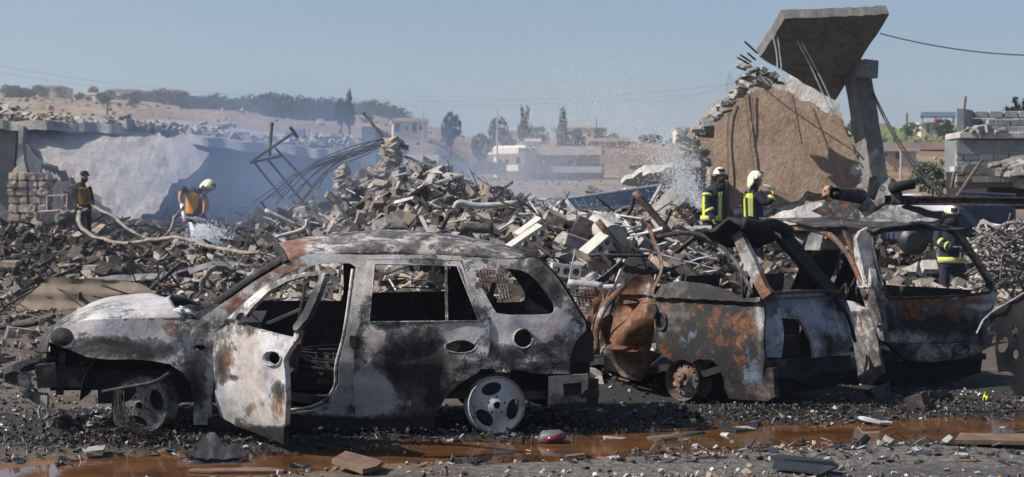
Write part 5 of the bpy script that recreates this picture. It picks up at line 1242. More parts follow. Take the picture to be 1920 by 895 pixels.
# ------------------------------------------------------------------ people
M['skin'] = simple("skin", (.36, .20, .14), .6, .12, 20, bump=0)
M['turnout'] = simple("dark_turnout_cloth", (.022, .025, .036), .85, .35, 12, bump=.5)
M['black_cloth'] = simple("black_cloth", (.014, .015, .02), .9, .3, 12, bump=.5)
M['navy_trousers'] = simple("navy_trousers", (.016, .02, .03), .9, .3, 10, bump=.5)
M['yellow_vest'] = simple("amber_vest", (.52, .23, .03), .8, .2, 10, bump=.3)
M['shaded_vest'] = simple('shaded_amber_vest', (.20, .115, .03), .85, .25, 10, bump=.3)  # amber vest darkened, the capped man's shade put into the colour
M['hivis'] = simple("lime_band", (.55, .62, .04), .6, .12, 14, bump=.1)
M['silver_band'] = simple("silver_band", (.45, .46, .44), .45, .1, 14, bump=.1)
M['helmet'] = simple("cream_helmet", (.66, .66, .47), .32, .06, 6, spec=.5, bump=0)
M['helmet_dark'] = simple("helmet_side_shield", (.02, .02, .022), .4, .2, 6, bump=0)
M['glove'] = simple("grey_glove", (.10, .10, .11), .85, .3, 20)
M['glove_y'] = simple("yellow_glove", (.6, .42, .02), .75, .2, 20)
M['hair'] = simple("dark_hair", (.02, .014, .011), .8, .3, 30)
M['white_cloth'] = simple("white_neck_cloth", (.65, .65, .65), .85, .1, 10)
M['clear_bottle'] = simple("clear_blue_bottle", (.35, .5, .62), .15, .1, 10, spec=.6, bump=0)

def remesh_body(name, prims, parent, mats, voxel=.016, paint=()):
    """prims: list of (MB, material index); welded into one continuous surface"""
    mb = MB(); pts = []
    for m, k in prims:
        mb.add(m.v, m.f); pts += [(v, k) for v in m.v]
    o = mb.build(name, M[mats[0]], parent)
    md = o.modifiers.new("weld", 'REMESH'); md.mode = 'VOXEL'; md.voxel_size = voxel
    sm = o.modifiers.new("relax", 'SMOOTH'); sm.factor = .5; sm.iterations = 3
    dg = bpy.context.evaluated_depsgraph_get(); me = bpy.data.meshes.new_from_object(o.evaluated_get(dg))
    o.modifiers.clear(); o.data = me
    me.materials.clear()
    for k in mats: me.materials.append(M[k])
    org = origin_of(parent); kd = KDTree(len(pts))
    for i, (v, k) in enumerate(pts): kd.insert(v-org, i)
    kd.balance()
    for p in me.polygons:
        _, i, _ = kd.find(p.center); p.material_index = pts[i][1]; p.use_smooth = True
        q = p.center+org; X = (960+FPX*q.x/q.y, HOR+(CAMZ-q.z)*FPX/q.y)
        for poly, mi, only, *back in paint:                     # panels of other cloth sewn on the garment
            if pts[i][1] in only and (p.normal.y < .25 or back) and inside(X, poly): p.material_index = mi
    return o

def limb(pts, rs, n=12, up=None):
    m = MB(); c = curve(pts, 5); k = len(pts)-1
    r = [tuple(np.interp(i/5, range(k+1), [x[a] if hasattr(x, "__len__") else x for x in rs]) for a in (0, 1)) for i in range(len(c))]
    return m.tube(c, r, n, up=up)

def hand(wrist, d, palm, curl=.5, s=1.):
    """palm with four fingers and a thumb; d: pointing direction, palm: the way the palm faces"""
    d = Vector(d).normalized(); pn = Vector(palm); pn = (pn-d*pn.dot(d)).normalized(); side = d.cross(pn); w = Vector(wrist); m = MB()
    m.tube([w-d*.02, w+d*.03*s, w+d*.09*s], [(.020*s, .03*s), (.018*s, .042*s), (.014*s, .042*s)], 8, up=pn)
    for k, L in enumerate((.068, .078, .072, .056)):
        b = w+d*.088*s+side*(k-1.5)*.021*s; p = [b]; a = curl*.5
        for seg in (.45, .32, .26):
            b = b+(d*math.cos(a)+pn*math.sin(a))*L*seg*s; p.append(b); a += curl*.9
        m.tube(p, [.0105*s, .010*s, .0095*s, .007*s], 6)
    b = w+d*.03*s-side*.036*s; q = b+(d*.6-side*.6+pn*.35).normalized()*.04*s; m.tube([b, q, q+(d*.8+pn*.5).normalized()*.032*s], [.013*s, .012*s, .008*s], 6)
    return m

def head(c, f, s=1.):
    """c: centre of the head, f: facing direction; returns skull/face MB"""
    f = Vector(f).normalized(); m = MB(); r = f.cross(Vector((0, 0, 1))).normalized(); up = r.cross(f)
    rings = []
    prof = [(-.125, .035, .03, .045), (-.105, .055, .055, .03), (-.07, .068, .075, .012), (-.03, .073, .088, .002), (.01, .076, .095, -.002), (.05, .077, .097, -.008), (.085, .068, .085, -.012), (.11, .045, .055, -.012), (.122, .012, .015, -.012)]
    n = 16
    for z, rx, ry, off in prof:
        rings.append([c+up*z*s+r*rx*s*math.cos(a)+f*(ry*math.sin(a)+off)*s for a in [2*math.pi*k/n for k in range(n)]])
    vs = [v for g in rings for v in g]; fs = [(i*n+k, i*n+(k+1) % n, (i+1)*n+(k+1) % n, (i+1)*n+k) for i in range(len(rings)-1) for k in range(n)]+[tuple(range(n)), tuple(range((len(rings)-1)*n, len(rings)*n))]
    m.add(vs, fs)
    m.tube([c+f*.088*s+up*.02*s, c+f*.112*s-up*.018*s, c+f*.098*s-up*.032*s], [.010*s, .016*s, .014*s], 6)       # nose
    m.tube([c+f*.092*s-r*.045*s+up*.034*s, c+f*.1*s+up*.034*s, c+f*.092*s+r*.045*s+up*.034*s], .008*s, 5)          # brow
    m.tube([c+f*.094*s-r*.022*s-up*.062*s, c+f*.1*s-up*.060*s, c+f*.094*s+r*.022*s-up*.062*s], .008*s, 5)          # lips
    for k in (-1, 1): m.ball(c+r*k*.078*s-up*.005*s, (.014*s, .02*s, .03*s), 6, 5)                                    # ears
    return m, r, up

def face_bits(parent, c, f, beard=False, s=1.):
    f = Vector(f).normalized(); r = f.cross(Vector((0, 0, 1))).normalized(); up = r.cross(f)
    for k in (-1, 1):
        m = MB(); m.ball(c+f*.088*s+r*k*.032*s+up*.012*s, .0115*s, 6, 5); m.build("eye", 'hair', parent, True)
    if beard:
        m = MB(); m.tube([c-r*.066*s+f*.03*s-up*.05*s, c-r*.045*s+f*.08*s-up*.085*s, c+f*.098*s-up*.105*s, c+r*.045*s+f*.08*s-up*.085*s, c+r*.066*s+f*.03*s-up*.05*s], [.014*s, .026*s, .03*s, .026*s, .014*s], 7); m.build("beard", 'hair', parent, True)

def helmet(parent, c, f, s=1.15, flap=False):
    f = Vector(f).normalized(); r = f.cross(Vector((0, 0, 1))).normalized(); up = r.cross(f); n = 20; g = []
    for i in range(11):
        t = i/10; row = []
        for k in range(n+1):
            a = 2*math.pi*k/n; ca, sa = math.cos(a), math.sin(a)              # sa > 0 is the front
            low = -.02+.055*max(0, sa) if sa > 0 else -.02-.085*min(1, -sa*1.2)
            ph = t*math.pi/2; z = .14*math.cos(ph) if t < 1 else 0
            rad = math.sin(ph); z = low+(.145-low)*math.cos(ph)
            row.append(c+up*z*s+r*.112*rad*ca*s+f*(.138*rad*sa-.006)*s)
        g.append(row)
    m = MB(); m.sheet(g, off=None); h = m.build("helmet", 'helmet', parent, True)
    md = h.modifiers.new("shell", 'SOLIDIFY'); md.thickness = .012
    for k in (-1, 1):
        q = c+r*k*.112*s-up*.005*s; m = MB(); m.prism([q+f*.045*s+up*.03*s, q+f*.055*s-up*.015*s, q+f*.01*s-up*.055*s, q-f*.04*s-up*.04*s, q-f*.03*s+up*.022*s], r*k*.014*s); m.build("side_shield", 'helmet_dark', h)
    m = MB(); m.sheet([[c+up*(.075+.022*j)*s+r*.055*x*s+f*(.139-.022*j*j*.6-.02*x*x)*s for x in (-1, -.5, 0, .5, 1)] for j in range(3)], off=f*.008); m.build("front_plate", 'helmet_dark', h)
    m = MB(); m.tube([c+up*.035*s+r*.112*math.cos(a)*s+f*(.145*math.sin(a)-.006)*s for a in [.25+k*(math.pi-.5)/10 for k in range(11)]], [(.006, .014)]*11, 6); m.build("visor_rim", 'helmet_dark', h, True)
    if flap:
        b = c-f*.10*s-up*.08*s; m = MB(); m.sheet([[b+r*x*.1-f*(.03*j+.012*math.sin(j))-up*.055*j for x in (-1, -.4, .4, 1)] for j in range(5)], off=-f*.01); m.build("neck_cloth", 'white_cloth', h, True)
    return h

def band(parent, pts, r, mat='hivis', w=.05, inner='silver_band', up=None):
    """reflective ring round a limb: three stacked hoops"""
    a, b = Vector(pts[0]), Vector(pts[1]); d = (b-a).normalized(); c = (a+b)/2
    rr = r if hasattr(r, "__len__") else (r, r)
    m = MB(); m.tube([c-d*w, c+d*w], [rr, rr], 16, cap=False, up=up); o = m.build("reflective_band", mat, parent, True); md = o.modifiers.new("cloth", 'SOLIDIFY'); md.thickness = .006
    if inner: m = MB(); rr = tuple(x+.005 for x in rr); m.tube([c-d*w*.33, c+d*w*.33], [rr, rr], 16, cap=False, up=up); m.build("silver_strip", inner, o, True)

def build_people():
    X = Vector
    # ---- man in black cap with amber vest, far left
    Y = 38.; b = P(158, 456, Y); s = S(Y)
    root = thing("person", "man in black cap and amber vest holding a hose by the fallen wall", "person", b)
    J = lambda px, py, dy=0: P(px, py, Y)+X((0, dy, 0))
    hc = J(158, 331); f = (.75, -.6, -.1)
    hd, r, up = head(hc, f, 1.05)
    pr = [(limb([J(157, 392), J(154, 372), J(151, 354), J(154, 343)], [(.12, .19), (.12, .18), (.13, .21), (.06, .08)], up=(0, 1, 0)), 0), (limb([J(155, 348), J(157, 336)], [.06, .055]), 0), (hd, 1),
          (limb([J(147, 386), J(148, 420), J(146, 452)], [.11, .08, .055]), 2), (limb([J(163, 386), J(165, 420), J(168, 455)], [.11, .08, .055]), 2),
          (limb([J(144, 453), J(152, 456, -.08)], [.05, .04]), 0), (limb([J(166, 456), J(175, 458, -.08)], [.05, .04]), 0),
          (limb([J(140, 349), J(138, 372), J(152, 388, -.16)], [.075, .06, .045]), 0), (limb([J(166, 350), J(172, 372), J(176, 386, -.12)], [.07, .058, .045]), 0),
          (hand(J(152, 388, -.16), (.9, -.3, -.3), (0, 0, -1), .9), 1), (hand(J(176, 386, -.12), (.8, -.4, -.2), (0, 0, -1), .9), 1)]
    remesh_body("body", pr, root, ['black_cloth', 'skin', 'navy_trousers', 'shaded_vest'], paint=[([(148,351),(166,350),(170,362),(169,384),(149,384),(146,366)], 3, (0,))])
    m = MB(); m.ball(hc+up*.06, (.105, .105, .085), 14, 8); m.tube([hc+up*.05+X(f)*.08, hc+up*.035+X(f)*.19], [(.012, .075), (.008, .06)], 8, up=up); m.build("cap", 'black_cloth', root, True)
    m = MB(); m.tube([hc-up*.03+X(f)*.03, hc-up*.11], [.088, .08], 12); m.build("neck_scarf", 'black_cloth', root, True)
    face_bits(root, hc, f)
    # ---- bent firefighter spraying the rubble
    Y = 36.; b = P(366, 462, Y)
    root = thing("person", "bent over firefighter in amber vest and cream helmet spraying the rubble", "person", b)
    hc = J2 = None
    J = lambda px, py, dy=0: P(px, py, Y)+X((0, dy, 0))
    hc = J(389, 351); f = (.75, -.35, -.5); hd, r, up = head(hc, f, 1.05)
    pr = [(limb([J(364, 402), J(364, 384), J(364, 366), J(370, 354)], [(.15, .2), (.15, .2), (.15, .2), (.1, .14)], up=(0, 1, 0)), 0), (limb([J(372, 356), J(386, 351)], [.075, .06]), 0), (hd, 1),
          (limb([J(357, 400), J(358, 430), J(352, 460)], [.12, .085, .06]), 0), (limb([J(374, 400), J(382, 430), J(380, 460)], [.12, .085, .06]), 0),
          (limb([J(349, 353, -.1), J(343, 362, -.2)], [.08, .07]), 0), (limb([J(343, 362, -.2), J(342, 372, -.25), J(346, 386, -.3)], [.055, .048, .035]), 1),
          (limb([J(384, 364, -.2), J(389, 380, -.3)], [.075, .06]), 0), (limb([J(389, 380, -.3), J(388, 398, -.36)], [.048, .034]), 1),
          (hand(J(346, 386, -.3), (.2, -.3, -.9), (.9, 0, 0), 1.1), 1), (hand(J(388, 398, -.36), (-.5, -.2, -.8), (-1, 0, 0), 1.1), 1)]
    remesh_body("body", pr, root, ['turnout', 'skin', 'yellow_vest'], paint=[([(349,364),(358,360),(377,366),(368,392),(360,404),(346,398)], 2, (0,)), ([(384,372),(393,370),(396,396),(386,398)], 2, (0,))])
    m = MB(); m.tube(curve([J(385, 366, -.16), J(390, 380, -.22), J(390, 396, -.22)], 4), [(.03, .07)]*9, 8); m.build("vest_flap", 'yellow_vest', root, True)
    helmet(root, hc, f, 1.3); face_bits(root, hc, f)
    m = MB(); m.tube([J(347, 384, -.36), J(353, 402, -.5), J(357, 416, -.6)], [.04, .045, .03], 10)
    nz = m.build("hose_nozzle", 'white_paint', None, True); tag(nz, "white hose nozzle in the bent firefighter's hands", "nozzle")
    m = MB(); m.tube([J(352, 416, -.62), J(365, 414, -.6)], .022, 6); m.build("handle", 'red_cloth', nz, True)
    # ---- standing firefighter looking back, left of the pair
    def fire(label, Y, base, hc, f, body, legs, arms, hands, boots=True, mats=('turnout', 'skin', 'turnout', 'glove'), beard=False, flap=False, paint=()):
        root = thing("person", label, "person", base)
        hd, r, up = head(hc, f, 1.05)
        pr = [(limb(body[0], body[1], up=(0, 1, 0)), 0), (limb([body[0][-1], hc-X((0, 0, .05))], [.085, .085]), 0), (hd, 1)]
        for l in legs: pr.append((limb(l, [.125, .10, .085]), 2)); pr.append((limb([l[-1]+X((0, .03, .03)), l[-1]+X((0, -.16, .02))], [.06, .05]), 2))
        for a in arms: pr.append((limb(a, [.095, .082, .062]), 0))
        for w_, d, p, mi in hands: pr.append((hand(w_, d, p, .9, 1.1), mi))
        remesh_body("body", pr, root, list(mats)+['hivis', 'silver_band'], .013, paint)
        helmet(root, hc, f, 1.28, flap); face_bits(root, hc, f, beard)
        return root, r, up
    Y = 31.; J = lambda px, py, dy=0: P(px, py, Y)+X((0, dy, 0)); b = J(1336, 487)
    root, r, up = fire("firefighter with cream helmet looking back at the left of the pair", Y, b, J(1349, 331), (.15, -1, -.05),
        ([J(1336, 425), J(1337, 395), J(1338, 365), J(1344, 350)], [(.15, .2), (.16, .21), (.16, .22), (.08, .1)]),
        [[J(1329, 422), J(1328, 450), J(1326, 484)], [J(1346, 422), J(1346, 450), J(1347, 485)]],
        [[J(1326, 358, -.08), J(1324, 384, -.16), J(1333, 410, -.26)], [J(1354, 358, .0), J(1358, 385, .0), J(1354, 412, -.1)]],
        [(J(1333, 410, -.26), (.3, -.2, -.9), (1, 0, 0), 1), (J(1354, 412, -.1), (0, -.2, -1), (-1, 0, 0), 1)], beard=True, paint=[([(1317,362),(1321,362),(1321,408),(1316,408)], 4, (0,)), ([(1347,360),(1354,360),(1353,410),(1346,410)], 4, (0,)), ([(1349,362),(1352,362),(1351,410),(1348,410)], 5, (0,))])
    m = MB(); m.tube([J(1350, 346, -.02), J(1357, 356, -.05)], [.1, .06], 12); m.build("neck_guard", 'black_cloth', root, True)
    band(root, [J(1325, 364, -.1), J(1324, 370, -.12)], .102, w=.025); band(root, [J(1327, 392, -.2), J(1329, 397, -.21)], .092, w=.03)
    band(root, [J(1336, 406), J(1336, 413)], (.185, .235), w=.05, up=(0, 1, 0))
    # ---- firefighter drinking
    b = J(1416, 492); f = (1, -.15, .22)
    root, r, up = fire("firefighter in profile drinking from a bottle with yellow gloves", Y, b, J(1417, 338), f,
        ([J(1414, 430), J(1412, 400), J(1410, 372), J(1413, 356)], [(.17, .19), (.17, .2), (.17, .21), (.08, .09)]),
        [[J(1408, 426), J(1408, 455), J(1406, 488)], [J(1421, 426), J(1422, 455), J(1424, 489)]],
        [[J(1418, 362, -.16), J(1434, 380, -.22), J(1447, 368, -.2)], [J(1406, 364, .16), J(1410, 388, .2), J(1418, 404, .16)]],
        [(J(1447, 366, -.2), (-.1, 0, 1), (-1, 0, .2), 3), (J(1418, 404, .16), (.4, 0, -.9), (1, 0, 0), 3)], mats=('turnout', 'skin', 'turnout', 'glove_y'), flap=True, paint=[([(1394,364),(1411,362),(1411,369),(1394,371)], 4, (0,)), ([(1394,366),(1397,366),(1398,412),(1395,412)], 4, (0,)), ([(1402,366),(1411,366),(1412,412),(1404,412)], 4, (0,)), ([(1405,368),(1408,368),(1410,412),(1407,412)], 5, (0,))])
    band(root, [J(1442, 375, -.21), J(1446, 369, -.2)], .084, w=.025)
    m = MB(); m.tube([J(1429, 347, -.2), J(1432, 348, -.2), J(1436, 350, -.2), J(1449, 357, -.2)], [.012, .014, .034, .036], 10); tag(m.build("water_bottle", 'clear_bottle', None, True), "clear water bottle raised to the drinking firefighter's mouth", "bottle")
    # ---- bearded man behind the twisted metal
    Y = 29.; J = lambda px, py, dy=0: P(px, py, Y)+X((0, dy, 0)); b = J(1556, 520); hc = J(1553, 361); f = (-1, -.25, .1)
    root = thing("person", "bare headed bearded man seen in profile behind the twisted metal", "person", b); hd, r, up = head(hc, f, 1.08)
    pr = [(limb([J(1558, 450), J(1558, 420), J(1558, 392), J(1556, 376)], [(.15, .2), (.16, .2), (.16, .21), (.07, .08)], up=(0, 1, 0)), 0), (limb([J(1556, 380), J(1554, 368)], [.065, .06]), 1), (hd, 1),
          (limb([J(1552, 448), J(1552, 482), J(1551, 516)], [.11, .08, .06]), 0), (limb([J(1566, 448), J(1567, 482), J(1568, 517)], [.11, .08, .06]), 0),
          (limb([J(1545, 388, -.1), J(1542, 415, -.15), J(1545, 440, -.2)], [.08, .065, .045]), 0), (limb([J(1572, 388), J(1575, 415), J(1570, 440)], [.08, .065, .045]), 0),
          (hand(J(1545, 440, -.2), (0, -.1, -1), (1, 0, 0), .6), 1), (hand(J(1570, 440), (0, -.1, -1), (-1, 0, 0), .6), 1)]
    remesh_body("body", pr, root, ['black_cloth', 'skin']); face_bits(root, hc, f, True, 1.08)
    m = MB(); m.ball(hc+up*.045-X(f)*.022, (.092, .098, .088), 14, 8); m.build("hair", 'hair', root, True)
    # ---- firefighter standing behind the burnt wagon
    Y = 30.5; J = lambda px, py, dy=0: P(px, py, Y)+X((0, dy, 0)); b = J(1784, 556); f = (.05, -1, -.42)
    root, r, up = fire("firefighter looking down framed by the burnt wagon's rear window", Y, b, J(1784, 400), f,
        ([J(1784, 500), J(1784, 465), J(1784, 430), J(1784, 416)], [(.17, .24), (.17, .23), (.17, .26), (.08, .1)]),
        [[J(1772, 496), J(1771, 525), J(1770, 553)], [J(1797, 496), J(1799, 525), J(1801, 553)]],
        [[J(1763, 428), J(1757, 455, -.05), J(1778, 463, -.3)], [J(1806, 428), J(1812, 452, -.05), J(1794, 470, -.3)]],
        [(J(1780, 463, -.3), (.9, -.3, 0), (0, -.2, -1), 3), (J(1793, 474, -.3), (-.1, -.1, -1), (1, 0, 0), 3)], beard=True)
    m = MB(); m.tube([J(1784, 409, -.02), J(1784, 420, -.02)], [.11, .16], 12); m.build("neck_guard", 'black_cloth', root, True)
    band(root, [J(1784, 484), J(1784, 491)], (.195, .265), w=.055, up=(0, 1, 0)); band(root, [J(1771, 544), J(1771, 549)], .1, w=.045); band(root, [J(1800, 544), J(1800, 549)], .1, w=.045)
    band(root, [J(1759, 453, -.05), J(1766, 458, -.14)], .094, w=.03); band(root, [J(1769, 460, -.2), J(1773, 462, -.26)], .084, w=.02); band(root, [J(1811, 451, -.05), J(1806, 457, -.12)], .096, w=.035)
build_people()
# ------------------------------------------------------------------ wreckage among the rubble
M['panel_blue'] = simple("solar_cell", (.025, .035, .055), .25, .3, 3, spec=.5, bump=0)
def hollow_block(name, label, c, size, rot, nh=4):
    """cement block with round cores, cast as one plate with real holes"""
    w_, d, h = size; v, tri = triangulate([(0, 0), (w_, 0), (w_, h), (0, h)], [ell(w_*(k+.5)/nh, h/2, w_/nh*.36, min(h*.36, w_/nh*.38), 12) for k in range(nh)], w_/nh*.35)
    m3 = Euler(rot).to_matrix(); c = Vector(c); F = [c+m3 @ Vector((p.x-w_/2, -d/2, p.y-h/2)) for p in v]; B = [c+m3 @ Vector((p.x-w_/2, d/2, p.y-h/2)) for p in v]; N = len(v)
    cnt = set((t[i], t[(i+1) % 3]) for t in tri for i in range(3)); mb = MB(); mb.v = F+B; mb.f = list(tri)+[tuple(i+N for i in t)[::-1] for t in tri]+[(b, a, a+N, b+N) for a, b in cnt if (b, a) not in cnt]
    return tag(mb.build(name, 'hollow'), label, "block")

def one(name, label, cat, mat, fn, smooth=False):
    mb = MB(); fn(mb); return tag(mb.build(name, mat, None, smooth), label, cat)

def build_wreckage():
    V = Vector
    for i, (px, py, Y, w_, d, h, rot, nh, lb) in enumerate((
        (987, 452, 20.5, .52, .22, .17, (.15, -.58, .25), 4, "long pale hollow block tilted above the SUV's tail"), (995, 432, 21, .38, .2, .16, (.2, -.62, .2), 3, "short hollow block propped behind the long pale one"),
        (1118, 463, 20, .36, .22, .14, (.3, -.68, .3), 3, "hollow block leaning right of the square concrete lump"), (1060, 508, 18.6, .34, .22, .15, (.0, .12, .1), 3, "hollow block lying low behind the SUV's rear window"),
        (1846, 471, 26, .36, .2, .17, (.1, .2, .2), 3, "pale hollow block right of the firefighter at the wagon"), (1742, 500, 28, .26, .2, .12, (.9, 0, .1), 2, "small hollow block on the ground left of the wagon's firefighter"),
        (1856, 432, 27, .4, .2, .2, (.1, .5, -.5), 2, "hollow block end under the white sheet"))): hollow_block("hollow_block", lb, P(px, py, Y), (w_, d, h), rot, nh)
    # single big broken pieces of the mound
    def big(label, px, py, Y, w_, h, rot=(0, 0, 0), mat='chunk', d=None):
        o = bits(1, [(px, py, Y)], (1, 1), mat, label, name="concrete_block")[0]; o.scale = (w_/S(Y)*.55, (d or w_*.8)/S(Y)*.55, h/S(Y)*.55); o.rotation_euler = rot; o["group"] = ""; del o["group"]
    big("square grey concrete lump in the heap behind the SUV's tail", 1080, 455, 20.4, 62, 50, (.1, .3, .5)); big("tall brown lump standing in the heap behind the SUV", 1042, 410, 22.5, 40, 44, (.2, .4, .2), 'stone')
    big("dark rounded lump beside the fallen concrete pole", 1100, 430, 21.2, 55, 40, (0, .5, 0), 'char'); big("pale block pair left of the bent door post", 1203, 470, 21, 40, 30, (0, .1, .3)); big("brown wedge lump near the bent frame foot", 590, 362, 35, 14, 18, (0, 0, 0), 'stone')
    big("large pale boulder on the shoulder of the central mound", 838, 360, 33.5, 52, 46, (.2, .2, .4)); big("flat pale block at the peak of the central mound", 808, 316, 35, 42, 26, (0, .2, .3)); big("broad grey slab lump under the cable bundle", 660, 345, 35, 46, 22, (0, -.1, .2)); big("tilted lump left of the twin mound towers", 625, 372, 33, 34, 30, (0, .5, .2)); big("light cube lump right of the mound crest", 800, 311, 34.6, 16, 18, (0, .2, .5))
    big("tan boulder on the dirt beside the corrugated sheet", 38, 632, 20.5, 64, 36, (0, .1, .3), 'stone'); big("pale rock at the left edge of the rubble field", 18, 495, 30, 36, 24, (0, 0, 0), 'stone'); big("grey flat stone in the middle of the left field", 170, 502, 30, 26, 18); big("tan lump on the left field below the hose", 215, 488, 31, 30, 18, (0, 0, .4), 'stone'); big("white crumpled lump against the corrugated sheet", 122, 566, 26.8, 36, 22)
    big("dark square lump at the left edge below the tan boulder", 8, 672, 18, 40, 34, (0, 0, .2), 'char')
    # towers of stones on the mound
    bits(54, lambda k: (744+U(-15, 15)-(k*.3)+U(-.6, .6)*k, 266+k*1.25+U(-6, 6), U(34.8, 35.8)), (.12, .34), 'stone', "stone lump piled in the tallest tower of the central mound", group="stones of the tall mound tower")
    bits(26, lambda k: (643+U(-11, 11)*(.5+k/26), 318+k*1.6+U(-4, 4), U(34.4, 35.2)), (.11, .27), 'stone', "stone lump piled in the small left tower of the mound", group="stones of the small mound tower")
    bits(46, lambda k: (U(600, 900), None, U(28, 37)), (.2, .55), 'chunk', "large pale concrete lump on the central rubble mound", group="large lumps on the central mound", sink=.15)
    bits(46, lambda k: (U(930, 1290), None, U(18.5, 40)), (.16, .44), 'chunk', "grey concrete lump in the heap between SUV and brown slab", group="lumps between the SUV and the brown slab", sink=.15)
    bits(36, lambda k: (U(-20, 560), None, U(27, 41)), (.22, .5), ('char' if U(0, 1) < .5 else 'stone'), "scorched lump scattered over the rubble field at left", group="scorched lumps on the left field", sink=.2)
    bits(22, lambda k: (U(440, 620), None, U(33, 37)), (.3, .6), 'char', "dark sooty lump below the bent steel frame", group="sooty lumps under the bent frame", sink=.15)
    bits(24, lambda k: (U(1640, 1930), None, U(22, 38)), (.2, .45), 'chunk', "pale lump on the ground behind the burnt wagon", group="lumps behind the wagon", sink=.2)
    # bent steel frame
    fr = thing("bent_steel_frame", "bent black steel frame sticking up before the smoky building", "metal frame", P(530, 375, 37))
    for a, b in (((468,306),(554,247)), ((544,238),(558,258)), ((468,306),(527,293)), ((516,278),(592,359)), ((503,300),(569,380)), ((478,306),(531,373)), ((510,230),(505,293))):
        mb = MB(); mb.beam(P(*a, 37), P(*b, 37+U(-.3, .3)), .055); mb.build("bar", 'steel_dark', fr)
    mb = MB(); mb.beam(P(681, 212, 36.5), P(722, 262, 36.2), .05); tag(mb.build("thin_bar", 'steel_dark'), "single thin dark bar slanting above the cable bundle", "metal bar")
    cb = thing("cable_bundle", "bundle of black cables arching over to the mound tower", "cable", P(560, 378, 36.5))
    for k in range(13):
        x0 = 478+k*9; mb = MB(); mb.tube(curve([P(x0+U(-6, 6), 372+U(-8, 12), 36.6), P(x0*.55+300+U(-8, 8), 322+U(-8, 8)-k*.8, 36.4), P(x0*.25+545+U(-6, 6), 280+U(-8, 9), 36.), P(738+U(-8, 8), 262+U(-5, 9), 35.6), P(762+U(-6, 6), 276+U(-4, 8), 35.4)], 7), .014, 5); mb.build("cable", 'wire', cb, True)
    # loose tubes, pipes and bars
    items = (("steel_tube", "pale bent steel tube in front of the sooty heap", 'steel_grey', [(497,394),(560,424)], 29.5, .035), ("steel_tube", "pale steel tube lying flat left of the SUV roof", 'steel_grey', [(517,445),(568,430),(577,412)], 28.5, .035), ("steel_tube", "bent grey tube standing right of the flat tube", 'steel_grey', [(550,404),(572,420),(582,440)], 29, .04),
        ("steel_tube", "long silver pipe bent across the middle rubble", 'steel_grey', [(852,392),(862,380),(900,386),(972,381)], 27, .05), ("steel_beam", "dark beam lying behind the SUV roof", 'steel_dark', [(862,427),(925,429)], 22, .07), ("steel_tube", "black hooked tube above the SUV roof", 'steel_dark', [(828,430),(842,402),(850,398),(858,408)], 24, .035),
        ("wooden_post", "long brown post slanting through the heap right of the SUV", 'steel_rust', [(1120,414),(1200,512)], 20, .045), ("steel_beam", "long grey brown beam leaning over the heap before the solar panel", 'steel_rust', [(1190,360),(1258,440)], 24, .055), ("steel_rod", "dark rod across the heap above the red sheet", 'steel_dark', [(1105,478),(1215,480)], 19.5, .02),
        ("steel_rod", "thin dark rod standing left of the long beam", 'steel_dark', [(1258,392),(1236,452)], 25, .03), ("steel_rod", "brown rod slanting right of the long beam", 'steel_rust', [(1262,385),(1300,424)], 25, .03), ("bent_pipe", "black curved pipe rising before the solar panel", 'wire', [(1140,424),(1165,415),(1183,392),(1190,360)], 26, .035),
        ("rusty_beam", "rust red beam lying behind the SUV's tail", 'steel_rust', [(1085,545),(1150,555)], 17, .06), ("grey_beam", "pale grey beam lying above the rust red one", 'steel_grey', [(1065,532),(1130,538)], 17.6, .05), ("pipe_stub", "short grey pipe stub facing the camera behind the SUV", 'steel_grey', [(1108,514),(1112,524)], 18, .075),
        ("thin_rod", "thin rod crossing the rubble left of the solar panel", 'rebar', [(962,368),(1014,402)], 26, .016), ("thin_rod", "faint thin rod low in front of the mound", 'rebar', [(930,375),(985,395)], 25, .014), ("dark_pipe", "black pipe on the dirt at the far left edge", 'wire', [(-10,615),(30,612),(72,606)], 21, .035), ("rusty_rod", "brown rod lying behind the SUV bonnet", 'steel_rust', [(285,535),(405,536)], 27, .03),
        ("rusty_strip", "orange brown strip on the dirt at the left edge", 'steel_rust', [(-20,716),(45,716)], 15.6, .03), ("steel_tube", "rusty tube leaning inside the debris behind the wagon", 'steel_rust', [(1700,545),(1760,548)], 24, .03))
    for nm, lb, mt, pts, Y, r in items: one(nm, lb, "pipe" if "tube" in nm or "pipe" in nm else "metal bar", mt, lambda m: m.tube(curve([P(*p, Y) for p in pts], 6), r, 8), True)
    one("concrete_pole", "fallen tapered concrete pole lying on the heap right of the SUV", "pole", 'concrete_pale', lambda m: m.tube([P(1118, 418, 21.6), P(1135, 436, 20.8), P(1152, 446, 20.4)], [.12, .15, .17], 16), False)
    # solar panel
    sp = thing("solar_panel", "fallen dark blue solar panel with pale frame tilted on the rubble", "solar panel", P(1150, 395, 33))
    a, b, c, d = P(1060, 374, 32.4), P(1240, 347, 34.2), P(1218, 385, 33.2), P(1078, 396, 31.6)
    for i in range(12):
        for j in range(6):
            L = lambda u, v: (a.lerp(b, u)).lerp(d.lerp(c, u), v)
            e = .035; mb = MB(); mb.prism([L((i+e)/12, (j+e)/6), L((i+1-e)/12, (j+e)/6), L((i+1-e)/12, (j+1-e)/6), L((i+e)/12, (j+1-e)/6)], (0, .012, 0)); mb.build("cell", 'panel_blue', sp)
    mb = MB(); mb.sheet([[a.lerp(b, i/12).lerp(d.lerp(c, i/12), j/6)+V((0, .03, 0)) for j in range(7)] for i in range(13)], off=(0, .03, 0)); mb.build("backing", 'steel_grey', sp)
    for p, q in ((a, b), (b, c), (c, d), (d, a)): mb = MB(); mb.beam(p, q, .05, .05); mb.build("frame_rail", 'white_paint' if p is a else 'steel_grey', sp)
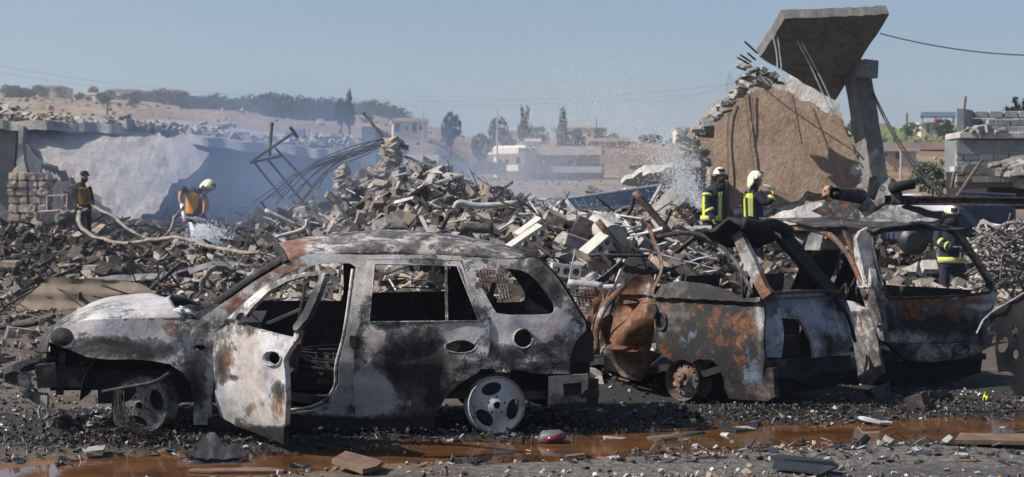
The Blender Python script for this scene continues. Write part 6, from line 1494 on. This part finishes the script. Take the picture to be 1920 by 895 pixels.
    # corrugated sheet on the dirt
    pl = Plane((-7.2, 24.3), (1, .05), lambda s, z: .03*math.sin(z*26)+.55*z)
    panel("corrugated_sheet", pl, [(28,578),(52,555),(92,520),(160,523),(230,527),(262,532),(296,551),(280,556),(200,564),(120,582),(60,581)], [], .015, M['sheet_tan'], None, .07, (), .015); tag(bpy.data.objects["corrugated_sheet"], "tan corrugated metal sheet lying on the dirt behind the bonnet", "metal sheet")
    slab("plastic_sheet", "thin grey sheet curling on the rubble behind the windscreen", "sheet", Lean(28, 0, .5), [(160,522),(235,515),(330,510),(400,490),(430,488),(462,496),(400,500),(340,520),(250,526)], .03, 'sheet_grey', .15, .01, .05)
    # red scorched sheets
    slab("red_sheet", "dark red folded metal sheet in the heap right of the SUV", "metal sheet", Lean(19.2, 0, .3), [(1105,485),(1128,488),(1166,506),(1150,510),(1150,526),(1120,512),(1106,505)], .02, 'red_sheet', .06, .0, .04)
    slab("torn_drum", "grey torn drum sheet behind the crumpled rust panel", "metal sheet", Lean(18, 0, .4), [(1150,508),(1180,512),(1205,520),(1195,535),(1172,540),(1156,530)], .03, 'steel_dark', .07, 0, .06)
    # wire mesh behind the SUV
    for i, (x0, y0, x1, y1) in enumerate(((898, 505, 945, 560), (1062, 535, 1120, 585), (985, 545, 1030, 590))):
        mb = MB()
        for k in range(9):
            t = k/8; mb.tube([P(x0+(x1-x0)*t, y0, 15.3), P(x0+(x1-x0)*t+10, y1, 15.1)], .005, 4); mb.tube([P(x0, y0+(y1-y0)*t, 15.2), P(x1, y0+(y1-y0)*t+4, 15.2)], .005, 4)
        tag(mb.build("wire_mesh", 'steel_rust'), ("wire mesh showing through the SUV's rear window", "wire mesh right of the SUV's tail", "small wire mesh behind the SUV's rear pillar")[i], "wire mesh")
    # hoses
    def hose(label, pts, r): 
        c = [p+V((.05*float(NZ.fbm(i*.21, 3, 3)), 0, .06*float(NZ.fbm(i*.17, 9, 3)))) for i, p in enumerate(curve(pts, 10))]
        one("fire_hose", label, "hose", 'hose', lambda m: m.tube(c, [(r*(.85+.35*float(NZ.fbm(i*.3, 1, 2))), r*(1.1-.3*float(NZ.fbm(i*.3, 1, 2)))) for i in range(len(c))], 8), True)
    hose("thick canvas hose looping from the capped man across the rubble", [P(162, 392, 37.7), P(150, 398, 37.4), P(147, 410, 37), P(158, 430, 36.4), P(190, 447, 35.6), P(235, 455, 34.6), P(290, 448, 33.6), P(330, 445, 33), P(365, 453, 32), P(400, 464, 31), P(450, 473, 30), P(500, 482, 29), P(560, 500, 27)], .045)
    hose("second canvas hose running down from the capped man's hand", [P(176, 388, 37.7), P(205, 402, 37.2), P(235, 425, 36.6), P(268, 444, 36), P(300, 448, 35.2), P(318, 432, 35.4), P(330, 405, 35.6), P(346, 388, 35.5)], .04)
    hose("pale curved hose standing up behind the SUV's windscreen", [P(378, 550, 26), P(380, 530, 26), P(392, 508, 26.2), P(420, 500, 26.5), P(440, 502, 26.5)], .05)
    # twisted metal on the wrecks
    one("long_steel_beam", "long dark steel beam lying across the wrecks at right", "beam", 'steel_dark', lambda m: (m.beam(P(1660, 374, 17), P(1990, 378, 16.4), .1, .085), m.beam(P(1660, 369, 17), P(1990, 372, 16.4), .16, .015), m.beam(P(1660, 383, 17), P(1990, 386, 16.4), .16, .015)))
    one("steel_cylinder", "dark open steel cylinder lying on the twisted metal", "cylinder", 'steel_dark', lambda m: (m.tube([P(1566, 363, 16.4), P(1612, 368, 17.4)], [.062, .085], 18, cap=False), m.tube([P(1568, 363, 16.42), P(1614, 368, 17.42)], [.052, .07], 18, cap=False), m.tube([P(1566, 364, 16.3), P(1590, 366, 16.8)], .025, 8)), True)
    one("steel_cylinder", "black cylinder pointing right above the long beam", "cylinder", 'soot', lambda m: m.tube([P(1672, 353, 16.8), P(1700, 347, 16.9), P(1715, 346, 16.9)], [.058, .055, .05], 14), True)
    slab("twisted_sheet", "broad folded grey sheet twisted over the wrecks", "metal sheet", Lean(16.2, 0, .6), [(1588,410),(1600,396),(1650,350),(1668,334),(1680,352),(1672,372),(1640,392),(1612,412),(1596,420)], .03, 'steel_grey_dark', .05, 0, .05)
    slab("twisted_sheet", "flat dark torn sheet left of the folded grey one", "metal sheet", Lean(16.6, 0, 1.2), [(1520,398),(1560,376),(1610,366),(1622,380),(1590,408),(1548,416)], .03, 'steel_dark', .05, 0, .05)
    slab("twisted_sheet", "upright black torn strip beside the folded sheet", "metal sheet", Lean(16.5, 0, .2), [(1626,366),(1632,332),(1644,330),(1650,348),(1640,374)], .03, 'soot', .05, 0, .05)
    slab("twisted_sheet", "pale edged torn strip at the left end of the long beam", "metal sheet", Lean(16.5, 0, .2), [(1670,334),(1678,336),(1692,366),(1688,382),(1674,380)], .03, 'steel_dark', .05, 0, .04)
    slab("draped_sheet", "crumpled dark sheet draped over the wagon roof", "metal sheet", Lean(16., 0, 2.2), [(1612,424),(1630,396),(1680,388),(1730,410),(1760,420),(1700,426)], .02, 'steel_grey_dark', .05, 0, .08)
    one("burnt_channel", "pale scorched steel channel slanting between the wrecks", "metal bar", 'steel_grey', lambda m: m.beam(P(1490, 452, 16.2), P(1526, 402, 16.6), .16, .05, .5))
    slab("bent_sheet", "pale scorched panel standing between hatchback and wagon", "metal sheet", Lean(16.4, 0, .3), [(1508,470),(1528,408),(1548,420),(1536,470),(1520,490)], .04, 'steel_grey', .05, 0, .04)
    slab("bent_hatch", "dark arched panel in the gap between hatchback and wagon", "metal sheet", Lean(17.0, 0, .3), [(1530,480),(1545,450),(1575,436),(1600,440),(1612,456),(1580,462),(1552,482),(1540,500)], .04, 'soot', .05, 0, .05)
    slab("white_sheet_metal", "crumpled white sheet metal lying behind the hatchback roof", "metal sheet", Lean(24.5, 0, 1.1), [(1436,412),(1462,400),(1490,394),(1515,384),(1538,382),(1545,398),(1520,412),(1500,424),(1460,428)], .03, 'white_tank', .06, .01, .09)
    # pickup under a tarpaulin behind the wagon, blue truck bed
    vh = thing("covered_truck", "dark blue truck under a pale tarpaulin behind the wagon", "truck", P(1740, 440, 33.5))
    mb = MB(); mb.box(P(1775, 420, 34.5), (2.5, 1.7, .8)); mb.build("body", 'truck_blue', vh, bevel=.08); mb = MB(); mb.box(P(1768, 392, 34.6), (1.9, 1.5, .5)); mb.build("cab", 'glass_dark', vh, bevel=.12)
    rows = [[P(1668+112*i/16, 402-34*math.sin(math.pi*(.12+.5*j/8))-6*math.sin(i*.35)+3*float(NZ.fbm(i*.6, j, 3)), 33+1.6*j/8) for j in range(9)] for i in range(17)]
    mb = MB(); mb.sheet(rows, off=(0, 0, -.02)); mb.build("tarpaulin", 'tarp', vh, True)
    for x in (1715, 1830):
        mb = MB(); c = P(x, 452, 33.4); mb.tube([c, c+V((0, .25, 0))], .3, 20); wv = mb.build("wheel", 'plastic', vh, True); mb = MB(); mb.tube([c-V((0, .02, 0)), c], .17, 14); mb.build("rim", 'soot', wv)
    one("roof_rack", "blue tubular rack with thin bars beside the tarpaulin", "rack", 'truck_blue', lambda m: [m.tube([P(1800, 362, 33), P(1905, 366, 33)], .03, 6), m.tube([P(1800, 372, 33), P(1905, 376, 33)], .02, 6)]+[m.tube([P(1806+k*11, 362, 33), P(1806+k*11, 374, 33)], .015, 5) for k in range(9)])
    slab("white_sheet", "white bent sheet lying right of the firefighter at the wagon", "sheet", Lean(27.4, 0, .9), [(1847,420),(1860,417),(1925,430),(1990,440),(1990,470),(1885,462),(1868,448)], .06, 'white_paint', .12, .0, .04)
    one("green_crate", "green plastic crate half buried right of the firefighter", "crate", 'green_plastic', lambda m: [m.beam(P(1826, 450+7*k, 27), P(1868, 446+8*k, 27.4), .05, .05) for k in range(3)]+[m.beam(P(1828+13*k, 446, 27), P(1828+13*k, 470, 27.1), .05, .05) for k in range(4)])
    # heap of burnt thin parts at right edge
    hp = MB()
    for k in range(420):
        x = 1838+110*R.random(); t = (x-1838)/110; Y = U(22.5, 25.5); y = U(452-35*math.sin(min(1, t+.2)*1.5), 545); c = P(x, y, Y); d = Vector((U(-1, 1), U(-1, 1), U(-.6, .6))).normalized()*U(.08, .3)
        hp.tube(curve([c-d, c+Vector((0, 0, U(0, .08))), c+d], 3), U(.008, .022), 5)
    tag(hp.build("burnt_parts_heap", 'heap_grey', None, True), "tangled heap of thin burnt parts at the right edge", kind="stuff")
    hp = MB()
    for k in range(260):
        c = gp(U(1650, 1860), U(24, 31)); d = Vector((U(-1, 1), U(-1, 1), U(-.2, .3))).normalized()*U(.08, .3); hp.beam(c-d+V((0, 0, .06)), c+d+V((0, 0, .06)), U(.01, .07), U(.008, .03), U(0, 3))
    tag(hp.build("scrap_litter", 'steel_grey', None), "pale metal scrap strewn behind the wagon", kind="stuff")
    # thin scrap and splinters through the whole rubble field
    for nm, lb, n, p0, p1, y0, y1, mt in (("splinters", "dark thin scrap and wires strewn through the rubble", 420, 420, 1300, 18, 38, 'steel_dark'), ("pale_splinters", "pale thin scrap strewn through the rubble", 260, 430, 1300, 17, 36, 'steel_grey'), ("field_scrap", "thin scorched scrap strewn over the left rubble field", 300, -40, 560, 24, 41, 'steel_dark')):
        hp = MB()
        for k in range(n):
            Y = U(y0, y1); c = gp(U(p0, p1), Y)+V((0, 0, U(.05, .3))); d = Vector((U(-1, 1), U(-1, 1), U(-.5, .6))).normalized()*U(.1, .55)
            if k % 2: hp.tube(curve([c-d, c+V((0, 0, U(-.1, .15))), c+d], 3), U(.006, .016), 4)
            else: hp.beam(c-d, c+d, U(.015, .08), U(.006, .03), U(0, 3))
        tag(hp.build(nm, mt), lb, kind="stuff")
M['sheet_tan'] = simple("dusty_tan_sheet", (.19, .15, .11), .75, .35, 2.5)
M['sheet_grey'] = simple("grey_sheet", (.20, .20, .20), .6, .3, 3)
M['steel_grey_dark'] = burnt("scorched_grey_sheet", (.26, .255, .25), -.02, -.2, -.35)
M['white_tank'] = simple("scorched_white_tank", (.40, .37, .33), .65, .35, 2.5)
M['truck_blue'] = simple("dark_blue_paint", (.035, .05, .085), .45, .2, 3)
M['tarp'] = simple("pale_tarpaulin", (.52, .51, .50), .85, .12, 3)
M['green_plastic'] = simple("green_plastic", (.02, .10, .04), .55, .2, 6)
M['heap_grey'] = burnt("burnt_parts", (.30, .27, .25), .0, -.08, -.4, scale=3)
build_wreckage()

# ------------------------------------------------------------------ foreground litter
def build_litter():
    def g2(px, py, dz=0): Y = CAMZ*FPX/(py-HOR); return Vector(((px-960)/FPX*Y, Y, gz((px-960)/FPX*Y, Y)+dz))
    def flat(name, label, cat, pts, mat, th=.012, lift=.03, wav=.03, tilt=0):
        c = g2(*pts[0]); poly = [g2(*p) for p in pts]; z0 = max(p.z for p in poly)
        poly = [Vector((p.x, p.y, z0+lift+wav*math.sin(i*2.1)+tilt*(p.x-c.x))) for i, p in enumerate(poly)]
        mb = MB(); mb.prism(poly, (0, 0, th)); return tag(mb.build(name, mat), label, cat)
    flat("wooden_board", "weathered brown board half sunk at the bottom centre", "board", [(622,878),(648,864),(700,874),(718,882),(706,894),(680,896)], 'board', .03, .02, .008)
    flat("flat_strip", "brown flat strip lying in the water at bottom left", "strip", [(352,880),(360,876),(500,874),(535,878),(530,881),(400,882)], 'board', .012, .01, .0)
    flat("plank_strip", "dark reddish plank on the gravel at the right edge", "plank", [(1790,838),(1800,824),(1925,826),(1925,840)], 'board', .03, .015, .0)
    flat("black_plate", "blue black bent plate lying at the bottom right", "plate", [(1448,884),(1452,874),(1500,872),(1545,879),(1572,886),(1540,890),(1480,887)], 'plastic', .012, .02, .02)
    flat("black_strip", "thin dark strip above the bent plate", "strip", [(1446,862),(1460,860),(1565,868),(1560,873),(1470,870)], 'plastic', .02, .01, .01)
    flat("plastic_scrap", "long burnt plastic scrap near the right puddle", "scrap", [(1350,800),(1356,790),(1372,796),(1400,798),(1422,790),(1420,800),(1380,806)], 'plastic', .02, .02, .02)
    flat("pale_stick", "short pale stick lying in the middle puddle", "stick", [(1060,857),(1096,852),(1096,856),(1062,860)], 'board', .012, .02, 0)
    flat("metal_scrap", "curled grey scrap at the edge of the right puddle", "scrap", [(1605,784),(1620,788),(1670,792),(1650,796),(1618,794)], 'steel_grey', .01, .02, .02)
    flat("dark_scrap", "dark stick floating in the middle puddle", "scrap", [(1035,842),(1044,838),(1092,840),(1080,844),(1050,846)], 'plastic', .01, .03, .0)
    one("charred_log", "short charred log on the bank right of the tail lamp", "log", 'char', lambda m: m.tube([g2(1216, 816, .03), g2(1318, 808, .035)], [.035, .04], 9), True)
    one("pale_block", "short pale stone block on the bank right of the tail lamp", "stone", 'stone', lambda m: m.box(g2(1157, 816, .02), (.2, .09, .06), (.05, .08, .1)))
    lamp = thing("tail_lamp", "broken red and silver tail lamp on the bank by the rear wheel", "lamp", g2(1035, 826))
    c = g2(1035, 824, .05); m = MB(); m.tube([c-Vector((.1, 0, .02)), c-Vector((.06, 0, 0)), c+Vector((.06, 0, .01)), c+Vector((.1, 0, .02))], [(.02, .05), (.055, .08), (.05, .08), (.02, .05)], 12); m.build("housing", 'lamp_shell', lamp, True)
    m = MB(); m.tube([c+Vector((-.06, -.05, -.01)), c+Vector((.07, -.05, .015))], [(.025, .035), (.03, .035)], 10); m.build("red_lens", 'red_lens', lamp, True)
    one("can", "open rusty can lying left of the front wheel", "can", 'rusty_rim', lambda m: (m.tube([g2(112, 806, .04), g2(124, 800, .045)], .05, 16, cap=False), m.tube([g2(113, 806, .04), g2(124, 800, .045)], .044, 16)), True)
    for i, (px, py, w_, h, lb, mt) in enumerate(((180, 850, .15, .08, "grey white crumpled stone at the bottom left", 'chunk'), (1632, 868, .06, .05, "white stone standing in the wet patch at bottom right", 'chunk'), (1665, 832, .08, .06, "pale stone on the gravel bank right of the black plastic fin", 'chunk'), (1780, 832, .09, .07, "grey stone beside the reddish plank", 'chunk'), (1868, 838, .07, .05, "white stone in front of the reddish plank", 'chunk'), (1695, 802, .05, .04, "small white stone in the right puddle", 'chunk'), (1775, 880, .05, .04, "grey stone in the wet patch at lower right", 'chunk'), (1910, 812, .06, .05, "pale stone at the right end of the bank", 'chunk'), (1400, 890, .06, .04, "reddish stone at the bottom right of the middle", 'stone'), (1720, 768, .2, .2, "dark pointed rock before the wagon", 'char'), (1765, 752, .17, .2, "dark lump right of the pointed rock", 'char'), (1650, 744, .2, .17, "grey scorched block beneath the wagon", 'char'), (1300, 790, .05, .04, "tan stone near the right bank", 'stone'), (30, 862, .06, .06, "grey stone at the bottom left corner", 'chunk'), (470, 826, .06, .05, "small grey stone before the open door", 'chunk'))):
        o = bits(1, [(px, None, CAMZ*FPX/(py-HOR))], (.1, .1), mt, lb, name="stone", cat="stone")[0]; o.scale = (w_*.55, w_*.5, h*.6); del o["group"]
    # melted plastic heap before the open door
    hp = thing("melted_plastic_heap", "heap of melted black plastic pieces before the open front door", "debris", g2(415, 850))
    for k_, pts in enumerate(([(345,850),(400,838),(440,838),(470,852),(430,860),(360,862)], [(350,874),(372,862),(440,860),(450,868),(400,876)], [(415,850),(440,828),(455,852),(440,866)], [(360,846),(380,822),(400,812),(412,826),(420,842)], [(448,862),(478,856),(480,868),(452,872)])):
        slab("plastic_piece", None, None, Lean(10.85+.03*k_, .3, 1.2), smooth_poly(pts), .015, 'plastic', .07, .02, .05, parent=hp)
    one("plastic_fin", "curved black plastic fin standing on the right bank", "scrap", 'plastic', lambda m: m.sheet([[P(1597+6*i+3*j, 838-24*math.sin(.4+i*.5)*(j/4), 11.4) for j in range(5)] for i in range(5)], off=(0, .02, 0)), True)
    one("yellow_scrap", "tiny lime yellow scrap on the bank under the torn fender", "scrap", 'hivis', lambda m: m.prism([g2(1842, 758, .02), g2(1850, 756, .02), g2(1854, 750, .06), g2(1846, 748, .07)], (.01, .03, .005)), True)
    for i, (px, py) in enumerate(((1310, 800), (1480, 790), (1245, 822), (1595, 770), (1500, 770), (560, 870), (900, 870), (860, 862), (230, 870), (640, 812), (120, 866), (1370, 772), (1450, 762))):
        m = MB(); c = g2(px, py, .02)
        for k in range(5): d = Vector((U(-1, 1), U(-.6, .6), U(0, .35)))*.09; m.beam(c-d*.5+Vector((U(-.08, .08), U(-.06, .06), 0)), c+d, U(.01, .05), .008, U(0, 3))
        tag(m.build("charred_scrap", 'plastic'), "small clump of charred scrap on the muddy ground", "scrap", "charred scrap clumps in the foreground")
M['lamp_shell'] = simple('lamp_shell', (.09, .09, .092), .4, .3, 20)
def shards():
    for nm, lb, n, p0, p1, y0, y1, mt, sz in (("ash_shards", "black burnt shards and flakes littering the ground around the cars", 1300, -40, 1960, 10.6, 13.6, 'plastic', .05), ("pale_shards", "small pale metal flakes littering the ground around the cars", 220, -40, 1960, 10.3, 14.0, 'steel_grey', .03), ("brown_shards", "brown splinters littering the muddy bank", 90, -40, 1960, 10.0, 13.2, 'board', .05)):
        hp = MB()
        for k in range(n):
            Y = U(y0, y1); c = gp(U(p0, p1), Y)
            if abs(Y-float(np.interp(c.x, CHX, CHY))) < .42 and k % 12: continue
            c.z = max(c.z, -.03)+.008; d = Vector((U(-1, 1), U(-1, 1), U(-.15, .25))).normalized()*sz*U(.3, 1)**2*1.6
            if k % 3 or nm != "ash_shards": hp.beam(c-d, c+d, U(.008, .05), U(.003, .012), U(-.6, .6))
            else: hp.tube(curve([c-d, c+Vector((U(-.02, .02), U(-.02, .02), U(0, .05))), c+d], 3), U(.002, .006), 4)
        tag(hp.build(nm, mt), lb, kind="stuff")
shards()
M['red_lens'] = simple("red_lens", (.16, .008, .03), .2, .2, 20, spec=.5, bump=0)
build_litter()
# ------------------------------------------------------------------ water spray, smoke, haze
def droplets(name, label, pts):
    """pts: (x, y, z, r): tiny drops"""
    a = np.array(pts); n = len(a); base = np.array([(1, 0, 0), (-1, 0, 0), (0, 1, 0), (0, -1, 0), (0, 0, 1), (0, 0, -1)], float)
    tri = np.array([(0, 2, 4), (2, 1, 4), (1, 3, 4), (3, 0, 4), (2, 0, 5), (1, 2, 5), (3, 1, 5), (0, 3, 5)])
    V = (a[:, None, :3]+base[None]*a[:, None, 3:4]).reshape(-1, 3); F = (tri[None]+np.arange(n)[:, None, None]*6).reshape(-1, 3)
    me = bpy.data.meshes.new(name); me.vertices.add(len(V)); me.vertices.foreach_set("co", V.ravel()); me.loops.add(F.size); me.loops.foreach_set("vertex_index", F.ravel().astype(np.int32))
    me.polygons.add(len(F)); me.polygons.foreach_set("loop_start", np.arange(0, F.size, 3, dtype=np.int32)); me.update(calc_edges=True); me.materials.append(M['drop'])
    tag(link_mesh(name, me), label, kind="stuff")
n_ = Nodes("water_drop"); n_.b.inputs["Transmission Weight"].default_value = .25; M['drop'] = n_.done((.85, .9, .95), .25, 0, .6)
def build_spray():
    rs = np.random.RandomState(12); pts = []
    path = [(1316, 388), (1296, 352), (1272, 312), (1244, 275), (1205, 232), (1150, 180), (1090, 140), (1020, 130), (960, 165), (920, 230), (890, 320), (870, 420)]
    path = [Vector(p) for p in path]; c = [Vector((q.x, q.y)) for q in curve([Vector((p.x, p.y, 0)) for p in path], 8)]; L = len(c)-1
    for k in range(17000):
        t = rs.rand()**1.9; i = min(L-1, int(t*L)); p = c[i].lerp(c[i+1], t*L-i); sd = 3+90*t**1.15; drop = abs(rs.randn())*110*t
        X = p.x+rs.randn()*sd+t*30; Yp = p.y+rs.randn()*sd*.8+drop; Y = 32.5+rs.randn()*.4*(1+2*t); q = P(X, Yp, Y)
        r = rs.uniform(.004, .0125)*(1.1-.25*t)
        pts.append((*q, r))
    a_ = np.array(pts); pts = a_[a_[:, 2] > ground_z(a_[:, 0], a_[:, 1])]
    droplets("water_spray", "white water spray arching up left from the firefighters", pts); pts = []
    for k in range(4200):
        t = rs.rand()**.6; a = P(358, 420, 35.4); b = P(400, 462, 34.3); x = 372+rs.randn()*24*t+26*t; y = 420+44*t-abs(rs.randn())*16*t; q = P(x, y, 35.2-.9*t+rs.randn()*.2); pts.append((*q, rs.uniform(.006, .016)))
    for k in range(2000):
        t = rs.rand(); q = P(357+12*t+rs.randn()*(1+2.4*t), 418+40*t, 35.3-.6*t); pts.append((*q, rs.uniform(.009, .018)))
    for ang in np.linspace(-2.2, .5, 9):
        for k in range(45): t = rs.rand(); q = P(357+math.cos(ang)*34*t, 410+math.sin(ang)*9*t+6*t*t, 35.2); pts.append((*q, .007))
    droplets("nozzle_splash", "white splash where the bent firefighter's hose hits the rubble", pts)
build_spray()

def volume(name, label, lo, hi, build):
    mb = MB(); lo, hi = Vector(lo), Vector(hi); mb.box((lo+hi)/2, hi-lo); m = bpy.data.materials.new(name); m.use_nodes = True; t = m.node_tree
    t.nodes.remove(t.nodes["Principled BSDF"]); v = t.nodes.new("ShaderNodeVolumePrincipled"); t.links.new(v.outputs[0], t.nodes["Material Output"].inputs["Volume"]); build(t, v)
    o = mb.build(name, m); tag(o, label, kind="stuff"); return o
def smoke(name, label, blobs, dens, col=(.42, .58, .9)):
    """soft-edged smoke: ellipsoid falloff broken up by noise; blobs = centre, radii"""
    c, r = Vector(blobs[0]), Vector(blobs[1])
    def b(t, v):
        N = t.nodes.new; tc = N("ShaderNodeNewGeometry"); s1 = N("ShaderNodeVectorMath"); s1.operation = 'SUBTRACT'; s1.inputs[1].default_value = c; t.links.new(tc.outputs["Position"], s1.inputs[0])
        s2 = N("ShaderNodeVectorMath"); s2.operation = 'DIVIDE'; s2.inputs[1].default_value = r; t.links.new(s1.outputs[0], s2.inputs[0])
        ln = N("ShaderNodeVectorMath"); ln.operation = 'LENGTH'; t.links.new(s2.outputs[0], ln.inputs[0])
        ns = N("ShaderNodeTexNoise"); ns.inputs["Scale"].default_value = .7; ns.inputs["Detail"].default_value = 3; t.links.new(tc.outputs["Position"], ns.inputs["Vector"])
        m1 = N("ShaderNodeMath"); m1.operation = 'MULTIPLY_ADD'; t.links.new(ns.outputs[0], m1.inputs[0]); m1.inputs[1].default_value = 1.1; m1.inputs[2].default_value = .45
        m2 = N("ShaderNodeMath"); m2.operation = 'SUBTRACT'; m2.use_clamp = True; t.links.new(m1.outputs[0], m2.inputs[0]); t.links.new(ln.outputs["Value"], m2.inputs[1])
        m3 = N("ShaderNodeMath"); m3.operation = 'MULTIPLY'; t.links.new(m2.outputs[0], m3.inputs[0]); m3.inputs[1].default_value = dens; t.links.new(m3.outputs[0], v.inputs["Density"])
        v.inputs["Color"].default_value = (*col, 1); v.inputs["Anisotropy"].default_value = .1
    volume(name, label, c-r*1.0, c+r*1.0, b)
SM = 1
if SM:
    smoke("smoke", "blue smoke hanging inside and before the collapsed building", ((-6.6, 43.2, 2.6), (6.6, 4.6, 2.8)), .19, (.34, .5, .85))
    smoke("smoke", "thin pale smoke rising behind the middle rubble", ((.7, 38.5, 2.2), (2.6, 2.2, 2.0)), .28, (.75, .8, .9))
    smoke("smoke", "thin blue smoke drifting over the rubble mound", ((-2.5, 36, 2.0), (7., 5, 2.4)), .085, (.55, .68, .95))
    smoke("spray_mist", "dense white mist where the water jet leaves the hose", ((3.42, 32.4, 2.55), (.62, .4, 1.0)), .75, (.95, .97, 1))
    smoke("spray_mist", "faint white mist of the water jet against the sky", ((2.1, 32.6, 4.0), (2.2, .8, 1.6)), .06, (.95, .97, 1))
def hz(t, v):
    v.inputs["Density"].default_value = .00055; v.inputs["Color"].default_value = (.76, .84, 1., 1); v.inputs["Anisotropy"].default_value = .2
volume("haze", "dusty bluish air over the whole place", (-7000, -40, -6), (7000, 6100, 75), hz)
